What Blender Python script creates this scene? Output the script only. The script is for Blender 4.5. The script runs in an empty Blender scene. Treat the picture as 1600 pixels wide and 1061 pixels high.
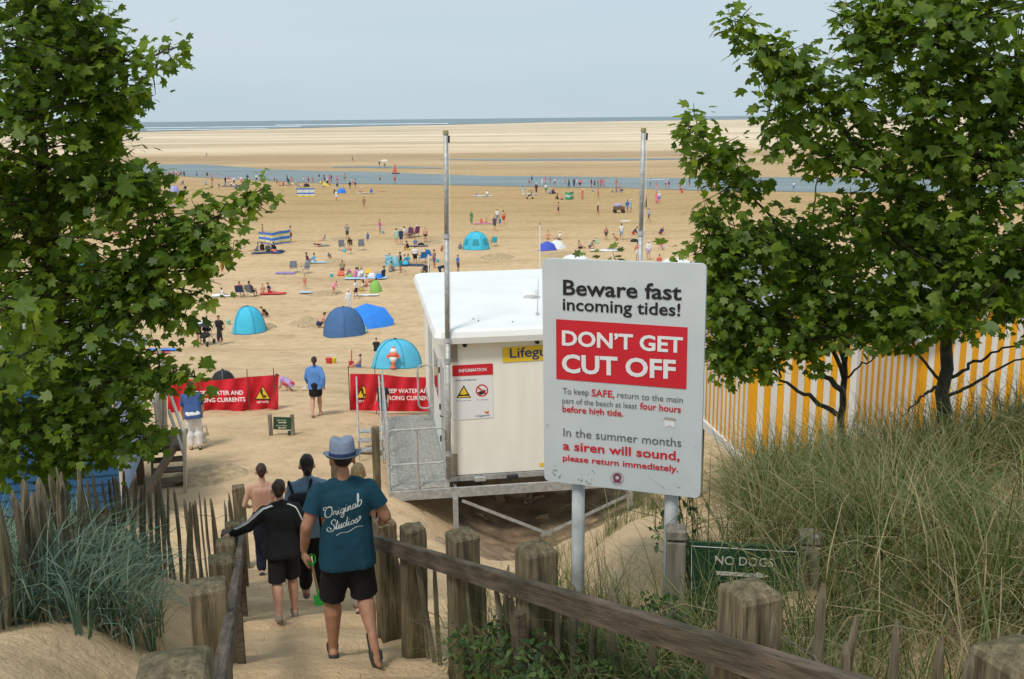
import bpy, bmesh, math, random
import numpy as np
from mathutils import Vector, Matrix, Euler

R = math.radians
SC = bpy.context.scene
COL = SC.collection
random.seed(7)
RNG = np.random.default_rng(11)

# ------------------------------------------------------------------ camera, sky, sun, exposure
FPX = 1555.6                       # 35 mm lens on a 36 mm sensor, photograph 1600 px wide
CZ = 12.6                          # eye height above the flat beach
PITCH = math.atan(346.0 / FPX)
ROLL = 0.0105
cam_d = bpy.data.cameras.new('camera')
cam_d.lens = 35.0; cam_d.sensor_width = 36.0; cam_d.clip_start = 0.05; cam_d.clip_end = 90000
cam = bpy.data.objects.new('camera', cam_d); COL.objects.link(cam)
cam.matrix_world = Matrix.Translation((0, 0, CZ)) @ Matrix.Rotation(math.pi / 2 - PITCH, 4, 'X') @ Matrix.Rotation(-ROLL, 4, 'Z')
SC.camera = cam

SUN_EL, SUN_AZ = R(57), R(207)      # azimuth clockwise from +Y (the sea): high, behind the viewer's left shoulder
world = bpy.data.worlds.new('World'); SC.world = world; world.use_nodes = True
nt = world.node_tree; nt.nodes.clear()
wo = nt.nodes.new('ShaderNodeOutputWorld'); wb = nt.nodes.new('ShaderNodeBackground')
sky = nt.nodes.new('ShaderNodeTexSky'); sky.sky_type = 'NISHITA'; sky.sun_disc = False
sky.sun_elevation = SUN_EL; sky.sun_rotation = SUN_AZ; sky.air_density = 1.0; sky.dust_density = 2.5; sky.ozone_density = 1.2
smul = nt.nodes.new('ShaderNodeMix'); smul.data_type = 'RGBA'; smul.blend_type = 'MULTIPLY'; smul.inputs[0].default_value = 1.0
smul.inputs[7].default_value = (0.085, 0.085, 0.085, 1)
nt.links.new(sky.outputs[0], smul.inputs[6])
# thin high overcast veil, soft streaks
tc = nt.nodes.new('ShaderNodeTexCoord'); mp = nt.nodes.new('ShaderNodeMapping'); mp.inputs['Scale'].default_value = (1.2, 1.2, 7.0)
nz = nt.nodes.new('ShaderNodeTexNoise'); nz.inputs['Scale'].default_value = 1.6; nz.inputs['Detail'].default_value = 5
rp = nt.nodes.new('ShaderNodeValToRGB')
rp.color_ramp.elements[0].position = 0.3; rp.color_ramp.elements[0].color = (0.53, 0.66, 0.745, 1)
rp.color_ramp.elements[1].position = 0.75; rp.color_ramp.elements[1].color = (0.61, 0.71, 0.775, 1)
nt.links.new(tc.outputs['Generated'], mp.inputs[0]); nt.links.new(mp.outputs[0], nz.inputs['Vector']); nt.links.new(nz.outputs['Fac'], rp.inputs[0])
smix = nt.nodes.new('ShaderNodeMix'); smix.data_type = 'RGBA'; smix.inputs[0].default_value = 0.86
nt.links.new(smul.outputs[2], smix.inputs[6]); nt.links.new(rp.outputs[0], smix.inputs[7])
nt.links.new(smix.outputs[2], wb.inputs['Color']); wb.inputs['Strength'].default_value = 1.0
nt.links.new(wb.outputs[0], wo.inputs['Surface'])

sun_d = bpy.data.lights.new('sun', 'SUN'); sun_d.energy = 2.3; sun_d.angle = R(12); sun_d.color = (1.0, 0.955, 0.89)
sun = bpy.data.objects.new('sun', sun_d); COL.objects.link(sun)
sdir = Vector((math.sin(SUN_AZ) * math.cos(SUN_EL), math.cos(SUN_AZ) * math.cos(SUN_EL), math.sin(SUN_EL)))
sun.rotation_euler = (-sdir).to_track_quat('-Z', 'Y').to_euler()
SC.view_settings.view_transform = 'Standard'; SC.view_settings.look = 'None'
SC.view_settings.exposure = 0.12; SC.view_settings.gamma = 1.0; SC.view_settings.use_curve_mapping = False
SC.cycles.use_adaptive_sampling = True; SC.cycles.adaptive_threshold = 0.025; SC.cycles.max_bounces = 4; SC.cycles.diffuse_bounces = 3; SC.cycles.glossy_bounces = 2; SC.cycles.transmission_bounces = 2

# ------------------------------------------------------------------ survey helpers: from the picture to places on the ground
CP, SP = math.cos(PITCH), math.sin(PITCH)
CR, SR = math.cos(ROLL), math.sin(ROLL)
def ray(px, py):
    u = (px - 800.0) / FPX; v = (530.5 - py) / FPX
    a = CR * u + SR * v; b = -SR * u + CR * v
    return Vector((a, CP + b * SP, -SP + b * CP))
def P(px, py, Y):
    d = ray(px, py); d = d * (Y / d.y)
    return Vector((d.x, d.y, CZ + d.z))
def proj(p):
    x, y, z = p[0], p[1], p[2] - CZ
    w = y * CP - z * SP; b = (y * SP + z * CP) / w; a = x / w
    u = CR * a - SR * b; v = SR * a + CR * b
    return 800 + u * FPX, 530.5 - v * FPX, w
def plane_hit(px, py, o, n):
    d = ray(px, py); t = (Vector(o) - Vector((0, 0, CZ))).dot(n) / d.dot(n)
    return Vector((0, 0, CZ)) + d * t

def vnoise(x, y, seed=0):
    x = np.asarray(x, float); y = np.asarray(y, float)
    xi = np.floor(x); yi = np.floor(y); fx = x - xi; fy = y - yi
    fx = fx * fx * (3 - 2 * fx); fy = fy * fy * (3 - 2 * fy)
    def h(a, b):
        s = np.sin(a * 127.1 + b * 311.7 + seed * 74.7) * 43758.5453
        return s - np.floor(s)
    return (h(xi, yi) * (1 - fx) + h(xi + 1, yi) * fx) * (1 - fy) + (h(xi, yi + 1) * (1 - fx) + h(xi + 1, yi + 1) * fx) * fy - 0.5

PY = [-40, -8, 0, 4, 7.9, 10, 12.5, 16, 20, 27, 40, 54, 61, 9e4]
PH = [0.2, 0.5, 1.65, 2.95, 4.36, 5.12, 5.9, 6.75, 7.35, 8.1, 10.2, 12.35, 12.6, 12.6]
LY = [-40, -8, 0, 3, 6, 8, 10, 12, 14, 16, 20, 27, 40, 54, 61, 9e4]
LH = [0.0, 0.4, 1.2, 2.0, 3.16, 3.8, 4.7, 5.7, 6.4, 6.8, 7.35, 8.1, 10.2, 12.35, 12.6, 12.6]
RY = [-40, -8, 0, 3, 5.2, 7.5, 9.0, 10.5, 12.5, 15, 20, 27, 40, 54, 61, 9e4]
RH = [0.0, 0.4, 1.2, 1.95, 2.6, 3.15, 3.6, 4.5, 5.8, 6.9, 7.7, 8.3, 10.2, 12.35, 12.6, 12.6]
def lrail_x(y): return -0.19 - 0.266 * np.asarray(y, float)
def rrail_x(y):
    y = np.asarray(y, float)
    return np.where(y < 7.4, 2.114 - 0.4245 * y, lrail_x(y) + 1.15)
def sm(t): t = np.clip(t, 0, 1); return t * t * (3 - 2 * t)
def prof(y, A, B):
    return (np.interp(y - .5, A, B) + np.interp(y + .5, A, B) + 2 * np.interp(y, A, B)) / 4
def G(x, y):
    x = np.asarray(x, float); y = np.asarray(y, float)
    hp = prof(y, PY, PH); hl = prof(y, LY, LH); hr = prof(y, RY, RH)
    xl = lrail_x(y) - 0.15; xr = rrail_x(y) + 0.28 + 1.25 * sm((y - 6.3) / 2.5)
    near = 1 - sm((y - 15) / 8)
    wl = sm((xl - x) / 1.2) * near
    wr = sm((x - xr) / 1.3)
    h = hp * (1 - wl) + hl * wl
    h = h * (1 - wr) + hr * wr
    # sandy treads on the path
    onp = (1 - wl) * (1 - wr) * (1 - sm((y - 13) / 4))
    st = y / 1.05 + 0.1 * np.sin(x * 2)
    h = h + onp * 0.075 * ((st - np.floor(st)) ** 3 - 0.25)
    # right dune rises sideways away from the path
    h = h - wr * 0.45 * sm((x - 2.2) / 3.0) * (1 - sm((y - 9) / 5)) * sm((y - 4) / 4)
    # hollow below the cabin
    h = h + 1.0 * np.exp(-(((x - 0.4) / 1.9) ** 2 + ((y - 18.6) / 3.6) ** 2))
    amp = 1 - sm((y - 90) / 60)
    n = 0.10 * vnoise(x * 0.55, y * 0.55, 1) + 0.05 * vnoise(x * 1.7, y * 1.7, 2) + (0.042 * vnoise(x * 3.9, y * 3.9, 3) + .022 * vnoise(x * 8.5, y * 8.5, 13) * (y < 20)) * (1 - sm((y - 40) / 40))
    n2 = (0.3 + 0.3 * vnoise(x * 0.008, y * 0.02, 5) + 0.25 * vnoise(x * .03, y * .06, 6)) * sm((y - 290) / 60)
    bank = 1 - 0.35 * onp
    return CZ - h + n * amp * bank + n2
_GR = []
for _x0, _x1, _y0, _y1, _st in ((-12, 14, -9, 30, .05), (-70, 70, 29, 260, .25)):
    _X, _Y = np.meshgrid(np.arange(_x0, _x1 + _st, _st), np.arange(_y0, _y1 + _st, _st)); _GR.append((_x0, _x1, _y0, _y1, _st, G(_X, _Y)))
def g1(x, y):
    for x0, x1, y0, y1, st, Z in _GR:
        if x0 < x < x1 and y0 < y < y1:
            u = (x - x0) / st; v = (y - y0) / st; i = int(u); j = int(v); u -= i; v -= j
            return float((Z[j, i] * (1 - u) + Z[j, i + 1] * u) * (1 - v) + (Z[j + 1, i] * (1 - u) + Z[j + 1, i + 1] * u) * v)
    return float(G(np.array([x]), np.array([y]))[0])
def GH(px, py):
    d = ray(px, py)
    ys = np.concatenate([np.arange(1.5, 70, 0.05), np.arange(70, 420, 0.5), np.arange(420, 4000, 10)])
    xs = d.x / d.y * ys; zs = CZ + d.z / d.y * ys
    k = np.argmax(zs <= G(xs, ys))
    return Vector((xs[k], ys[k], g1(xs[k], ys[k])))
def mpp(p): return proj(p)[2] / FPX

# ------------------------------------------------------------------ materials
MATS = {}
def mat(name, col, rough=0.7, var=0.12, scale=6.0, bump=0.0, bscale=60.0, metal=0.0, stretch=(1, 1, 1), spec=0.3, col2=None, detail=4, crack=0.0):
    if name in MATS: return MATS[name]
    m = bpy.data.materials.new(name); m.use_nodes = True; t = m.node_tree; b = t.nodes['Principled BSDF']
    b.inputs['Roughness'].default_value = rough; b.inputs['Metallic'].default_value = metal
    b.inputs['Specular IOR Level'].default_value = spec
    c = t.nodes.new('ShaderNodeTexCoord'); mp = t.nodes.new('ShaderNodeMapping'); mp.inputs['Scale'].default_value = stretch
    t.links.new(c.outputs['Object'], mp.inputs[0])
    n = t.nodes.new('ShaderNodeTexNoise'); n.inputs['Scale'].default_value = scale; n.inputs['Detail'].default_value = detail
    t.links.new(mp.outputs[0], n.inputs['Vector'])
    r = t.nodes.new('ShaderNodeValToRGB')
    a = [max(0, k * (1 - var)) for k in col]; z = [min(1, k * (1 + var)) for k in (col2 or col)]
    r.color_ramp.elements[0].position = 0.3; r.color_ramp.elements[0].color = (*a, 1)
    r.color_ramp.elements[1].position = 0.7; r.color_ramp.elements[1].color = (*z, 1)
    t.links.new(n.outputs['Fac'], r.inputs[0]); src = r.outputs[0]
    if crack > 0:       # drying cracks and silvered patches in old timber
        m2 = t.nodes.new('ShaderNodeMapping'); m2.inputs['Scale'].default_value = [3.2 * k if k > .9 else k * .5 for k in stretch]; t.links.new(c.outputs['Object'], m2.inputs[0])
        nc = t.nodes.new('ShaderNodeTexNoise'); nc.inputs['Scale'].default_value = 3.2; nc.inputs['Detail'].default_value = 2; t.links.new(m2.outputs[0], nc.inputs['Vector'])
        rc = t.nodes.new('ShaderNodeValToRGB'); e = rc.color_ramp.elements; e[0].position = .485; e[0].color = (1, 1, 1, 1); e[1].position = .52; e[1].color = (1, 1, 1, 1); q = e.new(.502); q.color = (1 - crack, 1 - crack, 1 - crack, 1)
        t.links.new(nc.outputs['Fac'], rc.inputs[0]); np_ = t.nodes.new('ShaderNodeTexNoise'); np_.inputs['Scale'].default_value = 2.3; np_.inputs['Detail'].default_value = 6; t.links.new(c.outputs['Object'], np_.inputs['Vector'])
        rq = t.nodes.new('ShaderNodeValToRGB'); rq.color_ramp.elements[0].position = .38; rq.color_ramp.elements[0].color = (.72, .78, .66, 1); rq.color_ramp.elements[1].position = .66; rq.color_ramp.elements[1].color = (1.25, 1.2, 1.15, 1); t.links.new(np_.outputs['Fac'], rq.inputs[0])
        for q in (rc.outputs[0], rq.outputs[0]):
            mm = t.nodes.new('ShaderNodeMix'); mm.data_type = 'RGBA'; mm.blend_type = 'MULTIPLY'; mm.inputs[0].default_value = 1; t.links.new(src, mm.inputs[6]); t.links.new(q, mm.inputs[7]); src = mm.outputs[2]
    t.links.new(src, b.inputs['Base Color'])
    if bump > 0:
        n2 = t.nodes.new('ShaderNodeTexNoise'); n2.inputs['Scale'].default_value = bscale; n2.inputs['Detail'].default_value = 3
        t.links.new(mp.outputs[0], n2.inputs['Vector'])
        bp = t.nodes.new('ShaderNodeBump'); bp.inputs['Strength'].default_value = bump; bp.inputs['Distance'].default_value = 0.01
        t.links.new(n2.outputs['Fac'], bp.inputs['Height']); t.links.new(bp.outputs[0], b.inputs['Normal'])
    MATS[name] = m; return m

def leafmat(name, c0, c1, trans=0.35, rough=0.42):
    m = bpy.data.materials.new(name); m.use_nodes = True; t = m.node_tree; t.nodes.remove(t.nodes['Principled BSDF']); b = t.nodes.new('ShaderNodeBsdfDiffuse'); out = t.nodes['Material Output']
    g = t.nodes.new('ShaderNodeNewGeometry'); oi = t.nodes.new('ShaderNodeObjectInfo')
    ad = t.nodes.new('ShaderNodeMath'); ad.operation = 'ADD'; t.links.new(g.outputs['Random Per Island'], ad.inputs[0]); t.links.new(oi.outputs['Random'], ad.inputs[1])
    fr = t.nodes.new('ShaderNodeMath'); fr.operation = 'FRACT'; t.links.new(ad.outputs[0], fr.inputs[0])
    r = t.nodes.new('ShaderNodeValToRGB'); cols = c1 if isinstance(c1, list) else [c1]
    r.color_ramp.elements[0].color = (*c0, 1); r.color_ramp.elements[0].position = 0.0
    r.color_ramp.elements[1].color = (*cols[-1], 1); r.color_ramp.elements[1].position = 1.0
    for i, c in enumerate(cols[:-1]):
        e = r.color_ramp.elements.new((i + 1) / len(cols)); e.color = (*c, 1)
    t.links.new(fr.outputs[0], r.inputs[0]); t.links.new(r.outputs[0], b.inputs['Color'])
    gl = t.nodes.new('ShaderNodeBsdfGlossy'); gl.inputs['Roughness'].default_value = rough; gl.inputs['Color'].default_value = (.9, .95, 1, 1); mg = t.nodes.new('ShaderNodeMixShader'); mg.inputs[0].default_value = .028; t.links.new(b.outputs[0], mg.inputs[1]); t.links.new(gl.outputs[0], mg.inputs[2])
    tr = t.nodes.new('ShaderNodeBsdfTranslucent'); mu = t.nodes.new('ShaderNodeMix'); mu.data_type = 'RGBA'; mu.blend_type = 'MULTIPLY'; mu.inputs[0].default_value = 1
    mu.inputs[7].default_value = (1.7, 1.6, 0.55, 1); t.links.new(r.outputs[0], mu.inputs[6]); t.links.new(mu.outputs[2], tr.inputs['Color'])
    mx = t.nodes.new('ShaderNodeMixShader'); mx.inputs[0].default_value = trans
    t.links.new(mg.outputs[0], mx.inputs[1]); t.links.new(tr.outputs[0], mx.inputs[2]); t.links.new(mx.outputs[0], out.inputs['Surface'])
    MATS[name] = m; return m

# ------------------------------------------------------------------ mesh helpers
def mesh(name, V, F, m=None, smooth=False):
    me = bpy.data.meshes.new(name); me.from_pydata([tuple(v) for v in V], [], [tuple(f) for f in F]); me.update()
    if m is not None: me.materials.append(m)
    if smooth:
        me.polygons.foreach_set('use_smooth', [True] * len(me.polygons))
    return me
def link(name, me, parent=None):
    o = bpy.data.objects.new(name, me); COL.objects.link(o)
    if parent is not None:
        o.parent = parent
        o.matrix_parent_inverse = BASES.get(parent.name, Matrix.Identity(4)).inverted()
    return o
BASES = {}
def tag(o, label=None, cat=None, group=None, kind=None):
    if label: o['label'] = label
    if cat: o['category'] = cat
    if group: o['group'] = group
    if kind: o['kind'] = kind
    return o
def thing(name, label, cat, base, group=None):
    o = bpy.data.objects.new(name, None); COL.objects.link(o); o.empty_display_size = 0.1
    o.location = base; BASES[o.name] = Matrix.Translation(Vector(base))
    return tag(o, label, cat, group)

class MB:
    def __init__(s): s.V = []; s.F = []
    def add(s, V, F):
        k = len(s.V); s.V += [tuple(v) for v in V]; s.F += [tuple(i + k for i in f) for f in F]; return s
    def box(s, c, size, M=None, bev=0.0):
        x, y, z = size[0] / 2, size[1] / 2, size[2] / 2
        if bev <= 0:
            V = [Vector((i, j, k)) for i in (-x, x) for j in (-y, y) for k in (-z, z)]
            F = [(0, 1, 3, 2), (4, 6, 7, 5), (0, 4, 5, 1), (2, 3, 7, 6), (0, 2, 6, 4), (1, 5, 7, 3)]
        else:
            b = bm_box(size, bev); V = b[0]; F = b[1]
        if M is not None: V = [M @ v for v in V]
        c = Vector(c); return s.add([v + c for v in V], F)
    def bar(s, p0, p1, w, h, up=(0, 0, 1), bev=0.0):
        p0 = Vector(p0); p1 = Vector(p1); d = p1 - p0; L = d.length; x = d.normalized(); u = Vector(up)
        y = u.cross(x).normalized(); z = x.cross(y)
        return s.box((p0 + p1) / 2, (L, w, h), Matrix((x, y, z)).transposed(), bev)
    def tube(s, pts, rad, n=8, cap=True):
        pts = [Vector(p) for p in pts]; N = len(pts)
        if not hasattr(rad, '__len__'): rad = [rad] * N
        V = []; F = []; prev = None
        for i, p in enumerate(pts):
            d = (pts[min(i + 1, N - 1)] - pts[max(i - 1, 0)]).normalized()
            if prev is None:
                a = Vector((0, 0, 1)) if abs(d.z) < 0.9 else Vector((1, 0, 0)); u = d.cross(a).normalized()
            else:
                u = (prev - d * prev.dot(d)).normalized()
            prev = u; w = d.cross(u)
            for k in range(n):
                t = 2 * math.pi * k / n; V.append(p + (u * math.cos(t) + w * math.sin(t)) * rad[i])
        for i in range(N - 1):
            for k in range(n):
                F.append((i * n + k, i * n + (k + 1) % n, (i + 1) * n + (k + 1) % n, (i + 1) * n + k))
        if cap: F.append(tuple(range(n - 1, -1, -1))); F.append(tuple((N - 1) * n + k for k in range(n)))
        return s.add(V, F)
    def quad(s, a, b, c, d): return s.add([a, b, c, d], [(0, 1, 2, 3)])
    def prism(s, pts, ext):
        n = len(pts); e = Vector(ext); V = [Vector(p) for p in pts] + [Vector(p) + e for p in pts]
        F = [tuple(range(n - 1, -1, -1)), tuple(range(n, 2 * n))] + [(i, (i + 1) % n, n + (i + 1) % n, n + i) for i in range(n)]
        return s.add(V, F)
    def build(s, name, m, parent=None, smooth=False):
        return link(name, mesh(name, s.V, s.F, m, smooth), parent)
_bb = {}
def bm_box(size, bev):
    bm = bmesh.new(); bmesh.ops.create_cube(bm, size=1.0)
    for v in bm.verts: v.co = Vector((v.co.x * size[0], v.co.y * size[1], v.co.z * size[2]))
    bmesh.ops.bevel(bm, geom=list(bm.edges), offset=bev, segments=1, affect='EDGES')
    bm.verts.index_update(); V = [v.co.copy() for v in bm.verts]; F = [tuple(v.index for v in f.verts) for f in bm.faces]; bm.free()
    return V, F
def rotz(a): return Matrix.Rotation(a, 3, 'Z')

# lettering: a real letter mesh laid on a plane (origin, right vector, up vector)
def text_geo(s, bold=0.0, shear=0.0, spacing=1.0):
    cu = bpy.data.curves.new('t', 'FONT'); cu.body = s; cu.size = 1.0; cu.offset = bold; cu.shear = shear; cu.space_character = spacing
    cu.resolution_u = 3; cu.fill_mode = 'FRONT'
    o = bpy.data.objects.new('t', cu); me = bpy.data.meshes.new_from_object(o)
    V = np.array([v.co[:] for v in me.vertices]).reshape(-1, 3); F = [tuple(p.vertices) for p in me.polygons]
    bpy.data.objects.remove(o); bpy.data.curves.remove(cu); bpy.data.meshes.remove(me)
    return V, F
def cap_h(bold): return 0.69
def lettering(name, s, p0, p1, hgt, nrm, m, parent, bold=0.0, shear=0.0, lift=0.003, spacing=1.0):
    """text whose baseline runs from p0 to p1, capital height hgt metres, facing nrm"""
    V, F = text_geo(s, bold, shear, spacing)
    if len(V) == 0: return None
    x0, x1 = V[:, 0].min(), V[:, 0].max()
    p0 = Vector(p0); p1 = Vector(p1); r = (p1 - p0); L = r.length; r.normalize(); n = Vector(nrm).normalized(); u = n.cross(r).normalized()
    k = L / (x1 - x0); ky = hgt / 0.70
    W = [p0 + r * ((v[0] - x0) * k) + u * (v[1] * ky) + n * lift for v in V]
    return link(name, mesh(name, W, F, m), parent)
# ------------------------------------------------------------------ ground, water
def sand_material():
    m = bpy.data.materials.new('sand'); m.use_nodes = True; t = m.node_tree; b = t.nodes['Principled BSDF']
    b.inputs['Roughness'].default_value = 0.95; b.inputs['Specular IOR Level'].default_value = 0.1
    N = t.nodes.new; Lk = t.links.new
    g = N('ShaderNodeNewGeometry'); sx = N('ShaderNodeSeparateXYZ'); Lk(g.outputs['Position'], sx.inputs[0])
    # long streaks across the flats
    mp = N('ShaderNodeMapping'); mp.inputs['Scale'].default_value = (0.004, 0.022, 0.0); Lk(g.outputs['Position'], mp.inputs[0])
    ns = N('ShaderNodeTexNoise'); ns.inputs['Scale'].default_value = 1.0; ns.inputs['Detail'].default_value = 6; ns.inputs['Roughness'].default_value = 0.6; Lk(mp.outputs[0], ns.inputs['Vector'])
    # distance from the dune, wobbled
    w = N('ShaderNodeMath'); w.operation = 'MULTIPLY_ADD'; Lk(ns.outputs['Fac'], w.inputs[0]); w.inputs[1].default_value = 60; Lk(sx.outputs['Y'], w.inputs[2])
    lg = N('ShaderNodeMath'); lg.operation = 'LOGARITHM'; lg.inputs[1].default_value = 10; Lk(w.outputs[0], lg.inputs[0])
    mr = N('ShaderNodeMapRange'); mr.inputs['From Min'].default_value = 1.5; mr.inputs['From Max'].default_value = 3.5; Lk(lg.outputs[0], mr.inputs['Value'])
    r = N('ShaderNodeValToRGB'); cr = r.color_ramp
    def pos(y): return (math.log10(y + 30) - 1.5) / 2.0
    stops = [(12, (0.62, 0.45, 0.275)), (85, (0.62, 0.45, 0.27)), (110, (0.57, 0.405, 0.225)), (135, (0.485, 0.335, 0.17)), (182, (0.48, 0.33, 0.165)),
             (280, (0.53, 0.39, 0.235)), (330, (0.55, 0.41, 0.255)), (430, (0.71, 0.58, 0.41)), (800, (0.77, 0.655, 0.50)), (1250, (0.66, 0.55, 0.41)), (2600, (0.74, 0.64, 0.50))]
    cr.elements[0].position = pos(stops[0][0]); cr.elements[0].color = (*stops[0][1], 1)
    cr.elements[1].position = pos(stops[-1][0]); cr.elements[1].color = (*stops[-1][1], 1)
    for y, c in stops[1:-1]:
        e = cr.elements.new(pos(y)); e.color = (*c, 1)
    Lk(mr.outputs[0], r.inputs[0])
    # darker damp streaks and scuffed patches
    mp2 = N('ShaderNodeMapping'); mp2.inputs['Scale'].default_value = (0.05, 0.22, 0.2); Lk(g.outputs['Position'], mp2.inputs[0])
    n2 = N('ShaderNodeTexNoise'); n2.inputs['Scale'].default_value = 1.0; n2.inputs['Detail'].default_value = 5; n2.inputs['Roughness'].default_value = 0.62; Lk(mp2.outputs[0], n2.inputs['Vector'])
    r2 = N('ShaderNodeValToRGB'); r2.color_ramp.elements[0].position = 0.30; r2.color_ramp.elements[0].color = (0.72, 0.69, 0.64, 1); r2.color_ramp.elements[1].position = 0.52; r2.color_ramp.elements[1].color = (1, 1, 1, 1)
    Lk(n2.outputs['Fac'], r2.inputs[0])
    mu = N('ShaderNodeMix'); mu.data_type = 'RGBA'; mu.blend_type = 'MULTIPLY'; mu.inputs[0].default_value = 0.75; Lk(r2.outputs[0], mu.inputs[7])
    mp5 = N('ShaderNodeMapping'); mp5.inputs['Scale'].default_value = (0.0022, 0.016, 0); Lk(g.outputs['Position'], mp5.inputs[0])
    n5 = N('ShaderNodeTexNoise'); n5.inputs['Scale'].default_value = 1.0; n5.inputs['Detail'].default_value = 5; n5.inputs['Roughness'].default_value = .55; Lk(mp5.outputs[0], n5.inputs['Vector'])
    r5 = N('ShaderNodeValToRGB'); r5.color_ramp.elements[0].position = .42; r5.color_ramp.elements[0].color = (.76, .73, .69, 1); r5.color_ramp.elements[1].position = .54; r5.color_ramp.elements[1].color = (1.04, 1.03, 1.02, 1); Lk(n5.outputs['Fac'], r5.inputs[0])
    f5 = N('ShaderNodeMapRange'); f5.inputs['From Min'].default_value = 230; f5.inputs['From Max'].default_value = 300; Lk(sx.outputs['Y'], f5.inputs['Value'])
    mu5 = N('ShaderNodeMix'); mu5.data_type = 'RGBA'; mu5.blend_type = 'MULTIPLY'; Lk(f5.outputs[0], mu5.inputs[0]); Lk(r.outputs[0], mu5.inputs[6]); Lk(r5.outputs[0], mu5.inputs[7]); Lk(mu5.outputs[2], mu.inputs[6])
    # fine grain and dug-over patches near by
    n3 = N('ShaderNodeTexNoise'); n3.inputs['Scale'].default_value = 1.1; n3.inputs['Detail'].default_value = 6; n3.inputs['Roughness'].default_value = 0.72; Lk(g.outputs['Position'], n3.inputs['Vector'])
    r3 = N('ShaderNodeValToRGB'); r3.color_ramp.elements[0].position = 0.28; r3.color_ramp.elements[0].color = (0.70, 0.68, 0.64, 1); r3.color_ramp.elements[1].position = 0.55; r3.color_ramp.elements[1].color = (1.03, 1.02, 1, 1)
    Lk(n3.outputs['Fac'], r3.inputs[0])
    mu2 = N('ShaderNodeMix'); mu2.data_type = 'RGBA'; mu2.blend_type = 'MULTIPLY'; mu2.inputs[0].default_value = 0.9; Lk(mu.outputs[2], mu2.inputs[6]); Lk(r3.outputs[0], mu2.inputs[7])
    # green algae on parts of the far bank
    mp4 = N('ShaderNodeMapping'); mp4.inputs['Scale'].default_value = (0.006, 0.012, 0); mp4.inputs['Location'].default_value = (3.1, 1.7, 0); Lk(g.outputs['Position'], mp4.inputs[0])
    n4 = N('ShaderNodeTexNoise'); n4.inputs['Scale'].default_value = 1.0; n4.inputs['Detail'].default_value = 3; Lk(mp4.outputs[0], n4.inputs['Vector'])
    r4 = N('ShaderNodeValToRGB'); r4.color_ramp.elements[0].position = 0.60; r4.color_ramp.elements[0].color = (0, 0, 0, 1); r4.color_ramp.elements[1].position = 0.70; r4.color_ramp.elements[1].color = (1, 1, 1, 1); Lk(n4.outputs['Fac'], r4.inputs[0])
    far = N('ShaderNodeMapRange'); far.inputs['From Min'].default_value = 262; far.inputs['From Max'].default_value = 290; far.inputs['To Max'].default_value = 0.5; Lk(sx.outputs['Y'], far.inputs['Value'])
    fm = N('ShaderNodeMath'); fm.operation = 'MULTIPLY'; Lk(r4.outputs[0], fm.inputs[0]); Lk(far.outputs[0], fm.inputs[1])
    mu4 = N('ShaderNodeMix'); mu4.data_type = 'RGBA'; Lk(fm.outputs[0], mu4.inputs[0]); Lk(mu2.outputs[2], mu4.inputs[6]); mu4.inputs[7].default_value = (0.34, 0.33, 0.13, 1)
    Lk(mu4.outputs[2], b.inputs['Base Color'])
    # footprints and ripples
    v = N('ShaderNodeTexVoronoi'); v.inputs['Scale'].default_value = 2.6; Lk(g.outputs['Position'], v.inputs['Vector'])
    vr = N('ShaderNodeMapRange'); vr.inputs['From Max'].default_value = 0.35; Lk(v.outputs['Distance'], vr.inputs['Value'])
    nb = N('ShaderNodeTexNoise'); nb.inputs['Scale'].default_value = 7; nb.inputs['Detail'].default_value = 5; nb.inputs['Roughness'].default_value = 0.7; Lk(g.outputs['Position'], nb.inputs['Vector'])
    ma = N('ShaderNodeMath'); ma.operation = 'MULTIPLY_ADD'; Lk(vr.outputs[0], ma.inputs[0]); ma.inputs[1].default_value = 0.55; Lk(nb.outputs['Fac'], ma.inputs[2])
    bp = N('ShaderNodeBump'); bp.inputs['Strength'].default_value = 0.75; bp.inputs['Distance'].default_value = 0.08; Lk(ma.outputs[0], bp.inputs['Height']); Lk(bp.outputs[0], b.inputs['Normal'])
    return m
def build_ground():
    ys = np.concatenate([np.arange(-14, 2, 0.4), np.arange(2, 16, 0.1), np.arange(16, 32, 0.2), np.arange(32, 80, 0.5), np.arange(80, 420, 4), np.geomspace(420, 14000, 50)])
    ts = np.linspace(-1, 1, 281); ts = np.sign(ts) * (0.55 * np.abs(ts) + 0.45 * np.abs(ts) ** 2.2)
    hw = np.maximum(ys, 0) * 0.8 + 15
    X = hw[:, None] * ts[None, :]; Y = np.repeat(ys[:, None], len(ts), 1)
    Z = G(X, Y); nr, nc = X.shape
    V = np.stack([X, Y, Z], -1).reshape(-1, 3)
    i = np.arange(nr - 1)[:, None] * nc + np.arange(nc - 1)[None, :]
    F = np.stack([i, i + 1, i + nc + 1, i + nc], -1).reshape(-1, 4)
    me = bpy.data.meshes.new('sand_beach'); me.vertices.add(len(V)); me.vertices.foreach_set('co', V.ravel())
    me.loops.add(F.size); me.loops.foreach_set('vertex_index', F.ravel()); me.polygons.add(len(F))
    me.polygons.foreach_set('loop_start', np.arange(0, F.size, 4)); me.polygons.foreach_set('loop_total', np.full(len(F), 4))
    me.polygons.foreach_set('use_smooth', np.ones(len(F), bool)); me.update(calc_edges=True); me.materials.append(sand_material())
    tag(link('sand_beach', me), 'wide sandy beach running out to the sea', 'beach', kind='structure')
build_ground()

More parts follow.
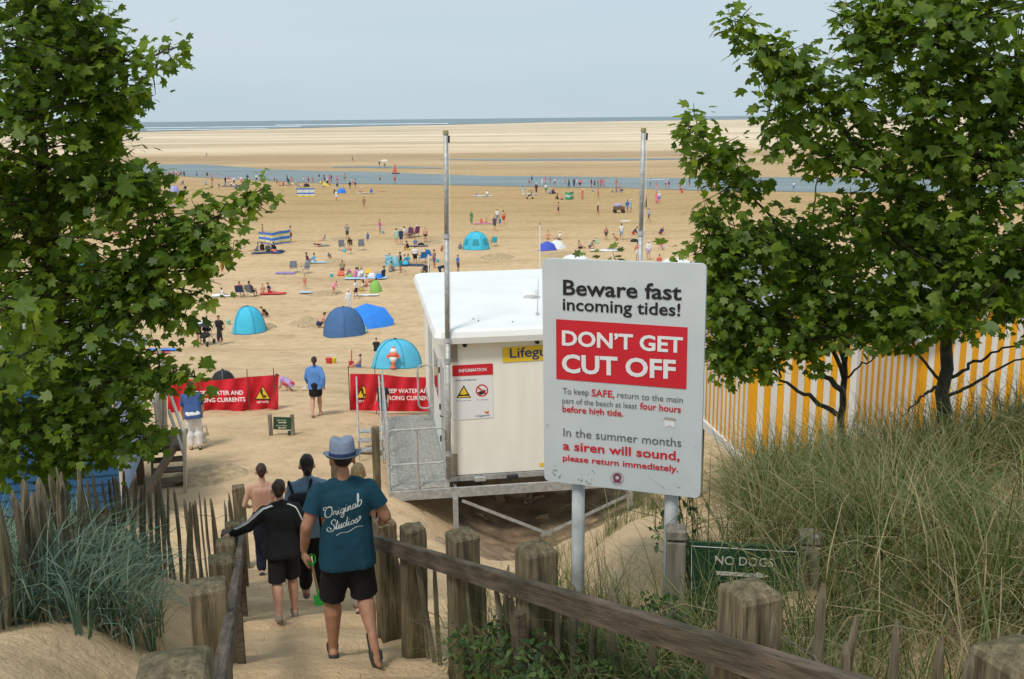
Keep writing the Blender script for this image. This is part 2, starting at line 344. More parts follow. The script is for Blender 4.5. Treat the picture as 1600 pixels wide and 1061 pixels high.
def water_material(name, c0, c1, rough, sc):
    m = bpy.data.materials.new(name); m.use_nodes = True; t = m.node_tree; b = t.nodes['Principled BSDF']
    N = t.nodes.new; Lk = t.links.new; g = N('ShaderNodeNewGeometry')
    mp = N('ShaderNodeMapping'); mp.inputs['Scale'].default_value = sc; Lk(g.outputs['Position'], mp.inputs[0])
    n = N('ShaderNodeTexNoise'); n.inputs['Detail'].default_value = 7; n.inputs['Scale'].default_value = 1; Lk(mp.outputs[0], n.inputs['Vector'])
    r = N('ShaderNodeValToRGB'); r.color_ramp.elements[0].position = .35; r.color_ramp.elements[1].position = .68
    r.color_ramp.elements[0].color = (*c0, 1); r.color_ramp.elements[1].color = (*c1, 1); Lk(n.outputs['Fac'], r.inputs[0]); Lk(r.outputs[0], b.inputs['Base Color'])
    b.inputs['Roughness'].default_value = rough; b.inputs['Specular IOR Level'].default_value = 0.25
    nb = N('ShaderNodeTexNoise'); nb.inputs['Scale'].default_value = 1.4; nb.inputs['Detail'].default_value = 4; Lk(g.outputs['Position'], nb.inputs['Vector'])
    bp = N('ShaderNodeBump'); bp.inputs['Strength'].default_value = 0.5; bp.inputs['Distance'].default_value = 0.1; Lk(nb.outputs['Fac'], bp.inputs['Height']); Lk(bp.outputs[0], b.inputs['Normal'])
    return m
def flat_at(px, py, z):
    d = ray(px, py); t = (z - CZ) / d.z; return Vector((d.x * t, d.y * t, z))
def water_sheet(name, top, bot, z, m, label):
    n = 90; V = []; F = []
    for k, line in enumerate((top, bot)):
        L = [flat_at(x, y, z) for x, y in line]
        seg = np.array([[p.x, p.y] for p in L]); d = np.concatenate([[0], np.cumsum(np.linalg.norm(np.diff(seg, axis=0), axis=1))])
        s = np.linspace(0, d[-1], n)
        xs = np.interp(s, d, seg[:, 0]); yy = np.interp(s, d, seg[:, 1]) + vnoise(s * 0.06, s * 0 + k, 9) * (7 if k == 0 else 4) * (z < .1) + vnoise(s * 0.21, s * 0 + k, 4) * 2
        V += [(x, y, z if z < .1 else g1(x, y) + .06) for x, y in zip(xs, yy)]
    F = [(i, n + i, n + i + 1, i + 1) for i in range(n - 1)]
    tag(link(name, mesh(name, V, F, m)), label, 'water', kind='structure')
WCH = water_material('channel_water', (0.15, 0.20, 0.205), (0.23, 0.275, 0.275), 0.5, (0.02, 0.12, 0))
# the tidal channel
water_sheet('channel_water', [(-500, 232), (0, 246), (180, 250), (260, 253), (340, 258), (420, 265), (560, 268.5), (700, 272), (830, 275.5), (1080, 278), (1300, 279), (1700, 280), (2400, 276)],
            [(-500, 244), (0, 261), (180, 267), (260, 273), (300, 277), (420, 283), (560, 287.5), (700, 289.5), (830, 291.5), (1000, 295), (1100, 297), (1300, 301), (1700, 304), (2400, 304)], 0.05, WCH, 'blue-grey tidal channel people paddle in')
water_sheet('tidal_pool', [(690, 246.5), (800, 246), (900, 245.5), (1000, 245), (1090, 244.5)], [(690, 247.5), (800, 248.3), (900, 248.2), (1000, 247.6), (1090, 245.5)], 0.62, WCH, 'thin strip of water left on the far sandbank')
water_sheet('tidal_pool', [(520, 258.5), (570, 257.5), (640, 258), (690, 260)], [(520, 259.4), (570, 259.8), (640, 260.5), (690, 261)], 0.42, WCH, 'short pool of water at the far channel edge')
SEA = water_material('sea_water', (0.13, 0.19, 0.215), (0.21, 0.27, 0.29), 0.45, (0.0006, 0.006, 0))
V = []; edge = [(-900, 219), (-300, 213), (100, 207), (215, 205.5), (330, 203), (450, 200), (560, 197.5), (700, 194.5), (850, 190.8), (1000, 188.6), (1180, 186.3), (1400, 183), (1900, 177), (2600, 168)]
for x, y in edge:
    a = flat_at(x, y, 0.75); V.append(a)
for x, y in edge:
    a = flat_at(x, y, 0.75); V.append(Vector((a.x / a.y * 60000, 60000, 0.75)))
n = len(edge)
tag(link('sea_water', mesh('sea_water', V, [(i, i + 1, n + i + 1, n + i) for i in range(n - 1)], SEA)), 'grey-blue sea along the horizon', 'sea', kind='structure')
FOAM = mat('foam', (0.75, 0.78, 0.78), 0.9)
for k, (x0, x1, y) in enumerate([(205, 470, 200.0), (430, 700, 195.6), (230, 420, 203.2)]):
    mb = MB(); pts = [(x0 + (x1 - x0) * i / 12.0) for i in range(13)]
    top = [flat_at(x, y - 0.0105 * (x - x0) - .5, 0.85) for x in pts]; bot = [flat_at(x, y - 0.0105 * (x - x0) + .45 * abs(math.sin(i * 1.9 + k)), 0.85) for i, x in enumerate(pts)]
    mb.add(top + bot, [(i, 13 + i, 14 + i, i + 1) for i in range(12)])
    tag(mb.build('surf', FOAM), 'white line of breaking surf along the sea edge', 'surf', kind='structure')

# ------------------------------------------------------------------ shared materials
WOOD_V = mat('weathered_post_wood', (0.105, 0.082, 0.05), 0.85, 0.3, 5, 0.6, 22, stretch=(5, 5, 0.5), col2=(0.185, 0.15, 0.095), detail=8, crack=.8)
WOOD_T = mat('weathered_rail_wood', (0.082, 0.062, 0.047), 0.8, 0.25, 5, 0.5, 22, stretch=(0.8, 6, 6), col2=(0.135, 0.104, 0.08), detail=8, crack=.6)
PALE = mat('paling_wood', (0.115, 0.09, 0.062), 0.9, 0.3, 6, 0.6, 25, stretch=(5, 5, 0.5), col2=(0.22, 0.185, 0.135), detail=7, crack=.5)
WIRE = mat('fence_wire', (0.12, 0.11, 0.10), 0.6, metal=0.6)
GALV = mat('galvanised_steel', (0.40, 0.41, 0.40), 0.55, 0.18, 12, metal=0.35, col2=(0.46, 0.46, 0.44))
WHITE = mat('white_paint', (0.72, 0.73, 0.70), 0.5, 0.04, 3)

# ------------------------------------------------------------------ handrails and posts along the path
def post_mesh(w, h, dome=0.02, seed=0):
    """square timber post, worn edges, peaked top; origin at the middle of its top edge line, running down h"""
    rnd = random.Random(seed); V = []; F = []; a = w / 2; c = w * 0.06
    ring = [(-a + c, -a), (a - c, -a), (a, -a + c), (a, a - c), (a - c, a), (-a + c, a), (-a, a - c), (-a, -a + c)]
    zs = [-h, -h * 0.6, -h * 0.25, -0.06, -0.012]; n = 8
    for z in zs:
        for x, y in ring: V.append((x + rnd.uniform(-.004, .004), y + rnd.uniform(-.004, .004), z))
    for k in (0.93, 0.5):
        for x, y in ring: V.append((x * k, y * k, dome * (1 - k) * 1.6 + rnd.uniform(-.006, .006)))
    V.append((0.01, 0, dome + .004)); L = len(zs) + 2
    for i in range(L - 1):
        for k in range(n): F.append((i * n + k, i * n + (k + 1) % n, (i + 1) * n + (k + 1) % n, (i + 1) * n + k))
    for k in range(n): F.append(((L - 1) * n + k, (L - 1) * n + (k + 1) % n, len(V) - 1))
    return mesh('post', V, F, WOOD_V)
def add_post(parent, p, w, h, rz, dome=0.02, seed=0, lean=0.0):
    o = link('post', post_mesh(w, h, dome, seed), parent)
    o.matrix_basis = Matrix.Translation(p) @ Matrix.Rotation(rz, 4, 'Z') @ Matrix.Rotation(lean, 4, 'Y'); return o
def rail_obj(parent, a, b, w, h):
    a = Vector(a); b = Vector(b); d = b - a; x = d.normalized(); y = Vector((0, 0, 1)).cross(x).normalized(); z = x.cross(y)
    n = 14; V = []; F = []
    for i in range(n + 1):
        t = i / n; L = d.length * t
        for (yy, zz) in ((-.5, -.5), (.5, -.5), (.5, .42), (.38, .5), (-.38, .5), (-.5, .42)):
            V.append((L, yy * w + random.uniform(-.0025, .0025), zz * h + random.uniform(-.003, .003)))
    for i in range(n):
        for k in range(6): F.append((i * 6 + k, (i + 1) * 6 + k, (i + 1) * 6 + (k + 1) % 6, i * 6 + (k + 1) % 6))
    F.append((0, 1, 2, 3, 4, 5)); F.append(tuple(n * 6 + k for k in (5, 4, 3, 2, 1, 0)))
    o = link('rail', mesh('rail', V, F, WOOD_T), parent)
    o.matrix_basis = Matrix.Translation(a) @ Matrix((x, y, z)).transposed().to_4x4(); return o

rr = thing('handrail_fence', 'brown timber handrail with square posts right of the sandy path', 'handrail', (0.9, 2.7, g1(0.9, 2.7)))
ra = P(585, 846, 7.35); rb = P(1340, 1083, 2.75); rdir = (rb - ra).normalized()
rail_obj(rr, ra, rb + rdir * 2.0, 0.055, 0.112)
RPA = math.atan2(0.4245, 1.0)
for k, (px, py, Y, w) in enumerate([(1172, 922, 3.42, 0.18), (838, 857, 4.96, 0.18), (722, 834, 5.92, 0.175), (645, 824, 6.8, 0.16), (600, 815, 7.55, 0.16), (1590, 1022, 2.6, 0.19)]):
    p = P(px, py, Y); add_post(rr, p, w, p.z - g1(p.x, p.y) + 0.5, RPA + random.uniform(-.05, .05), 0.03, k, random.uniform(-.02, .02))
for px, py, Y in [(812, 955, 4.75)]:
    p = P(px, py, Y); mb = MB(); mb.box((p.x, p.y, p.z - 0.5), (0.055, 0.055, 1.0), rotz(RPA), 0.006); mb.build('prop', WOOD_T, rr)
lr = thing('handrail_fence', 'timber handrail with thick square posts left of the sandy path', 'handrail', (-1.0, 3, g1(-1.0, 3)))
lp = [(270, 1037, 2.5, .19), (325, 914, 4.7, .185), (344, 872, 6.7, .17), (352, 846, 8.3, .165), (358, 830, 9.7, .16), (364, 818, 11.0, .16), (372, 760, 12.6, .16)]
LPA = math.atan2(0.266, 1.0)
for k, (px, py, Y, w) in enumerate(lp):
    p = P(px, py, Y); add_post(lr, p, w, p.z - g1(p.x, p.y) + 0.5, LPA + random.uniform(-.06, .06), 0.018, 20 + k, random.uniform(-.02, .02))
lr_pts = [P(338, 1110, 2.95), P(362, 962, 4.9), P(373, 885, 7.2), P(377, 846, 9.6), P(380, 815, 12.4)]
for a, b in zip(lr_pts[:-1], lr_pts[1:]): rail_obj(lr, a, b, 0.055, 0.12)
for px, py, Y in [(368, 905, 6.6), (375, 860, 8.8), (379, 832, 11)]:
    p = P(px, py, Y); mb = MB(); mb.box((p.x, p.y, p.z - 0.45), (0.06, 0.06, 0.9), rotz(LPA), 0.006); mb.build('prop', WOOD_T, lr)
for k, (px, py, Y, h, lab) in enumerate([(523, 712, 13.2, 1.6, 'square wooden post between the dark-haired woman and the man in the hat'), (586, 668, 14.5, 2.0, 'tall dark timber post below the steel steps of the lifeguard cabin')]):
    p = P(px, py, Y); o = link('timber_post', post_mesh(0.11, h, 0.01, 40 + k)); o.location = p; tag(o, lab, 'post')

# chestnut paling fences: every pale is a part
def pale_mesh(seed, L):
    rnd = random.Random(seed); V = []; F = []; n = 5; zs = [0, .25, .55, .8, .96, 1.0]; ph = [rnd.uniform(-.15, .15) + 2 * math.pi * k / n for k in range(n)]
    rr_ = [rnd.uniform(.8, 1.15) for _ in range(n)]; bx, by = rnd.uniform(-.02, .02), rnd.uniform(-.02, .02)
    for z in zs:
        s = 1.0 if z < .9 else (0.75 if z < .99 else 0.25)
        for k in range(n): V.append((math.cos(ph[k]) * rr_[k] * s * .021 + bx * math.sin(z * 3.1), math.sin(ph[k]) * rr_[k] * s * .015 + by * math.sin(z * 3.1), z * L))
    for i in range(len(zs) - 1):
        for k in range(n): F.append((i * n + k, i * n + (k + 1) % n, (i + 1) * n + (k + 1) % n, (i + 1) * n + k))
    F.append(tuple((len(zs) - 1) * n + k for k in range(n))); return mesh('pale', V, F, PALE)
PALES = [pale_mesh(i, 1.0) for i in range(9)]
def paling(name, label, pts, spacing, hgt, jit=0.04, lean=0.07, wires=(0.3, 0.8), sag=0.0, wide=1.0):
    t = thing(name, label, 'fence', (pts[0][0], pts[0][1], g1(pts[0][0], pts[0][1])))
    P2 = [Vector((p[0], p[1], 0)) for p in pts]; wl = [[] for _ in wires]; i = 0
    for a, b in zip(P2[:-1], P2[1:]):
        d = b - a; n = max(1, int(d.length / spacing))
        for k in range(n):
            q = a + d * ((k + random.uniform(-.25, .25)) / n); z = g1(q.x, q.y) - 0.12
            o = link('pale', random.choice(PALES), t); h = hgt * random.uniform(0.9, 1.07) + .12
            q.z = z; sc = random.uniform(.8, 1.35) * wide
            o.matrix_basis = Matrix.Translation(q) @ Euler((random.gauss(0, lean), random.gauss(0, lean), random.uniform(0, 6))).to_matrix().to_4x4() @ Matrix.Diagonal((sc, sc, h, 1))
            for j, w in enumerate(wires): wl[j].append(Vector((q.x, q.y - .025, z + .12 + hgt * w + random.uniform(-.015, .015))))
            i += 1
    for pts_ in wl:
        mb = MB(); mb.tube(pts_, 0.003, 4); mb.build('wire', WIRE, t)
    return t
def gp(px, Y, py=800): p = P(px, py, Y); return (p.x, p.y)
paling('paling_fence', 'dense grey chestnut paling at the left edge behind the blue-green grass', [gp(-60, 5.3), gp(18, 5.9), gp(95, 7.0)], 0.062, .88, lean=.045, wide=1.2)
paling('paling_fence', 'leaning paling fence in front of the dark blue hut', [gp(95, 7.0), gp(175, 8.2), gp(246, 9.6)], 0.11, .92, lean=.05)
paling('paling_fence', 'thin open paling fence ending at the left handrail post', [gp(246, 9.6), gp(310, 10.8), gp(376, 12.4)], 0.15, 1.05, lean=.045)
paling('paling_fence', 'short paling with sagging wire in the lower right corner', [gp(1235, 3.25), gp(1400, 2.85), gp(1640, 2.45)], 0.105, 1.04, lean=.03, wires=(.82,), wide=.95)
paling('paling_fence', 'broken weathered paling between the posts of the right handrail', [gp(1130, 3.75), gp(960, 4.5), gp(800, 5.3), gp(700, 6.2), gp(630, 7.3), gp(604, 8.2)], 0.12, 0.78, lean=.08, wires=(.5,))
# ------------------------------------------------------------------ lifeguard cabin on its steel platform
CREAM = mat('cream_panel', (0.84, 0.815, 0.73), 0.45, 0.025, 1.6, col2=(0.87, 0.855, 0.785), stretch=(2.5, 2.5, .35), detail=7)
ROOFW = mat('white_roof', (0.80, 0.80, 0.77), 0.4, 0.05, 1.0)
GREYP = mat('grey_panel', (0.45, 0.46, 0.45), 0.5, 0.08, 2)
DARK = mat('dark_rubber', (0.03, 0.03, 0.032), 0.6)
DGLASS = mat('dark_glass', (0.03, 0.035, 0.04), 0.1, spec=0.6)
REDP = mat('sign_red', (0.60, 0.022, 0.035), 0.45, 0.05)
YELP = mat('sign_yellow', (0.80, 0.55, 0.04), 0.45, 0.05)
BLUT = mat('sign_blue', (0.02, 0.05, 0.20), 0.5)
BLKT = mat('sign_black', (0.02, 0.02, 0.022), 0.5)
PAPER = mat('sign_white', (0.62, 0.65, 0.66), 0.5, 0.03)
LETW = mat('letter_white', (0.78, 0.78, 0.78), 0.5, 0.02)
TRIM = mat('taupe_trim', (0.33, 0.29, 0.235), 0.6)
GRATE = mat('steel_grating', (0.33, 0.32, 0.27), 0.6, 0.25, 14, 0.8, 60, metal=0.2, col2=(0.45, 0.43, 0.37))

CA = R(8.5); cr_ = Vector((math.cos(CA), math.sin(CA), 0)); cb_ = Vector((-math.sin(CA), math.cos(CA), 0)); UPV = Vector((0, 0, 1))
C0 = P(702, 744, 18.7)          # front left bottom corner of the cabin
def CB(a, b, c): return C0 + cr_ * a + cb_ * b + UPV * c
MC = Matrix((cr_, cb_, UPV)).transposed()
CW, CD, CH = 3.70, 6.9, 2.83
cabin = thing('lifeguard_cabin', 'cream lifeguard cabin with white roof on a steel platform', 'cabin', (C0.x, C0.y, g1(C0.x, C0.y)))
mb = MB(); mb.box(CB(CW / 2, CD / 2, CH / 2), (CW, CD, CH), MC, 0.015); wall = mb.build('wall', CREAM, cabin)
# roof: a rounded slab with a turned-down lip
def roof_slab():
    V = []; F = []; o = 0.22; prof_ = [(-o, -0.10), (-o - .02, 0.02), (-o + .02, 0.12), (-o + .09, 0.17)]
    def loop(off, z):
        x0, x1, y0, y1 = off, CW - off, off, CD - off
        if off > -0.05: pass
        c = 0.12; pts = [(x0 + c, y0), (x1 - c, y0), (x1, y0 + c), (x1, y1 - c), (x1 - c, y1), (x0 + c, y1), (x0, y1 - c), (x0, y0 + c)]
        return [CB(a, b, CH + z + 0.018 * (b / CD)) for a, b in pts]
    for off, z in prof_: V += loop(off, z)
    n = 8
    for i in range(len(prof_) - 1):
        for k in range(n): F.append((i * n + k, i * n + (k + 1) % n, (i + 1) * n + (k + 1) % n, (i + 1) * n + k))
    F.append(tuple((len(prof_) - 1) * n + k for k in range(n))); F.append(tuple(range(n - 1, -1, -1)))
    return link('roof', mesh('roof', V, F, ROOFW), cabin)
roof = roof_slab()
mb = MB(); q = CB(2.15, 2.9, CH + .17); mb.tube([q, q + Vector((0, 0, .1))], [.13, .13], 12); mb.tube([q + Vector((0, 0, .1)), q + Vector((0, 0, .2))], [.19, .17], 12); mb.build('roof_vent', ROOFW, roof)
mb = MB(); q = CB(1.95, 0.9, CH + .17); mb.tube([q, q + Vector((0.02, 0, .75))], [.012, .006], 6); mb.tube([q, q + Vector((0, 0, .06))], [.04, .03], 8); mb.build('aerial', GREYP, roof)
for a, b in [(0.7, 0.55), (0.62, 0.75), (1.35, .3)]:
    mb = MB(); q = CB(a, b, CH + .172); mb.tube([q, q + Vector((0, 0, .02))], [.015, .01], 6); mb.build('bolt', DARK, roof)
# skids, corner trim, lamps, window and door on the deck side
mb = MB(); mb.box(CB(CW / 2, CD / 2, -.06), (CW + .05, CD + .05, .10), MC); mb.build('base_frame', GALV, cabin)
mb = MB(); mb.box(CB(0.12, -.012, CH - .29), (.20, .02, .42), MC); mb.build('corner_plate', TRIM, cabin)
mb = MB(); mb.box(CB(0.10, -.012, .24), (.14, .02, .44), MC); mb.build('corner_plate', TRIM, cabin)
for a in (0.36, 1.78):
    mb = MB(); q = CB(a, 0, CH - .17); mb.tube([q, q - cb_ * .04], [.045, .045], 12); mb.build('lamp', DARK, cabin)
mb = MB(); mb.box(CB(-.012, 1.1, 1.05), (.02, .85, 2.0), MC, .004); d_ = mb.build('door', GREYP, cabin)
mb = MB(); mb.tube([CB(-.03, .78, 1.0), CB(-.08, .78, 1.0), CB(-.08, .88, 1.0)], .012, 6); mb.build('door_handle', DARK, d_)
for z in (.3, 1.0, 1.8):
    mb = MB(); mb.tube([CB(-.03, 1.5, z - .06), CB(-.03, 1.5, z + .06)], .025, 8); mb.build('hinge', DARK, d_)
mb = MB(); mb.box(CB(-.012, 2.7, 1.45), (.02, 1.1, .9), MC); w_ = mb.build('window', GREYP, cabin)
mb = MB(); mb.box(CB(-.024, 2.7, 1.45), (.01, .98, .78), MC); mb.build('pane', DGLASS, w_)
mb = MB(); mb.box(CB(-.015, 4.6, 1.05), (.02, .9, 2.0), MC, .004); mb.build('door', GREYP, cabin)
# notices on the front wall
FN = -cb_
def fw(px, py, lift=0.0): return plane_hit(px, py, C0 - cb_ * lift, cb_)
def panel(name, pts, m, parent, lift=0.012, thick=0.01):
    nrm = (pts[1] - pts[0]).cross(pts[3] - pts[0]).normalized()
    mb = MB(); mb.prism([p + nrm * lift for p in pts], nrm * thick); return mb.build(name, m, parent)
ip = [fw(708, 657), fw(770.5, 652), fw(769.5, 568), fw(706.5, 571.5)]
info = panel('information_notice', ip, LETW, cabin, .004, .006)
panel('notice_header', [fw(706.8, 588), fw(770, 585), fw(769.6, 567.5), fw(706.2, 571)], REDP, info, .012, .003)
lettering('lettering', 'INFORMATION', fw(717, 581.5), fw(760, 579), 0.062, FN, LETW, info, .02, lift=.019)
lettering('lettering', 'LOCAL INFORMATION', fw(711, 595.5), fw(744.5, 594), 0.028, FN, BLUT, info, .01, lift=.014)
def tri(cx, cy, s, lift, m, name, nrmpar):
    a = fw(cx - s, cy + s * .75); b = fw(cx + s, cy + s * .70); c = fw(cx, cy - s * 1.0)
    mb = MB(); mb.prism([p + FN * lift for p in (a, b, c)], FN * .003); return mb.build(name, m, nrmpar)
tri(724.5, 613, 11.5, .011, BLKT, 'warning_triangle', info); tri(724.5, 613.8, 9, .0145, YELP, 'warning_triangle', info)
mb = MB(); mb.prism([fw(717, 618.5) + FN * .018, fw(732, 618) + FN * .018, fw(731, 615) + FN * .018, fw(724, 616.5) + FN * .018, fw(718, 615.5) + FN * .018], FN * .002); mb.build('warning_symbol', BLKT, info)
def ring(cx, cy, r0, r1, m, par, lift=.011, o=None, un=None, n=22):
    hit = o or fw; nrm = un or FN; mb = MB(); V = []
    for k in range(n):
        t = 2 * math.pi * k / n
        V.append(hit(cx + r0 * math.cos(t), cy + r0 * math.sin(t)) + nrm * lift); V.append(hit(cx + r1 * math.cos(t), cy + r1 * math.sin(t)) + nrm * lift)
    mb.add(V, [(2 * k, 2 * k + 1, 2 * ((k + 1) % n) + 1, 2 * ((k + 1) % n)) for k in range(n)]); return mb.build('prohibition_ring', m, par)
ring(753, 610, 7.6, 9.8, REDP, info)
mb = MB(); mb.prism([p + FN * .011 for p in (fw(746, 613), fw(757, 608.5), fw(759, 611), fw(757, 615), fw(750, 617))], FN * .002); mb.build('prohibition_symbol', DARK, info)
mb = MB(); mb.prism([p + FN * .015 for p in (fw(746, 605.5), fw(747.5, 604), fw(760.5, 614.5), fw(759, 616))], FN * .002); mb.build('prohibition_bar', REDP, info)
lettering('lettering', 'Deep water here', fw(713, 627), fw(736, 626), .022, FN, BLUT, info, .0, lift=.013)
lettering('lettering', 'No inflatables', fw(745, 625.5), fw(763, 624.8), .022, FN, BLUT, info, .0, lift=.013)
lettering('lettering', 'Lifeguards', fw(743, 651), fw(765, 649.5), .035, FN, BLUT, info, .01, lift=.013)
mb = MB(); mb.prism([p + FN * .012 for p in (fw(758, 645.5), fw(761, 646), fw(764, 645), fw(763, 641), fw(760.5, 643.5), fw(757, 641.5))], FN * .002); mb.build('emblem', mat('emblem_orange', (.7, .12, .03)), info)
lp_ = [fw(785.5, 566), fw(905, 559), fw(905, 535.5), fw(785, 543)]
lg_ = panel('name_board', lp_, YELP, cabin, .004, .012)
lettering('lettering', 'Lifeguards', fw(796.5, 559), fw(897, 552.5), .195, FN, BLUT, lg_, .012, lift=.019)
mb = MB(); mb.prism([p + FN * .004 for p in (fw(843, 729), fw(852, 728.6), fw(852, 723), (fw(843, 723.4)))], FN * .004); mb.build('sticker', YELP, cabin)

# platform
def DK(a, b, c): return CB(a, b, c)          # same frame, deck runs a from -1.12 to 0
plat = thing('steel_platform', 'galvanised steel deck with railings beside the lifeguard cabin', 'platform', (CB(-.6, 0, 0).x, CB(-.6, 0, 0).y, g1(*CB(-.6, 0, 0).xy)))
DZ = -0.13; DW = 1.16; DL = 4.9
mb = MB(); mb.box(DK(-DW / 2, DL / 2 - .25, DZ), (DW - .02, DL, .04), MC); mb.build('deck_grating', GRATE, plat)
mb = MB()
nb = 60
for k in range(nb): mb.box(DK(-DW / 2, -.25 - .23 + .48 * 0 + (k + .5) * DL / nb + .23, DZ + .026), (DW - .05, .012, .014), MC)
for k in range(13): mb.box(DK(-DW + .06 + k * (DW - .12) / 12, DL / 2 - .25, DZ + .03), (.008, DL - .05, .016), MC)
tag(mb.build('grating_bars', GALV, plat), kind='stuff')
mb = MB(); mb.bar(DK(-DW - .05, -.30, DZ - .10), DK(CW + .1, -.30, DZ - .10), .06, .19); mb.build('edge_beam', GALV, plat)
mb = MB(); mb.bar(DK(-DW - .02, -.26, DZ - .09), DK(-DW - .02, DL - .25, DZ - .09), .05, .15); mb.build('edge_beam', GALV, plat)
mb = MB(); mb.bar(DK(.10, -.22, DZ - .11), DK(.10, CD, DZ - .11), .06, .14); mb.build('edge_beam', GALV, plat)
mb = MB(); mb.bar(DK(CW, -.22, DZ - .11), DK(CW, CD, DZ - .11), .06, .14); mb.build('edge_beam', GALV, plat)
for a, b in [(-DW + .12, -.3), (.08, -.34), (CW - .1, -.34), (-DW + .12, 3.8), (.08, 3.3), (CW - .1, 3.3), (.08, 6.6), (CW - .1, 6.6)]:
    q = DK(a, b, DZ - .2); z = g1(q.x, q.y) - .3; mb = MB(); mb.box((q.x, q.y, (q.z + z) / 2), (.10, .10, q.z - z), MC); mb.build('leg', GALV, plat)
for p0, p1 in [(P(722, 782, 18.45), P(862, 836, 18.6)), (P(985, 772, 19.0), P(845, 838, 18.75)), (P(890, 766, 22), P(830, 830, 22))]:
    mb = MB(); mb.bar(p0, p1, .02, .06); mb.build('brace', GALV, plat)
for a, b in [(.6, -.12), (1.25, -.12), (2.0, -.12), (2.7, -.12)]:
    mb = MB(); mb.box(DK(a, b, -.05), (.22, .1, .07), MC); mb.build('fork_pocket', DARK if a in (1.25, 2.7) else GALV, plat)
def rrect(a0, a1, z0, z1, b, r=.09):
    pts = []
    for cx, cz, t0 in ((a1 - r, z1 - r, 0), (a0 + r, z1 - r, 90), (a0 + r, z0 + r, 180), (a1 - r, z0 + r, 270)):
        for k in range(5): t = R(t0 + k * 22.5); pts.append(DK(cx + r * math.cos(t), b, cz + r * math.sin(t)))
    return pts + [pts[0], pts[1]]
mb = MB(); mb.tube(rrect(-DW - .02, -.09, .40, 1.10, -.28), .022, 8); mb.build('guard_loop', GALV, plat)
mb = MB(); mb.tube([DK(-DW / 2 - .05, -.28, 1.1), DK(-DW / 2 - .05, -.28, DZ - .1)], .022, 8); mb.build('guard_post', GALV, plat)
mb = MB(); mb.tube([DK(-DW - .02, -.24, 1.08), DK(-DW - .02, DL - .3, 1.08)], .022, 8); mb.build('top_rail', GALV, plat)
mb = MB(); mb.tube([DK(-DW - .02, -.24, .5), DK(-DW - .02, DL - .3, .5)], .018, 8); mb.build('mid_rail', GALV, plat)
for b in (-.24, .8, 1.9, 3.0, DL - .3):
    mb = MB(); mb.tube([DK(-DW - .02, b, 1.08), DK(-DW - .02, b, DZ - .15)], .022, 8); mb.build('rail_post', GALV, plat)
mb = MB(); q = rrect(-.36, -.02, .25, 1.3, DL - .9, .12); mb.tube(q, .022, 8); mb.build('guard_loop', GALV, plat)
# steps down to the sand from the far end of the deck, on the open side
for k in range(6):
    mb = MB(); mb.box(DK(-DW - .34, DL - .9 - k * .24, DZ - .10 - k * .15), (.56, .22, .035), MC); mb.build('tread', GALV, plat)
for s in (-.62, -.06):
    mb = MB(); mb.bar(DK(-DW + s, DL - .7, DZ - .02), DK(-DW + s, DL - 2.3, DZ - 1.02), .03, .16); mb.build('stringer', GALV, plat)
for s in (-.62, -.10):
    mb = MB(); mb.tube([DK(-DW + s, DL - .75, 1.05), DK(-DW + s, DL - 2.25, .12), DK(-DW + s, DL - 2.32, .0), DK(-DW + s, DL - 2.25, -.3)], .02, 8); mb.build('step_rail', GALV, plat)
    for k in range(5):
        b = DL - .8 - k * .34; z = 1.02 - k * .21; mb = MB(); mb.tube([DK(-DW + s, b, z), DK(-DW + s, b, z - 1.05)], .014, 6); mb.build('baluster', GALV, plat)

def flagpole(px, Y, ytop, ybot, lean, label):
    top = P(px[0], ytop, Y); bot = P(px[1], ybot, Y); f = thing('flagpole', label, 'flagpole', bot, 'flagpoles on the cabin corners')
    L = top - bot; mb = MB(); mb.tube([bot, bot + L * .42], .052, 12); mb.tube([bot + L * .42, bot + L * .72], .048, 12); mb.tube([bot + L * .72, top], .043, 12); mb.build('pole', GALV, f, True)
    for t in (.42, .72):
        mb = MB(); mb.tube([bot + L * (t - .006), bot + L * (t + .006)], .062, 12); mb.build('collar', GREYP, f)
    mb = MB(); mb.tube([top, top + Vector((0, 0, .07))], [.055, .05], 10); mb.build('cap', mat('lichen_cap', (.30, .28, .12)), f)
    mb = MB(); mb.tube([top + Vector((.055, -.05, -.15)), top + Vector((.06, -.05, -.02))], .02, 6); mb.build('pulley', DARK, f)
    mb = MB(); mb.tube([top + Vector((.065, -.06, -.1)), bot + L * .45 + Vector((.065, -.06, 0))], .004, 4); mb.build('halyard', LETW, f)
    for t in (.08, .2, .36):
        mb = MB(); mb.tube([bot + L * (t - .008), bot + L * (t + .008)], .066, 10); mb.build('bracket', GALV, f)
flagpole((696.5, 701), 18.45, 210, 748, 0, 'grey flagpole at the left front corner of the lifeguard cabin')
flagpole((1005.5, 991), 19.15, 206, 742, 0, 'grey flagpole rising behind the white tide sign')

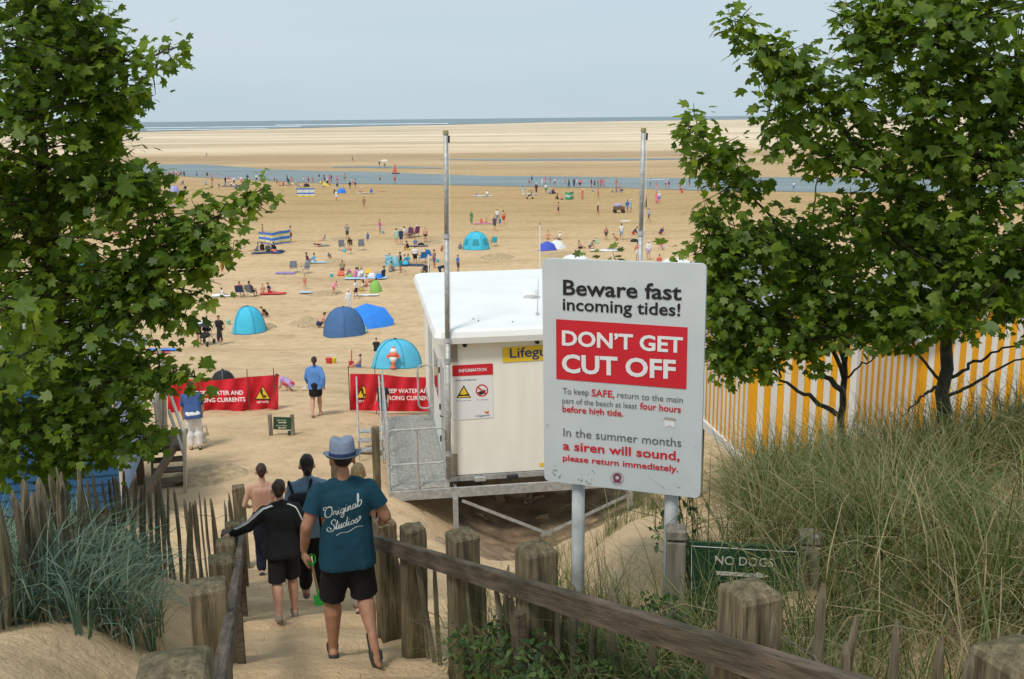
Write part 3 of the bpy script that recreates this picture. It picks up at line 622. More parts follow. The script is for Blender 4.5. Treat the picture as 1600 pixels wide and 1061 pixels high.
# ------------------------------------------------------------------ tide warning sign
TL, TR, BLc = P(847, 404, 5.42), P(1104, 412.5, 5.12), P(850, 751, 5.42)
BRc = P(1094, 779, 5.12)
sr = (TR - TL).normalized(); sdn = (((BLc - TL) + (BRc - TR)) / 2); sd_ = (sdn - sr * sdn.dot(sr)).normalized(); SN = sr.cross(sd_).normalized()
if SN.y > 0: SN = -SN
def sh(px, py, lift=0.0): return plane_hit(px, py, TL + SN * lift, SN)
sign = thing('warning_sign', 'white sign warning of fast incoming tides beside the right handrail', 'sign', (sh(960, 900).x, sh(960, 900).y, g1(sh(960, 900).x, sh(960, 900).y)))
SIGNP = mat('sign_panel', (0.56, 0.60, 0.605), 0.45, 0.03, 3, col2=(0.59, 0.625, 0.63))
def rounded(c, r, n=4):
    out = []; N = len(c)
    for i in range(N):
        p = c[i]; a = (c[i - 1] - p).normalized(); b = (c[(i + 1) % N] - p).normalized()
        for k in range(n + 1):
            t = k / n; out.append(p + a * r * (1 - t) ** 2 + b * r * t ** 2)
    return out
corners = [sh(847, 404), sh(850.5, 751), sh(1094, 779), sh(1104, 412.5)]
mb = MB(); mb.prism(rounded(corners, .035), -SN * .03); pnl = mb.build('panel', SIGNP, sign)
mb = MB(); mb.prism([p + SN * .002 for p in (sh(869, 498.5), sh(869.5, 592), sh(1072.5, 608), sh(1074.5, 511.5))], SN * .001); mb.build('red_panel', REDP, sign)
SB = .03
def sline(s, x0, y0, x1, y1, cap_px, m, bold, lift=.004, sp=1.0):
    a = sh(x0, y0); b = sh(x1, y1); h = cap_px * mpp(a); return lettering('lettering', s, a, b, h, SN, m, sign, bold, lift=lift, spacing=sp)
sline('Beware fast', 880, 460, 1065, 468.5, 23.5, BLKT, .020)
sline('incoming tides!', 879.5, 484, 1063, 493.5, 19, BLKT, .016)
sline("DON’T GET", 878.5, 538.5, 1067, 550.5, 23, LETW, .028, .006)
sline('CUT OFF', 878.5, 580.5, 1056, 591, 28, LETW, .030, .006)
GREYT = mat('sign_grey_text', (.12, .13, .14), .5)
sline('To keep', 879.5, 615, 920, 617.5, 10, GREYT, .0); sline('SAFE,', 924.5, 618.5, 960, 621, 11, REDP, .018); sline('return to the main', 964.5, 621, 1067, 629.5, 10, GREYT, .0)
sline('part of the beach at least', 879, 629.5, 995.5, 638.5, 9, GREYT, .0); sline('four hours', 1000, 638.5, 1064, 644.5, 10.5, REDP, .018)
sline('before high tide.', 879, 643, 974, 650.5, 10, REDP, .018)
sline('In the summer months', 880.5, 681, 1064.5, 698, 13.5, GREYT, .0)
sline('a siren will sound,', 880, 702, 1062, 719, 14, REDP, .020)
sline('please return immediately.', 879.5, 719, 1060, 737, 9.5, REDP, .018)
# scuffs, lichen, a torn sticker and the round emblem
mb = MB(); mb.prism([p + SN * .002 for p in (sh(1038, 654), sh(1039, 668), sh(1047, 664.5), sh(1053.5, 669), sh(1055, 655.5))], SN * .001); mb.build('torn_sticker', LETW, sign)
mb = MB(); mb.prism([p + SN * .0035 for p in (sh(1038, 651.5), sh(1038, 655), sh(1055.5, 657.5), sh(1055, 653.5))], SN * .0015); mb.build('torn_sticker', mat('sticker_grey', (.35, .34, .28)), sign)
EMB = mat('emblem_maroon', (.22, .05, .09), .5)
ring(964.5, 747, 8.2, 10.5, GREYP, sign, .003, sh, SN); ring(964.5, 746, 3.0, 6.6, EMB, sign, .003, sh, SN)
mb = MB(); mb.prism([p + SN * .003 for p in (sh(958.5, 753), sh(970.5, 754), sh(969, 750.5), sh(960, 749.7))], SN * .001); mb.build('emblem_foot', EMB, sign)
LICH = mat('lichen_stain', (.30, .32, .22), .9, .3, 40)
rs = random.Random(3)
for cx, cy, r, n in [(870, 738, 12, 12), (916, 748, 15, 18), (941, 700, 5, 5), (856, 665, 4, 4), (1085, 700, 3, 3), (1060, 760, 6, 4)]:
    for k in range(n):
        x, y, q = cx + rs.gauss(0, r * .5), cy + rs.gauss(0, r * .4), rs.uniform(.4, 2.0)
        if y > 751 + (x - 850) * .115 - 3: continue
        mb = MB(); mb.prism([sh(x + q * rs.uniform(.5, 1.2) * math.cos(t), y + q * rs.uniform(.5, 1.2) * math.sin(t)) + SN * .001 for t in (0, -1, -2, -3.1, -4.2, -5.2)], SN * .0008); mb.build('lichen_spot', LICH, sign)
POSTG = mat('post_grey_paint', (.47, .50, .50), .5, .15, 9, col2=(.58, .60, .59))
for px, pb in ((899, 905), (1051, 860)):
    a = sh(px, 560) - SN * .075; b = Vector((a.x, a.y, g1(a.x, a.y) - .3)); mb = MB(); mb.tube([a, b], .038, 14); mb.build('post', POSTG, sign, True)
for px, py in ((899, 470), (899, 690), (1051, 480), (1051, 710)):
    a = sh(px, py) - SN * .035; mb = MB(); mb.bar(a - sr * .06, a + sr * .06, .02, .03); mb.build('clip', GALV, sign)

# ------------------------------------------------------------------ NO DOGS board
GREENB = mat('green_board', (.020, .060, .030), .4, .15, 4)
BOARDW = mat('board_post_wood', (.16, .135, .105), .85, .25, 5, .6, 22, stretch=(5, 5, .5), col2=(.24, .21, .17), detail=7)
nd = thing('dogs_sign', 'dark green sign reading NO DOGS with an arrow', 'sign', (P(1165, 950, 5.0).x, 5.0, g1(P(1165, 950, 5.0).x, 5.0)))
NA, NB_ = P(1076, 847, 5.06), P(1252, 858, 4.98); NC = P(1078, 960, 5.06)
nr = (NB_ - NA).normalized(); NN = nr.cross(Vector((0, 0, -1))).normalized(); NN = -NN if NN.y > 0 else NN
def nh(px, py): return plane_hit(px, py, NA, NN)
mb = MB(); mb.prism([nh(1076, 847), nh(1077, 965), nh(1251, 985), nh(1252, 857)], -NN * .025); mb.build('panel', GREENB, nd)
mb = MB()
for a, b in [((1080, 853), (1247, 862.5)), ((1080.5, 965), (1080.5, 853)), ((1247, 975), (1247, 862.5))]:
    mb.bar(nh(*a) + NN * .002, nh(*b) + NN * .002, .003, .0035, up=NN)
mb.build('border', LETW, nd)
BONE = mat('letter_cream', (.66, .66, .56), .5)
lettering('lettering', 'NO DOGS', nh(1117, 881), nh(1208, 886), 14.5 * mpp(NA), NN, BONE, nd, .004, lift=.003)
ar = [(1119, 892), (1119.5, 898), (1176, 901.5), (1176, 905), (1202, 900.5), (1182, 893), (1182, 895.8)]
mb = MB(); mb.prism([nh(*p) + NN * .002 for p in ar], NN * .001); mb.build('arrow', BONE, nd)
for px, py in ((1058, 822), (1268, 829)):
    a = P(px, py, 5.02); b = g1(a.x, a.y) - .3
    mb = MB(); mb.box((a.x, a.y + .02, (a.z - .085 + b) / 2), (.105, .105, a.z - .085 - b), rotz(math.atan2(nr.y, nr.x)), .006); mb.build('post', BOARDW, nd)
    mb = MB(); mb.box((a.x, a.y + .02, a.z - .045), (.112, .112, .065), rotz(math.atan2(nr.y, nr.x)), .012); mb.build('post_cap', BOARDW, nd)

# ------------------------------------------------------------------ beach huts
YELS = [mat('hut_yellow_%d' % k, q, .55, .10, 2.5, stretch=(2, 2, .4), detail=6) for k, q in enumerate([(.78, .36, .012), (.74, .335, .014), (.80, .385, .02)])]; WHS = [mat('hut_white_%d' % k, q, .55, .07, 2.5, stretch=(2, 2, .4), detail=6) for k, q in enumerate([(.72, .70, .66), (.67, .65, .60), (.74, .71, .65)])]
YEL = mat('hut_yellow', (.74, .36, .025), .55, .06, 3); HWH = mat('hut_white', (.72, .70, .66), .55, .05, 3)
BLU1 = mat('hut_deep_blue', (.020, .085, .19), .5, .12, 3); BLU2 = mat('hut_pale_blue', (.30, .42, .60), .5, .06, 2)
FELT = mat('roof_felt', (.30, .31, .33), .8, .1, 8, .3, 60); TIMB = mat('hut_timber', (.15, .11, .075), .85, .2, 5, .3, 30, stretch=(1, 1, 4))
CREAMW = mat('cream_rail', (.50, .46, .37), .6, .06)
def hut(name, label, O, ang, W, D, Hh, rise, stripe=None, back=None, side=None, ground_drop=.7, bw=.109):
    a_ = Vector((math.cos(ang), math.sin(ang), 0)); b_ = Vector((-math.sin(ang), math.cos(ang), 0)); M_ = Matrix((a_, b_, UPV)).transposed()
    L = lambda a, b, c: O + a_ * a + b_ * b + UPV * c
    base = L(W / 2, D / 2, 0); t = thing(name, label, 'beach hut', (base.x, base.y, g1(base.x, base.y)), 'beach huts' if stripe else None)
    th = .06
    mb = MB(); mb.box(L(W / 2, D / 2, Hh / 2), (W - .06, D - .06, Hh), M_)
    mb.prism([L(.03, .03, Hh), L(W - .03, .03, Hh), L(W / 2, .03, Hh + rise)], b_ * (D - .06)); mb.build('wall', HWH if stripe else side, t)
    if stripe:
        n = int(W / bw); w = W / n
        for k in range(n):
            x = (k + .5) * w; top = Hh + rise * (1 - abs(x - W / 2) / (W / 2)) - .03
            mb = MB(); mb.box(L(x, -.004 - .003 * (k % 2), top / 2), (w - .004, .022, top), M_); mb.build('board', random.choice(YELS if k % 2 == 0 else WHS), t)
        n = int(D / bw); w = D / n
        for k in range(n):
            mb = MB(); mb.box(L(.004 - .003 * (k % 2), (k + .5) * w, Hh / 2 - .01), (.022, w - .004, Hh - .02), M_); mb.build('board', random.choice(YELS if k % 2 == 0 else WHS), t)
        mb = MB(); mb.box(L(W / 2, -.03, -.03), (W + .1, .05, .16), M_); mb.build('skirting', HWH, t)
        mb = MB(); mb.box(L(-.03, D / 2, -.03), (.05, D + .06, .16), M_); mb.build('skirting', HWH, t)
    else:
        n = int(Hh / .15); h = Hh / n
        for k in range(n):
            mb = MB(); mb.add([L(-.01, -.012, k * h), L(W + .01, -.012, k * h), L(W + .01, -.03, k * h + .005), L(-.01, -.03, k * h + .005), L(-.01, -.002, (k + 1) * h), L(W + .01, -.002, (k + 1) * h)],
                              [(3, 2, 5, 4), (0, 1, 2, 3)]); mb.build('board', back, t)
        mb = MB(); mb.prism([L(.0, -.012, Hh), L(W, -.012, Hh), L(W / 2, -.012, Hh + rise)], b_ * .02); mb.build('gable', back, t)
        mb = MB(); mb.box(L(W + .012, -.03, Hh / 2), (.05, .05, Hh), M_); mb.build('corner_trim', CREAMW, t)
    for s in (0, 1):
        x0 = -.18 if s == 0 else W + .18; zz = Hh - .18 * rise / (W / 2)
        mb = MB(); mb.prism([L(x0, -.2, zz), L(W / 2, -.2, Hh + rise + .0), L(W / 2, -.2, Hh + rise + .06), L(x0, -.2, zz + .06)], b_ * (D + .4)); mb.build('roof', FELT, t)
        mb = MB(); mb.prism([L(x0, -.225, zz - .06), L(W / 2, -.225, Hh + rise - .06), L(W / 2, -.225, Hh + rise + .07), L(x0, -.225, zz + .07)], b_ * .02); mb.build('bargeboard', HWH if stripe else FELT, t)
    for a in (.15, W - .15):
        for b in (.15, D - .15):
            q = L(a, b, -.1); z = g1(q.x, q.y) - .4; mb = MB(); mb.box((q.x, q.y, (q.z + z) / 2), (.14, .14, max(.2, q.z - z)), M_); mb.build('stilt', TIMB, t)
    for b in (.12, D - .12):
        mb = MB(); mb.box(L(W / 2, b, -.18), (W, .1, .14), M_); mb.build('bearer', TIMB, t)
    return t, L, M_
HA = R(7.0)
H1 = P(1168, 722, 16.0)
hut('beach_hut', 'yellow and white striped beach hut just right of the tide sign', H1, HA, 1.84, 3.2, 2.25, .85, (YEL, HWH))
H2 = P(1427, 722, 16.2)
hut('beach_hut', 'yellow and white striped beach hut behind the right-hand tree trunk', H2, HA, 3.0, 3.0, 2.25, .95, (YEL, HWH))
H3o = P(193, 792, 16.0); HB = R(13)
a_ = Vector((math.cos(HB), math.sin(HB), 0))
bh, LB, MBm = hut('beach_hut', 'blue beach hut behind the left tree with cream balustrade', H3o - a_ * 2.6, HB, 2.6, 3.3, 2.25, .85, None, BLU1, BLU2)
# its veranda, balustrade and steps
mb = MB(); mb.box(LB(1.3 + .35, 3.3 + .55, -.05), (3.3, 1.1, .08), MBm); mb.build('deck', TIMB, bh)
mb = MB(); mb.bar(LB(2.75, -.1, -.14), LB(3.2, 4.4, -.10), .06, .2); mb.build('deck_beam', TIMB, bh)
for k in range(9):
    mb = MB(); mb.box(LB(2.86, 3.0 + k * .15, .5), (.03, .09, .95), MBm); mb.build('baluster', CREAMW, bh)
mb = MB(); mb.box(LB(2.86, 3.6, 1.0), (.07, 1.45, .05), MBm); mb.build('top_rail', CREAMW, bh)
mb = MB(); mb.box(LB(2.86, 4.35, .85), (.09, .09, 1.9), MBm); mb.build('newel', CREAMW, bh)
for px, y0, y1, Y in ((257, 560, 700, 19.6),):
    a = P(px, y0, Y); b = P(px, y1, Y); mb = MB(); mb.tube([a, b], .05, 8); mb.build('veranda_post', CREAMW, bh)
st0 = P(262, 702, 19.7); st1 = P(267, 786, 18.3)
dv = (st1 - st0)
for k in range(6):
    c = st0 + dv * (k / 5); mb = MB(); mb.box(c, (.62, .26, .04), MBm); mb.build('tread', TIMB, bh)
for s in (-.32, .32):
    mb = MB(); mb.bar(st0 + a_ * s - Vector((0, 0, .03)), st1 + a_ * s + dv * .08 - Vector((0, 0, .03)), .04, .2); mb.build('stringer', TIMB, bh)
for (x0, y0), (x1, y1) in [((262, 606), (288, 678)), ((264, 642), (288, 712))]:
    mb = MB(); mb.bar(P(x0, y0, 19.6), P(x1, y1, 18.4), .05, .07); mb.build('handrail', CREAMW, bh)
mb = MB(); mb.bar(P(288, 672, 18.4), P(290, 786, 18.4), .06, .06, up=(0, 1, 0)); mb.build('newel', CREAMW, bh)

# ------------------------------------------------------------------ red warning banners and the small green sign
BANR = mat('banner_red', (.62, .02, .035), .6, .08, 1.5)
def banner(label, spans, ybot, ytop, Yd, words, tri_at, poles):
    base = GH(*poles[0]); t = thing('beach_banner', label, 'banner', base, 'red warning banners')
    O_ = P(spans[0], ybot[0], Yd[0]); E_ = P(spans[1], ybot[1], Yd[1]); n = 64; V = []; F = []
    for i in range(n + 1):
        s = i / n
        for j in range(7):
            v = j / 6
            px = spans[0] + (spans[1] - spans[0]) * s; yb = np.interp(s, [0, .5, 1], [ybot[0], (ybot[0] + ybot[1]) / 2 + 1, ybot[1]]); yt = np.interp(s, ytop[0], ytop[1])
            Y = Yd[0] + (Yd[1] - Yd[0]) * s + .10 * math.sin(s * 17 + v * 2.4) * (1 - .5 * v) + .07 * math.sin(s * 37 - v * 5) * (1 - v * .6) + .03 * math.sin(s * 71 + v * 9)
            V.append(P(px, yb + (yt - yb) * v, Y))
    for i in range(n):
        for j in range(6): F.append((i * 7 + j, (i + 1) * 7 + j, (i + 1) * 7 + j + 1, i * 7 + j + 1))
    link('cloth', mesh('cloth', V, F, BANR, True), t)
    Ym = (Yd[0] + Yd[1]) / 2
    for s, x0, y0, x1, y1, cap in words:
        a = P(x0, y0, Ym - .24); b = P(x1, y1, Ym - .24); lettering('lettering', s, a, b, cap * mpp(a), Vector((0, -1, .1)), LETW, t, .02, lift=.0)
    cx, cy, s = tri_at
    for sz, m, dy in ((s, BLKT, .25), (s * .8, YELP, .255)):
        mb = MB(); mb.prism([P(cx - sz, cy + sz * .8, Ym - dy), P(cx + sz, cy + sz * .8, Ym - dy), P(cx, cy - sz * .95, Ym - dy)], Vector((0, -.003, 0))); mb.build('warning_triangle', m, t)
    mb = MB()
    for q in range(3): mb.prism([P(cx - 1 + q * 2.4, cy + 7, Ym - .265), P(cx + .8 + q * 2.4, cy + 7, Ym - .265), P(cx + .8 + q * 2.4, cy + 1.5 + q, Ym - .265), P(cx - 1 + q * 2.4, cy + 1 + q, Ym - .265)], Vector((0, -.002, 0)))
    mb.tube([P(cx - 2, cy - 6, Ym - .265), P(cx - 2, cy + 1, Ym - .265)], .03, 6); mb.build('warning_symbol', BLKT, t)
    lettering('lettering', 'DEEP WATER', P(cx - 9, cy + 15.5, Ym - .25), P(cx + 9.5, cy + 14.8, Ym - .25), 3 * mpp(base), Vector((0, -1, .1)), LETW, t, .01, lift=0)
    for px, py in poles:
        b = P(px, py, Ym + .1); mb = MB(); mb.tube([Vector((b.x, b.y, g1(b.x, b.y) - .2)), b + Vector((0, 0, .05)) + UPV * (63 * mpp(b))], .013, 6); mb.build('pole', WOOD_T, t)
    return t
banner('long red banner warning of deep water beside the left hut steps', (262, 435), (648, 642.5), ([0, .45, .72, 1], [592, 594, 589, 585.5]), (27.6, 28.2),
       [('DEEP WATER AND', 306, 617.5, 380, 616.5, 6.5), ('STRONG CURRENTS', 301, 629, 383.5, 627, 6.5)], (410.5, 614.5, 13), [(272, 640), (390, 640), (431, 638)])
banner('red banner warning of deep water behind the cabin steps', (547, 700), (641, 643), ([0, .3, .55, 1], [584, 584.5, 589, 590]), (27.4, 28.0),
       [('DEEP WATER AND', 600, 614, 676, 614, 6.5), ('STRONG CURRENTS', 597, 625, 679, 625, 6.5)], (568, 613, 13), [(547, 636), (588, 636), (690, 640)])
sg = GH(441, 680); gs = thing('small_sign', 'small low green sign on two wooden posts in the sand', 'sign', sg)
for dx in (-17.5, 17): 
    b = P(441 + dx, 681, sg.y); mb = MB(); mb.box((b.x, b.y, b.z + .25), (.085, .085, .62), None, .006); mb.build('post', BOARDW, gs)
def gsp(px, py): return P(px, py, sg.y - .05)
mb = MB(); mb.prism([gsp(427, 671), gsp(455, 671.5), gsp(455, 652.5), gsp(427, 651.5)], Vector((0, .03, 0))); mb.build('panel', GREENB, gs)
for s, x0, x1, y in (('NO DOGS', 433, 447, 658), ('PLAY AREA', 432, 448.5, 666.3)): lettering('lettering', s, gsp(x0, y), gsp(x1, y), 2.6 * mpp(sg), Vector((0, -1, 0)), BONE, gs, .0, lift=.004)
for y, f in ((660.3, 1), (668.6, -1)):
    mb = MB(); mb.prism([p + Vector((0, -.004, 0)) for p in (gsp(441 - 6 * f, y + .6), gsp(441 + 4 * f, y + .6), gsp(441 + 4 * f, y + 1.3), gsp(441 + 7 * f, y), gsp(441 + 4 * f, y - 1.3), gsp(441 + 4 * f, y - .6), gsp(441 - 6 * f, y - .6))], Vector((0, -.002, 0))); mb.build('arrow', BONE, gs)
mb = MB(); mb.prism([gsp(449.5, 684), gsp(454, 684), gsp(454, 673), gsp(449.5, 673.5)], Vector((0, .02, 0))); mb.build('plaque', GREENB, gs)
# ------------------------------------------------------------------ sycamore trees
BARK = mat('bark', (.055, .048, .034), .9, .3, 7, .8, 30, col2=(.11, .098, .07))
TWIG = mat('twig_bark', (.035, .026, .018), .8, .2, 9)
LEAF = leafmat('sycamore_leaf', (.060, .112, .013), [(.088, .158, .015), (.118, .195, .018), (.155, .235, .024), (.21, .285, .040)], .55, .45)
_half = [(0, 1.0), (12, .80), (25, .58), (46, .94), (69, .50), (98, .68), (140, .38)]
def leaf_template():
    out = [(r * math.sin(R(a)), r * math.cos(R(a))) for a, r in _half] + [(-r * math.sin(R(a)), r * math.cos(R(a))) for a, r in _half[:0:-1]]
    V = [(0, 0, 0)] + [(x * .60, y * .60, -.10 * (x * x + .7 * y * y) + .05 * abs(x)) for x, y in out]
    n = len(out); F = [(0, 1 + k, 1 + (k + 1) % n) for k in range(n)]
    V = np.array(V); V[:, 1] += .18
    return V, np.array(F)
LV, LF = leaf_template()
SINGLE_LEAF = mesh('leaf', LV, LF, LEAF)
def leaf_frames(pos, out, rng, droop=0.35):
    """leaf blade matrices: blades mostly face up and outwards, tips hang outwards"""
    n = len(pos)
    nrm = np.stack([rng.normal(0, .42, n), rng.normal(-.10, .42, n), np.abs(rng.normal(.72, .28, n))], 1) + out * .30 + np.array([-.06, -.22, 0])
    nrm /= np.linalg.norm(nrm, axis=1)[:, None]
    t = out + rng.normal(0, .7, (n, 3)); t[:, 2] -= droop
    t -= nrm * (t * nrm).sum(1)[:, None]; t /= (np.linalg.norm(t, axis=1)[:, None] + 1e-9)
    s = np.cross(t, nrm)
    return np.stack([s, t, nrm], 2)
def np_mesh(name, V, F, m, smooth=False):
    me = bpy.data.meshes.new(name); k = F.shape[1]
    me.vertices.add(len(V)); me.vertices.foreach_set('co', np.ascontiguousarray(V, dtype=np.float32).ravel())
    me.loops.add(F.size); me.loops.foreach_set('vertex_index', np.ascontiguousarray(F, dtype=np.int32).ravel()); me.polygons.add(len(F))
    me.polygons.foreach_set('loop_start', np.arange(0, F.size, k)); me.polygons.foreach_set('loop_total', np.full(len(F), k))
    if smooth: me.polygons.foreach_set('use_smooth', np.ones(len(F), bool))
    me.update(calc_edges=True); me.materials.append(m); return me

def sycamore(label, base, trunk, limbs, blobs, leaf=0.105, seed=1, singles=300, clump=11, trunk_r=.07, world=False, group='sycamore trees framing the view', dens=1.0):
    rng = np.random.default_rng(seed); rnd = random.Random(seed)
    t = thing('sycamore_tree', label, 'tree', base, group); PT = (lambda *q: Vector(q)) if world else P
    tp = [Vector(base) - Vector((0, 0, .3))] + [PT(*q[:3]) for q in trunk]
    def smooth_line(pts, n):
        A = np.array([list(p) for p in pts]); d = np.concatenate([[0], np.cumsum(np.linalg.norm(np.diff(A, axis=0), axis=1))]); s = np.linspace(0, d[-1], n)
        B = np.stack([np.interp(s, d, A[:, k]) for k in range(3)], 1)
        for _ in range(2): B[1:-1] = (B[:-2] + 2 * B[1:-1] + B[2:]) / 4
        B[1:-1] += rng.normal(0, .012, B[1:-1].shape); return B
    nodes = []
    T = smooth_line(tp, 16); mb = MB(); rad = np.linspace(trunk_r, trunk_r * .35, 16); mb.tube([Vector(p) for p in T], list(rad), 9); mb.build('trunk', BARK, t, True); nodes.append(T)
    for L in limbs:
        pts = [PT(*q[:3]) for q in L['p']]; r0 = L.get('r', .022)
        B = smooth_line(pts, 4 * len(pts) + 2); mb = MB(); mb.tube([Vector(p) for p in B], list(np.linspace(r0, .005, len(B))), 6); mb.build('branch', BARK, t, True); nodes.append(B)
    NODES = np.concatenate(nodes)
    cen = NODES.mean(0)
    pos = []; outv = []; tw = MB()
    for (px, py, Y, rx, ry, rd, n) in blobs:
        c = PT(px, py, Y); k = 1.0 if world else mpp(c); c = np.array(c); nc = max(1, int(n * dens * (1.05 if n > 150 else 1.1) / clump))
        for i in range(nc):
            u = rng.normal(0, 1, 3); u /= np.linalg.norm(u); u *= rng.random() ** (1 / 2.4)
            q = c + u * (np.array([rx, ry, rd]) if world else np.array([rx * k, rd, ry * k]))
            d = NODES - q; j = np.argmin((d * d).sum(1)); a = NODES[j]
            ln = np.linalg.norm(q - a)
            o = (q - a) / (ln + 1e-6)
            st = q - o * min(ln, .55)
            mid = (st + q) / 2 + rng.normal(0, .03, 3)
            tw.tube([Vector(st), Vector(mid), Vector(q + o * .08)], [.006, .0045, .002], 4, False)
            m_ = max(4, int(rng.normal(clump, 2.5)))
            for w in range(m_):
                s = rng.random(); p = st + (q - st) * (0.25 + .85 * s); rv = rng.normal(0, 1, 3); rv /= np.linalg.norm(rv)
                pos.append(p + rv * rng.uniform(.05, .17)); outv.append(o * .6 + rv)
    pos = np.array(pos); outv = np.array(outv); outv /= np.linalg.norm(outv, axis=1)[:, None]
    tag(tw.build('twigs', TWIG, t), kind='stuff')
    M = leaf_frames(pos, outv, rng); size = leaf * np.clip(rng.lognormal(-.10, .30, len(pos)), .45, 1.7)
    # the leaves nearest the viewer are single parts
    dist = np.linalg.norm(pos - np.array([0, 0, CZ]), axis=1)
    inv = np.array([(lambda q: -20 < q[0] < 1620 and -20 < q[1] < 1080)(proj(p)) for p in pos])
    order = np.argsort(np.where(inv, dist / size, 1e9)); pick = order[:singles]
    keep = np.ones(len(pos), bool); keep[pick] = False
    for i in pick:
        o = link('leaf', SINGLE_LEAF, t); Mx = Matrix(M[i].tolist()).to_4x4(); o.matrix_basis = Matrix.Translation(Vector(pos[i])) @ Mx @ Matrix.Scale(size[i], 4)
    k = np.where(keep)[0]
    W = np.einsum('nij,vj->nvi', M[k], LV) * size[k][:, None, None] + pos[k][:, None, :]
    F = (LF[None] + (np.arange(len(k)) * len(LV))[:, None, None]).reshape(-1, 3)
    tag(link('crown', np_mesh('crown', W.reshape(-1, 3), F, LEAF), t), kind='stuff')
    return len(pos)

# left tree, rooted behind the paling
lb = P(85, 860, 8.6); lb.z = g1(lb.x, lb.y)
blobsL = [(20, -60, 8.0, 150, 100, 1.3, 900), (60, 60, 8.0, 125, 95, 1.2, 950), (125, 15, 8.0, 42, 45, .7, 240), (150, 130, 8.0, 55, 75, .8, 420), (40, 200, 8.0, 150, 90, 1.2, 1000),
          (150, 225, 8.0, 45, 50, .7, 260), (-60, 330, 8.0, 160, 260, 1.3, 800), (60, 330, 8.0, 140, 90, 1.1, 1000), (185, 300, 7.9, 62, 40, .6, 330), (235, 285, 7.9, 28, 26, .4, 70),
          (240, 350, 7.8, 60, 28, .5, 140), (320, 335, 7.8, 50, 20, .35, 110), (385, 320, 7.7, 24, 22, .25, 55), (412, 293, 7.7, 15, 13, .2, 26), (345, 385, 7.8, 40, 22, .35, 105), (285, 400, 7.8, 50, 32, .5, 170), (310, 455, 7.8, 22, 18, .3, 40),
          (60, 460, 8.0, 140, 80, 1.1, 900), (200, 430, 7.9, 70, 55, .7, 420), (215, 500, 7.9, 62, 35, .6, 300), (280, 508, 7.9, 22, 14, .3, 36), (110, 560, 8.0, 130, 60, .9, 700), (30, 650, 8.0, 110, 80, .9, 600),
          (200, 580, 7.9, 55, 32, .5, 220), (265, 592, 7.9, 32, 12, .3, 60), (310, 586, 7.8, 16, 10, .2, 26), (150, 660, 7.9, 70, 45, .6, 320), (225, 690, 7.9, 28, 25, .35, 80), (100, 715, 8.0, 60, 25, .5, 200), (60, 700, 8.2, 95, 55, .6, 480), (120, 725, 8.2, 70, 22, .4, 200), (150, 620, 8.2, 70, 60, .6, 300),
          (255, 85, 7.9, 20, 16, .2, 34), (278, 72, 7.9, 10, 9, .15, 16), (232, 125, 7.9, 12, 14, .2, 16), (190, 85, 7.9, 22, 16, .3, 50), (205, 150, 7.9, 16, 26, .3, 56), (30, 480, 5.6, 26, 50, .2, 60), (12, 560, 5.6, 20, 40, .2, 40)]
limbsL = [dict(p=[(80, 420, 8.4), (60, 200, 8.2), (40, 0, 8.1), (30, -150, 8.0)], r=.06), dict(p=[(60, 190, 8.2), (130, 110, 8.1), (200, 95, 7.95), (260, 85, 7.9), (285, 72, 7.9)], r=.02),
          dict(p=[(80, 300, 8.3), (150, 200, 8.1), (205, 145, 7.95), (245, 100, 7.9)], r=.02), dict(p=[(90, 470, 8.4), (200, 425, 8.0), (260, 380, 7.9), (320, 350, 7.8), (390, 315, 7.7), (415, 292, 7.7)], r=.022),
          dict(p=[(90, 520, 8.4), (200, 450, 8.0), (290, 425, 7.9), (360, 390, 7.8)], r=.02), dict(p=[(90, 540, 8.4), (180, 480, 8.0), (230, 380, 7.9), (245, 300, 7.9)], r=.018),
          dict(p=[(85, 600, 8.5), (170, 590, 8.1), (260, 595, 7.9), (318, 585, 7.8)], r=.016), dict(p=[(85, 640, 8.5), (150, 650, 8.1), (225, 690, 7.9)], r=.015), dict(p=[(80, 400, 8.4), (10, 300, 8.1), (-60, 200, 8)], r=.03),
          dict(p=[(85, 560, 8.5), (30, 600, 8.2), (-30, 640, 8)], r=.02), dict(p=[(90, 470, 8.4), (190, 440, 8.0), (260, 448, 7.9), (315, 455, 7.8)], r=.012), dict(p=[(60, 330, 8.3), (140, 290, 8), (230, 280, 7.9)], r=.016),
          dict(p=[(-60, 520, 6.0), (0, 490, 5.7), (35, 470, 5.6)], r=.012), dict(p=[(-60, 600, 6.0), (-10, 570, 5.7), (15, 550, 5.6)], r=.01)]
sycamore('large dark green sycamore filling the left side above the paling', lb, [(85, 700, 8.6), (90, 520, 8.5), (80, 380, 8.4)], limbsL, blobsL, .104, 5, trunk_r=.13, dens=1.2)

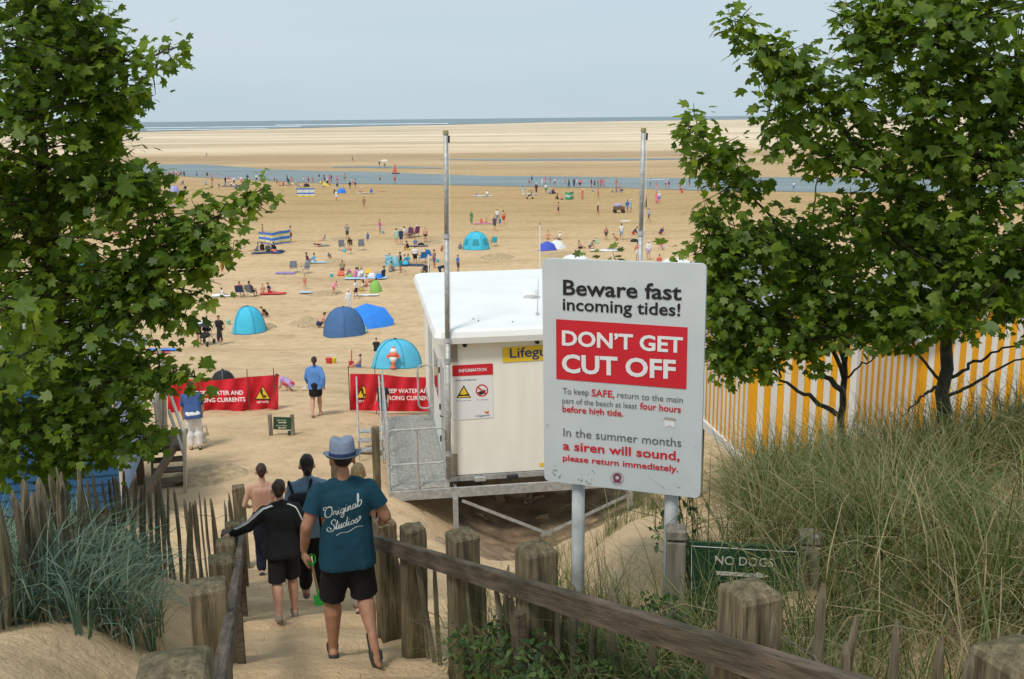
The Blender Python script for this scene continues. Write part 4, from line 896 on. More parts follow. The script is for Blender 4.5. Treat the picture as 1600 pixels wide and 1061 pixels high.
# right pair
r1 = P(1312, 720, 9.4); r1.z = g1(r1.x, r1.y)
blobs1 = [(1083, 178, 8.6, 8, 7, .1, 10), (1085, 215, 8.6, 28, 26, .3, 60), (1125, 240, 8.7, 42, 26, .4, 110), (1095, 265, 8.6, 22, 18, .25, 42), (1150, 290, 8.7, 45, 24, .4, 95), (1120, 335, 8.7, 40, 30, .4, 110), (1115, 385, 8.8, 42, 35, .5, 160),
          (1180, 375, 8.8, 55, 45, .6, 240), (1135, 450, 8.8, 42, 45, .5, 230), (1220, 440, 8.9, 70, 55, .8, 420), (1310, 430, 9.0, 75, 60, .8, 430), (1155, 520, 8.8, 52, 38, .5, 250), (1240, 510, 8.9, 70, 40, .7, 340), (1320, 500, 9.0, 60, 36, .7, 250),
          (1130, 575, 8.8, 28, 18, .3, 70), (1190, 565, 8.8, 45, 20, .4, 130), (1270, 552, 8.9, 40, 14, .4, 70), (1260, 370, 8.9, 40, 40, .5, 160),
          (1118, 440, 8.7, 22, 40, .3, 150), (1120, 520, 8.7, 20, 45, .3, 160), (1150, 480, 8.7, 30, 50, .4, 150), (1128, 570, 8.7, 22, 22, .3, 60), (935, 404, 8.6, 14, 7, .12, 11), (965, 408, 8.6, 10, 6, .1, 7), (1045, 402, 8.6, 13, 8, .12, 13)]
limbs1 = [dict(p=[(1316, 610, 9.3), (1260, 560, 9.1), (1200, 500, 8.9), (1150, 470, 8.8)], r=.03), dict(p=[(1314, 650, 9.4), (1265, 620, 9.2), (1215, 590, 9.0), (1160, 560, 8.85)], r=.028), dict(p=[(1318, 590, 9.3), (1270, 450, 9.1), (1215, 350, 8.9), (1150, 280, 8.7), (1105, 230, 8.6), (1086, 180, 8.6)], r=.024),
          dict(p=[(1320, 570, 9.3), (1280, 420, 9.1), (1270, 330, 9.0), (1280, 270, 9.0)], r=.02), dict(p=[(1320, 560, 9.3), (1330, 450, 9.2), (1340, 360, 9.1)], r=.025), dict(p=[(1215, 350, 8.9), (1160, 360, 8.8), (1110, 390, 8.7)], r=.012), dict(p=[(1220, 590, 9.0), (1215, 560, 9.0), (1220, 540, 9)], r=.01), dict(p=[(1320, 590, 9.3), (1350, 570, 9.2), (1380, 545, 9.1)], r=.012),
          dict(p=[(1150, 470, 8.8), (1060, 420, 8.6), (1000, 415, 8.55), (935, 410, 8.6)], r=.008)]
sycamore('smaller sycamore with slender forked trunk between tide sign and striped hut', r1, [(1313, 680, 9.4), (1320, 560, 9.35), (1325, 470, 9.3)], limbs1, blobs1, .100, 8, trunk_r=.052, dens=1.4)
r2 = P(1472, 700, 9.0); r2.z = g1(r2.x, r2.y)
blobs2 = [(1150, 35, 8.0, 22, 20, .25, 60), (1190, 75, 8.1, 36, 22, .3, 95), (1240, 110, 8.1, 52, 35, .45, 170), (1215, 145, 8.1, 32, 26, .35, 70), (1300, 130, 8.1, 45, 45, .5, 180), (1255, 190, 8.2, 45, 35, .45, 130), (1200, 185, 8.2, 26, 16, .25, 34), (1215, 225, 8.2, 32, 20, .3, 45), (1290, 250, 8.2, 40, 32, .4, 110),
          (1380, 60, 8.0, 65, 60, .8, 320), (1325, 20, 8.1, 30, 30, .4, 90), (1400, -5, 8.0, 50, 30, .5, 160), (1585, 20, 8.0, 50, 40, .6, 200), (1470, 20, 8.0, 110, 70, 1.0, 520), (1420, 150, 8.1, 80, 65, .9, 430), (1540, 120, 8.0, 90, 90, 1.0, 620), (1360, 230, 8.2, 60, 50, .7, 250), (1470, 240, 8.1, 90, 65, .9, 460), (1580, 270, 8.0, 80, 90, 1.0, 520),
          (1420, 320, 8.2, 70, 50, .8, 340), (1335, 330, 8.3, 45, 36, .5, 120), (1520, 370, 8.1, 100, 60, .9, 560), (1430, 400, 8.3, 80, 50, .8, 430), (1600, 430, 8.0, 80, 70, .9, 420), (1490, 460, 8.2, 95, 48, .8, 480), (1400, 480, 8.4, 70, 48, .7, 330), (1570, 490, 8.1, 70, 26, .6, 200), (1380, 530, 8.5, 45, 20, .4, 110), (1470, 515, 8.4, 50, 16, .4, 100),
          (1500, -90, 8.0, 180, 70, 1.2, 600), (1680, 150, 7.8, 70, 300, 1.2, 700)]
limbs2 = [dict(p=[(1480, 500, 8.8), (1450, 380, 8.5), (1400, 300, 8.3), (1330, 220, 8.2), (1290, 160, 8.1), (1230, 110, 8.05), (1150, 40, 8.0)], r=.03), dict(p=[(1485, 450, 8.7), (1520, 300, 8.3), (1527, 180, 8.1), (1500, 60, 8.0), (1470, -40, 8.0)], r=.045), dict(p=[(1525, 190, 8.1), (1470, 170, 8.1), (1420, 145, 8.1)], r=.016),
          dict(p=[(1525, 200, 8.1), (1560, 170, 8.0), (1590, 120, 8.0)], r=.014), dict(p=[(1480, 480, 8.8), (1560, 420, 8.3), (1620, 380, 8)], r=.022), dict(p=[(1400, 300, 8.3), (1330, 260, 8.2), (1260, 230, 8.2), (1200, 190, 8.2)], r=.014), dict(p=[(1450, 380, 8.5), (1390, 360, 8.4), (1330, 340, 8.3)], r=.014),
          dict(p=[(1475, 600, 9.0), (1440, 560, 8.9), (1420, 530, 8.8), (1400, 480, 8.6)], r=.016), dict(p=[(1480, 595, 9.0), (1530, 560, 8.8), (1580, 540, 8.6), (1625, 530, 8.4)], r=.02), dict(p=[(1478, 620, 9.0), (1520, 600, 8.9), (1570, 570, 8.7), (1640, 545, 8.5)], r=.018), dict(p=[(1466, 605, 9.0), (1440, 620, 8.95), (1410, 650, 8.9)], r=.018),
          dict(p=[(1330, 220, 8.2), (1340, 120, 8.1), (1370, 50, 8.0)], r=.014), dict(p=[(1520, 300, 8.3), (1480, 250, 8.2), (1440, 220, 8.1)], r=.014)]
sycamore('tall sycamore with thick trunk at the right edge', r2, [(1475, 620, 9.0), (1482, 480, 8.8), (1495, 380, 8.5), (1520, 280, 8.25)], limbs2, blobs2, .104, 12, trunk_r=.078, dens=1.2)

# the wood the path comes out of: one tall unseen crown, added left of and above the viewer to shade the foreground
wz = g1(-5.2, 0.5)
sycamore('tall unseen sycamore added left of the path head to shade the foreground', Vector((-5.2, .5, wz)), [(-5.2, .5, wz + 3), (-5.0, .8, wz + 6)],
         [dict(p=[(-5.0, .8, wz + 5), (-4.0, 1.5, wz + 6.2), (-2.6, 2.2, wz + 7)], r=.06), dict(p=[(-5.0, .8, wz + 5), (-5.0, 2.4, wz + 6.4)], r=.05), dict(p=[(-5, .8, wz + 5), (-4.2, -.8, wz + 6.6), (-3, -1.8, wz + 7)], r=.05), dict(p=[(-5, .8, wz + 6), (-3.5, .6, wz + 7.5), (-1.6, 0.8, wz + 8)], r=.05)],
         [(-4.4, 1.6, wz + 6.6, 1.7, 1.3, .9, 110), (-2.8, 1.4, wz + 7.2, 1.5, 1.3, .9, 260), (-3.2, -.8, wz + 7.0, 1.7, 1.5, .9, 330), (-1.6, .4, wz + 7.8, 1.4, 1.2, .8, 160), (-4.6, .4, wz + 8.2, 1.6, 1.6, .9, 110)], .135, 77, singles=0, trunk_r=.17, world=True, group=None)

# ------------------------------------------------------------------ marram, lyme grass, weeds
def blades(base, n_per, L, wid, spread, rng, bend=.8, seg=4, dirbias=(0, 0)):
    """ribbons that rise from each base point and arch over"""
    nb = len(base) * n_per; B = np.repeat(base, n_per, 0) + np.concatenate([rng.normal(0, .035, (nb, 2)), np.zeros((nb, 1))], 1)
    az = rng.uniform(0, 2 * math.pi, nb); le = L * rng.uniform(.45, 1.15, nb); lean = np.abs(rng.normal(0, spread, nb)); bd = bend * rng.uniform(.3, 1.5, nb)
    dx = np.cos(az) + dirbias[0]; dy = np.sin(az) + dirbias[1]; q = np.sqrt(dx * dx + dy * dy) + 1e-6; dx /= q; dy /= q
    side = np.stack([-dy, dx, np.zeros(nb)], 1); tw = rng.uniform(-.6, .6, nb)
    P_ = B.copy(); ang = lean.copy(); V = []
    for i in range(seg + 1):
        w = wid * (1 - (i / seg) ** 1.6) * .5 + .0004
        s2 = side * np.cos(tw)[:, None] + np.array([0, 0, 1]) * np.sin(tw)[:, None]
        V.append(P_ - s2 * w); V.append(P_ + s2 * w)
        st = le / seg; P_ = P_ + np.stack([dx * np.sin(ang) * st, dy * np.sin(ang) * st, np.cos(ang) * st], 1); ang = ang + bd / seg * (1 + i * .5)
    V = np.stack(V, 1); m = 2 * (seg + 1)
    f = np.array([(2 * i, 2 * i + 1, 2 * i + 3, 2 * i + 2) for i in range(seg)])
    F = (f[None] + (np.arange(nb) * m)[:, None, None]).reshape(-1, 4)
    return V.reshape(-1, 3), F
MARR = leafmat('marram_grass', (.055, .088, .020), [(.075, .112, .024), (.098, .135, .034), (.125, .155, .046), (.165, .17, .065), (.25, .215, .10), (.40, .32, .17)], .22, .6)
LYME = leafmat('lyme_grass', (.075, .135, .10), [(.095, .165, .12), (.125, .20, .145), (.16, .23, .165), (.24, .26, .16)], .15, .5)
STRAW = leafmat('dead_grass', (.22, .165, .085), [(.32, .25, .14), (.42, .34, .20)], .2, .7)
def scatter(poly_fn, n, xr, yr, rng):
    pts = []
    while len(pts) < n:
        x = rng.uniform(*xr); y = rng.uniform(*yr)
        if rng.random() < poly_fn(x, y): pts.append((x, y))
    A = np.array(pts); return np.concatenate([A, G(A[:, 0], A[:, 1])[:, None] - .02], 1)
def field(name, label, cat, fn, n, xr, yr, per, L, wid, spread, m, seed, bend=.8, bias=(0, 0), seg=4):
    rng = np.random.default_rng(seed); b = scatter(fn, n, xr, yr, rng); V, F = blades(b, per, L, wid, spread, rng, bend, seg, bias)
    o = link(name, np_mesh(name, V, F, m)); tag(o, label, cat, kind='stuff'); return o
def right_dune(x, y):
    px, py, w = proj((x, y, g1(x, y)))
    left = 1125 + max(0, 845 - py) * .15 if py < 900 else 1010
    if x < rrail_x(y) + .35: return 0
    if y < 5.0 and 1060 < px < 1300 and py < 1010: return .05
    e = min(1, max(0, (px - left) / 60)); k = float(vnoise(x * 1.3, y * 1.3, 21)) + .5
    return e * (.22 + .78 * min(1, max(0, k * 1.9 - .45)))
field('marram_grass', 'thick arching marram grass covering the dune on the right', 'grass', right_dune, 2500, (.6, 9.5), (3.0, 12.5), 20, .95, .0072, .36, MARR, 31, 1.25, (-.25, -.1))
field('dead_marram_grass', 'straw-coloured dead grass among the marram on the right dune', 'grass', right_dune, 620, (.6, 9.0), (3.0, 11.5), 9, 1.0, .006, .6, STRAW, 32, 1.5, (-.2, -.2))
field('foreground_marram', 'tangled marram and straw behind the lower right paling', 'grass', right_dune, 420, (.9, 4.2), (2.3, 4.6), 13, .55, .004, .55, MARR, 38, 1.3, (-.2, 0))
field('foreground_straw', 'dry straw stems behind the lower right paling', 'grass', right_dune, 160, (.9, 4.2), (2.3, 4.8), 9, .6, .0035, .7, STRAW, 39, 1.3, (-.2, 0))
def rail_strip(x, y):
    d = x - float(rrail_x(y)); return 1.0 if .05 < d < .9 and y < 6.2 else 0.0
field('path_edge_grass', 'thin wispy grass along the right handrail', 'grass', rail_strip, 520, (-.6, 2.5), (2.6, 6.2), 12, .72, .0045, .4, MARR, 33, 1.1)
def sandbank(x, y):
    d = x - float(rrail_x(y)); k = float(vnoise(x * .9, y * .9, 8)) + .5
    return (.6 if k > .55 else .04) if d > .6 and proj((x, y, g1(x, y)))[0] < 1120 else 0
field('bank_grass', 'sparse tufts of green grass on the sandbank behind the sign posts', 'grass', sandbank, 60, (-.6, 3.5), (6.0, 10.2), 14, .5, .005, .35, MARR, 34, .8)
def under(x, y): return 1.0
field('hollow_grass', 'green tufts growing below the steel beam of the cabin', 'grass', under, 26, (.9, 3.2), (14.5, 17.6), 16, .5, .008, .35, leafmat('fresh_grass', (.09, .17, .03), [(.13, .22, .05), (.20, .24, .09)], .25), 35, .7)
def left_mound(x, y):
    px, py, w = proj((x, y, g1(x, y))); 
    if x > lrail_x(y) - .42: return 0
    e = 1 - abs(y - 7.4) / 2.2; k = float(vnoise(x * 1.4, y * 1.4, 5)) + .5
    r_ = (300 - px) / 60 if py < 900 else (255 - px) / 60
    return max(0, min(1, e * 2.2)) * min(1, max(0, r_)) * (.3 + .7 * k)
field('lyme_grass', 'blue-green lyme grass clump beside the left handrail', 'grass', left_mound, 430, (-5.2, -1.6), (5.7, 9.4), 14, .78, .0125, .34, LYME, 36, 1.35, (.25, -.15))
field('dead_lyme_grass', 'dry brown stems at the foot of the blue-green grass', 'grass', left_mound, 130, (-5.2, -1.6), (5.7, 8.0), 9, .5, .005, .8, STRAW, 37, 1.0)

# bramble and nettle leaves by the right handrail
_ov = [(0, 0), (.24, .16), (.27, .40), (.15, .74), (0, 1.08), (-.15, .74), (-.27, .40), (-.24, .16)]
OV = np.array([(0, .45, .03)] + [(x, y, -.1 * abs(x)) for x, y in _ov]); OF = np.array([(0, 1 + k, 1 + (k + 1) % 8) for k in range(8)])
WEED = leafmat('bramble_leaf', (.026, .058, .014), [(.040, .082, .018), (.06, .11, .024), (.095, .15, .035)], .3, .55)
def bramble(label, spots, seed, leaf=.055, up=.5):
    rng = np.random.default_rng(seed); t = thing('bramble_bush', label, 'bush', spots[0][0]); st = MB(); pos = []
    for c, n, r in spots:
        for i in range(n):
            a = rng.uniform(0, 6.28); d = np.array([math.cos(a), math.sin(a), 0]) * r * rng.uniform(.3, 1.0)
            b = np.array(c) + np.array([rng.normal(0, r * .3), rng.normal(0, r * .3), 0]); h = up * rng.uniform(.4, 1.2)
            pts = [b, b + d * .35 + np.array([0, 0, h * .7]), b + d * .75 + np.array([0, 0, h]), b + d + np.array([0, 0, h * .8])]
            st.tube([Vector(p) for p in pts], [.004, .0035, .003, .0015], 4, False)
            for s in np.linspace(.25, 1, 9):
                k = s * 3; j = min(2, int(k)); p = pts[j] + (pts[j + 1] - pts[j]) * (k - j)
                for _ in range(3): pos.append(p + rng.normal(0, .03, 3))
    tag(st.build('stems', TWIG, t), kind='stuff'); pos = np.array(pos); o = rng.normal(0, 1, pos.shape); o /= np.linalg.norm(o, axis=1)[:, None]
    M = leaf_frames(pos, o, rng, .2); size = leaf * rng.uniform(.6, 1.5, len(pos))
    W = np.einsum('nij,vj->nvi', M, OV) * size[:, None, None] + pos[:, None, :]; F = (OF[None] + (np.arange(len(pos)) * len(OV))[:, None, None]).reshape(-1, 3)
    tag(link('foliage', np_mesh('foliage', W.reshape(-1, 3), F, WEED), t), kind='stuff')
def gpt(px, Y, py=950): p = P(px, py, Y); return Vector((p.x, p.y, g1(p.x, p.y)))
bramble('leafy green bramble under the middle of the right handrail', [(gpt(800, 4.7), 14, .38), (gpt(880, 4.4), 18, .42), (gpt(750, 5.1), 8, .3), (gpt(960, 4.1), 18, .4), (gpt(1060, 3.75), 14, .35), (gpt(1150, 3.4), 8, .3)], 51, .036, .5)
bramble('tangled weeds growing round the foot of the tide sign posts', [(gpt(1010, 4.85), 12, .3), (gpt(950, 4.9), 10, .3), (gpt(1070, 4.6), 10, .25), (gpt(860, 5.3), 5, .2)], 52, .045, .5)
bramble('small light green shrub right of the tide sign post', [(gpt(1075, 5.3), 7, .2)], 53, .04, .62)
bramble('green weeds under the marram grass behind the NO DOGS sign', [(gpt(1330, 6.4), 10, .4), (gpt(1420, 6.0), 12, .4), (gpt(1250, 7.0), 7, .4), (gpt(1520, 5.6), 9, .4)], 54, .05, .4)

def near_sand(x, y): return 1.0 if x < rrail_x(y) + .2 and proj((x, y, g1(x, y)))[1] < 1080 else 0.0
field('beach_litter', 'scattered bits of dry stem and twig on the near sand', 'litter', near_sand, 170, (-4.5, -.5), (4.5, 12.5), 2, .11, .005, 1.45, STRAW, 61, .25, (0, 0), 2)
# ------------------------------------------------------------------ people: one skin built from tapered limbs, remeshed into a continuous body
def caps(prims, n=10):
    V = []; F = []
    for a, b, ra, rb, *_ in prims:
        a = Vector(a); b = Vector(b); d = b - a
        if d.length < 1e-5: d = Vector((0, 0, 1e-4)); b = a + d
        x = d.normalized(); u = x.orthogonal().normalized(); w = x.cross(u); k0 = len(V)
        rows = [(a, -.92, .39, ra), (a, -.5, .87, ra), (a, 0, 1, ra), (b, 0, 1, rb), (b, .5, .87, rb), (b, .92, .39, rb)]
        for c, ax, rd, r in rows:
            for k in range(n):
                t = 2 * math.pi * k / n; V.append(c + x * (ax * r) + (u * math.cos(t) + w * math.sin(t)) * (rd * r))
        for i in range(5):
            for k in range(n): F.append((k0 + i * n + k, k0 + i * n + (k + 1) % n, k0 + (i + 1) * n + (k + 1) % n, k0 + (i + 1) * n + k))
        F.append(tuple(k0 + k for k in range(n - 1, -1, -1))); F.append(tuple(k0 + 5 * n + k for k in range(n)))
    return V, F
WB = bpy.data.scenes.new('workbench')
def remesh(V, F, voxel, it=4):
    me = mesh('r', V, F); o = bpy.data.objects.new('r', me); WB.collection.objects.link(o)
    m = o.modifiers.new('r', 'REMESH'); m.mode = 'VOXEL'; m.voxel_size = voxel
    s = o.modifiers.new('s', 'SMOOTH'); s.factor = .5; s.iterations = it
    vl = WB.view_layers[0]; vl.update(); ev = o.evaluated_get(vl.depsgraph)
    out = bpy.data.meshes.new_from_object(ev); bpy.data.objects.remove(o); bpy.data.meshes.remove(me)
    out.polygons.foreach_set('use_smooth', [True] * len(out.polygons)); return out
def segdist(C, prims):
    D = []
    for a, b, ra, rb, *_ in prims:
        a = np.array(a, float); b = np.array(b, float); d = b - a; t = np.clip(((C - a) @ d) / (d @ d + 1e-9), 0, 1)
        D.append(np.linalg.norm(C - a - t[:, None] * d, axis=1) - (ra + (rb - ra) * t))
    return np.array(D)

# poses in units of body height, facing +Y, feet on z = 0
def pose(name):
    s = dict(pel=(0, 0, .53), lean=0, knee=[(-.055, .015, .28), (.055, .015, .28)], ank=[(-.06, -.01, .045), (.06, -.01, .045)], elb=[(-.145, -.015, .655), (.145, -.015, .655)], wri=[(-.155, .035, .525), (.155, .035, .525)], toe=0)
    if name == 'walk': s.update(knee=[(-.05, .085, .29), (.05, .01, .28)], ank=[(-.05, .10, .05), (.05, -.13, .09)], elb=[(-.145, -.06, .66), (.145, .035, .66)], wri=[(-.145, -.04, .53), (.135, .12, .55)], lean=4)
    if name == 'walk2': s.update(knee=[(-.05, .01, .28), (.05, .085, .29)], ank=[(-.05, -.13, .09), (.05, .10, .05)], elb=[(-.145, .035, .66), (.145, -.06, .66)], wri=[(-.135, .12, .55), (.145, -.04, .53)], lean=4)
    if name == 'sit': s.update(pel=(0, 0, .07), lean=-8, knee=[(-.075, .20, .13), (.075, .20, .13)], ank=[(-.06, .41, .035), (.06, .41, .035)], elb=[(-.155, .02, .22), (.155, .02, .22)], wri=[(-.11, .15, .15), (.11, .15, .15)])
    if name == 'knees': s.update(pel=(0, 0, .07), lean=14, knee=[(-.07, .19, .25), (.07, .19, .25)], ank=[(-.06, .22, .035), (.06, .22, .035)], elb=[(-.14, .10, .24), (.14, .10, .24)], wri=[(-.06, .21, .24), (.06, .21, .24)])
    if name == 'lie': s.update(pel=(0, 0, .065), lean=-76, knee=[(-.06, .22, .10), (.06, .22, .07)], ank=[(-.06, .43, .035), (.06, .44, .035)], elb=[(-.17, -.14, .06), (.17, -.14, .06)], wri=[(-.13, -.02, .06), (.13, -.02, .06)])
    if name == 'bend': s.update(pel=(0, -.04, .52), lean=78, elb=[(-.13, .22, .40), (.13, .22, .40)], wri=[(-.10, .24, .25), (.10, .24, .25)], knee=[(-.06, .02, .28), (.06, .02, .28)])
    if name == 'stoop': s.update(pel=(0, -.03, .53), lean=48, elb=[(-.14, .20, .53), (.14, .20, .53)], wri=[(-.13, .26, .42), (.13, .26, .42)])
    if name == 'crouch': s.update(pel=(0, -.05, .15), lean=38, knee=[(-.08, .12, .24), (.08, .12, .24)], ank=[(-.06, -.01, .045), (.06, -.01, .045)], elb=[(-.13, .16, .22), (.13, .16, .22)], wri=[(-.09, .24, .10), (.09, .24, .10)])
    if name == 'chair': s.update(pel=(0, 0, .25), lean=-14, knee=[(-.07, .22, .28), (.07, .22, .28)], ank=[(-.07, .26, .04), (.07, .26, .04)], elb=[(-.15, .0, .37), (.15, .0, .37)], wri=[(-.13, .13, .36), (.13, .13, .36)])
    if name == 'arms': s.update(elb=[(-.19, .05, .84), (.17, .06, .70)], wri=[(-.10, .08, .93), (.06, .15, .76)])
    if name == 'carry': s.update(elb=[(-.14, .03, .66), (.14, .03, .66)], wri=[(-.10, .16, .66), (.10, .16, .66)])
    return s
def figure(ps, top='tee', bot='shorts', hair='short', build=1.0, fem=False, fingers=False, hands=None, headturn=0.0):
    """list of (a, b, ra, rb, tag) in body-height units"""
    pel = Vector(ps['pel']); ln = R(ps['lean']); Rt = Matrix.Rotation(-ln, 3, 'X'); B = build
    U = lambda x, y, z: pel + Rt @ Vector((x, y, z - .53))
    pr = []
    def add(a, b, ra, rb, tg): pr.append((Vector(a), Vector(b), ra, rb, tg))
    hw = .092 if not fem else .080; sh_z = .815
    # torso
    for q in (-.052, -.018, .018, .052):
        add(U(q * 1.12, -.002, .770), U(q * .92, .002, .66), (.052 if abs(q) > .03 else .058) * B, .053 * B, 'torso'); add(U(q * .92, .002, .66), U(q * .85, 0, .575), .053 * B, .054 * B, 'belly'); add(U(q * .85, 0, .575), U(q * .92, -.006, .515), .054 * B, .057 * B, 'hip')
    add(U(-hw, -.004, sh_z - .014), U(hw, -.004, sh_z - .014), .031 * B, .031 * B, 'torso'); add(U(-.05, -.004, sh_z + .002), U(.05, -.004, sh_z + .002), .030 * B, .030 * B, 'torso'); add(U(0, -.004, sh_z), U(0, -.002, .85), .036, .028, 'neck')
    for s in (-1, 1): add(U(s * (hw - .004), -.006, .80), U(s * .055, -.004, .70), .034 * B, .045 * B, 'torso')
    # neck and head
    Hm = Matrix.Rotation(headturn, 3, 'Z'); HC = U(0, .008, .93); hr = lambda x, y, z: HC + Rt @ (Hm @ Vector((x, y, z)))
    add(U(0, -.004, .825), U(0, .004, .885), .030, .028, 'neck')
    add(hr(0, -.012, .020), hr(0, .010, .022), .047, .044, 'head'); add(hr(0, .014, -.008), hr(0, .022, -.032), .036, .026, 'head'); add(hr(0, .052, -.004), hr(0, .058, -.012), .007, .008, 'head')
    if fingers:
        for s in (-1, 1): add(hr(s * .046, -.004, .008), hr(s * .049, -.008, -.012), .010, .007, 'head')
        add(hr(-.012, .043, -.030), hr(.012, .043, -.030), .006, .006, 'head')
    if hair == 'buzz': add(hr(0, -.016, .026), hr(0, .006, .030), .0495, .046, 'hair')
    if hair in ('short', 'long', 'bun', 'pony'):
        add(hr(0, -.018, .030), hr(0, .006, .036), .050, .046, 'hair'); add(hr(0, -.030, .004), hr(0, -.026, -.010), .036, .030, 'hair')
    if hair == 'long': add(hr(0, -.030, .0), hr(0, -.045, -.085), .040, .026, 'hair')
    if hair == 'pony': add(hr(0, -.058, .02), hr(0, -.075, -.07), .020, .010, 'hair')
    if hair == 'bun': add(hr(0, -.066, -.012), hr(0, -.074, -.016), .022, .020, 'hair'); add(hr(0, -.03, .0), hr(0, -.036, -.025), .044, .030, 'hair')
    if hair == 'hat': add(hr(0, -.002, .035), hr(0, -.002, .055), .052, .042, 'hat'); [add(hr(.055 * math.cos(t), .060 * math.sin(t), .028), hr(.055 * math.cos(t + .8), .060 * math.sin(t + .8), .028), .022, .022, 'hat') for t in np.arange(0, 6.2, .8)]
    if hair == 'cap': add(hr(0, -.01, .036), hr(0, .008, .04), .051, .046, 'hat'); add(hr(0, .03, .035), hr(0, .075, .028), .030, .020, 'hat')
    for i, s in enumerate((-1, 1)):
        S = U(s * (hw + .014), -.006, sh_z - .008); E = Vector(ps['elb'][i]); W = Vector(ps['wri'][i])
        mid = S.lerp(E, .55)
        add(S, mid, .030 * B, .027 * B, 'uparm'); add(mid, E, .027 * B, .0235 * B, 'loarm0'); add(E, E.lerp(W, .4), .0235 * B, .0225 * B, 'forearm'); add(E.lerp(W, .4), W, .0225 * B, .0155 * B, 'forearm')
        fd = (W - E).normalized()
        if not fingers: add(W, W + fd * .05, .017, .016, 'hand'); add(W + fd * .05, W + fd * .085, .016, .010, 'hand')
        else:
            hd, pn, curl = (hands or {}).get(i, (fd, Vector((0, 1, 0)), .5)); hd = Vector(hd).normalized(); pn = Vector(pn); pn = (pn - hd * pn.dot(hd)).normalized(); sd2 = hd.cross(pn) * s * -1
            # palm, four fingers, thumb (palm normal pn, fingers curl towards pn)
            for q in (-.012, -.004, .004, .012): add(W + sd2 * q * .7, W + hd * .046 + sd2 * q * 1.25, .0085, .0085, 'hand')
            for j, (q, ln_) in enumerate(((.0175, .040), (.006, .046), (-.006, .043), (-.0175, .033))):
                b0 = W + hd * .050 + sd2 * q; c1 = curl * (.7 + .12 * j); d1 = (hd * math.cos(c1) + pn * math.sin(c1)); d2 = (hd * math.cos(c1 * 2.1) + pn * math.sin(c1 * 2.1))
                add(b0 - hd * .008, b0 + d1 * ln_ * .5, .0062, .0056, 'hand'); add(b0 + d1 * ln_ * .5, b0 + d1 * ln_ * .5 + d2 * ln_ * .5, .0055, .0045, 'hand')
            tb = W + hd * .016 + sd2 * .017; td = (hd * .7 + sd2 * .5 + pn * .45).normalized(); add(tb - sd2 * .006, tb + td * .024, .0085, .0068, 'hand'); add(tb + td * .024, tb + td * .024 + (hd * .85 + pn * .4).normalized() * .020, .0065, .0052, 'hand')
        Hh = pel + Vector((s * .048, 0, -.015)); K = Vector(ps['knee'][i]); A = Vector(ps['ank'][i]); mk = Hh.lerp(K, .55)
        add(Hh, mk, .052 * B, .044 * B, 'thigh'); add(mk, K, .044 * B, .034 * B, 'thigh2'); cf = K.lerp(A, .3) - Vector((0, .008, 0))
        add(K, cf, .034 * B, .0375 * B, 'calf'); add(cf, A, .0365 * B, .0205, 'calf2')
        sd = (A - K).normalized(); fw_ = Vector((0, 1, 0)); fw_ = (fw_ - sd * fw_.dot(sd)); fw_ = fw_.normalized() if fw_.length > .2 else Vector((0, 0, 1))
        if i == ps.get('liftfoot', -1): fw_ = (fw_ * .35 + sd * .94).normalized()
        hl = A + sd * .022 - fw_ * .018; add(hl, A + sd * .026 + fw_ * .075, .021, .018, 'foot'); add(A + sd * .026 + fw_ * .07 - Vector((.008, 0, 0)), A + sd * .030 + fw_ * .10 + Vector((.006, 0, 0)), .015, .012, 'foot')
    if bot == 'dress':
        K0 = (Vector(ps['knee'][0]) + Vector(ps['knee'][1])) / 2; A0 = (Vector(ps['ank'][0]) + Vector(ps['ank'][1])) / 2; en = K0.lerp(A0, .45)
        add(pel, K0, .085 * B, .092 * B, 'skirt'); add(K0, en, .090 * B, .095 * B, 'skirt')
    if bot == 'skirt':
        K0 = (Vector(ps['knee'][0]) + Vector(ps['knee'][1])) / 2; add(pel, pel.lerp(K0, .75), .080 * B, .088 * B, 'skirt')
    return pr
SLOT = {'skin': 0, 'top': 1, 'bottom': 2, 'hair': 3, 'hat': 4}
def zone(tg, top, bot):
    if tg == 'hair': return 'hair'
    if tg == 'hat': return 'hat'
    if top != 'none' and tg in ('torso', 'belly'): return 'top'
    if top in ('tee', 'long') and tg == 'uparm': return 'top'
    if top == 'long' and tg in ('loarm0', 'forearm'): return 'top'
    if bot == 'dress' and tg in ('skirt', 'hip', 'belly', 'torso'): return 'top'
    if bot == 'skirt' and tg in ('skirt', 'hip'): return 'bottom'
    if tg == 'hip': return 'bottom'
    if bot in ('shorts', 'trousers') and tg == 'thigh': return 'bottom'
    if bot == 'trousers' and tg in ('thigh2', 'calf', 'calf2'): return 'bottom'
    if top == 'none' and tg == 'belly': return 'skin'
    return 'skin'
INFL = {'top': .007, 'bottom': .009}
_proto = {}
def proto(ps_name, top, bot, hair, voxel=.021):
    key = (ps_name, top, bot, hair)
    if key in _proto: return _proto[key]
    pr = figure(pose(ps_name), top, bot, hair); z = [zone(p[4], top, bot) for p in pr]
    pr2 = [(p[0], p[1], p[2] + INFL.get(k, 0), p[3] + INFL.get(k, 0)) for p, k in zip(pr, z)]
    me = remesh(*caps(pr2, 8), voxel, 2); n = len(me.polygons); C = np.zeros(n * 3); me.polygons.foreach_get('center', C); C = C.reshape(-1, 3)
    idx = np.argmin(segdist(C, pr2), 0); sl = np.array([SLOT[k] for k in z])[idx]
    me.materials.clear()
    for k in range(5): me.materials.append(CL['white'])
    me.polygons.foreach_set('material_index', sl.astype(np.int32)); me.name = 'person_body'
    _proto[key] = me; return me
CL = {}
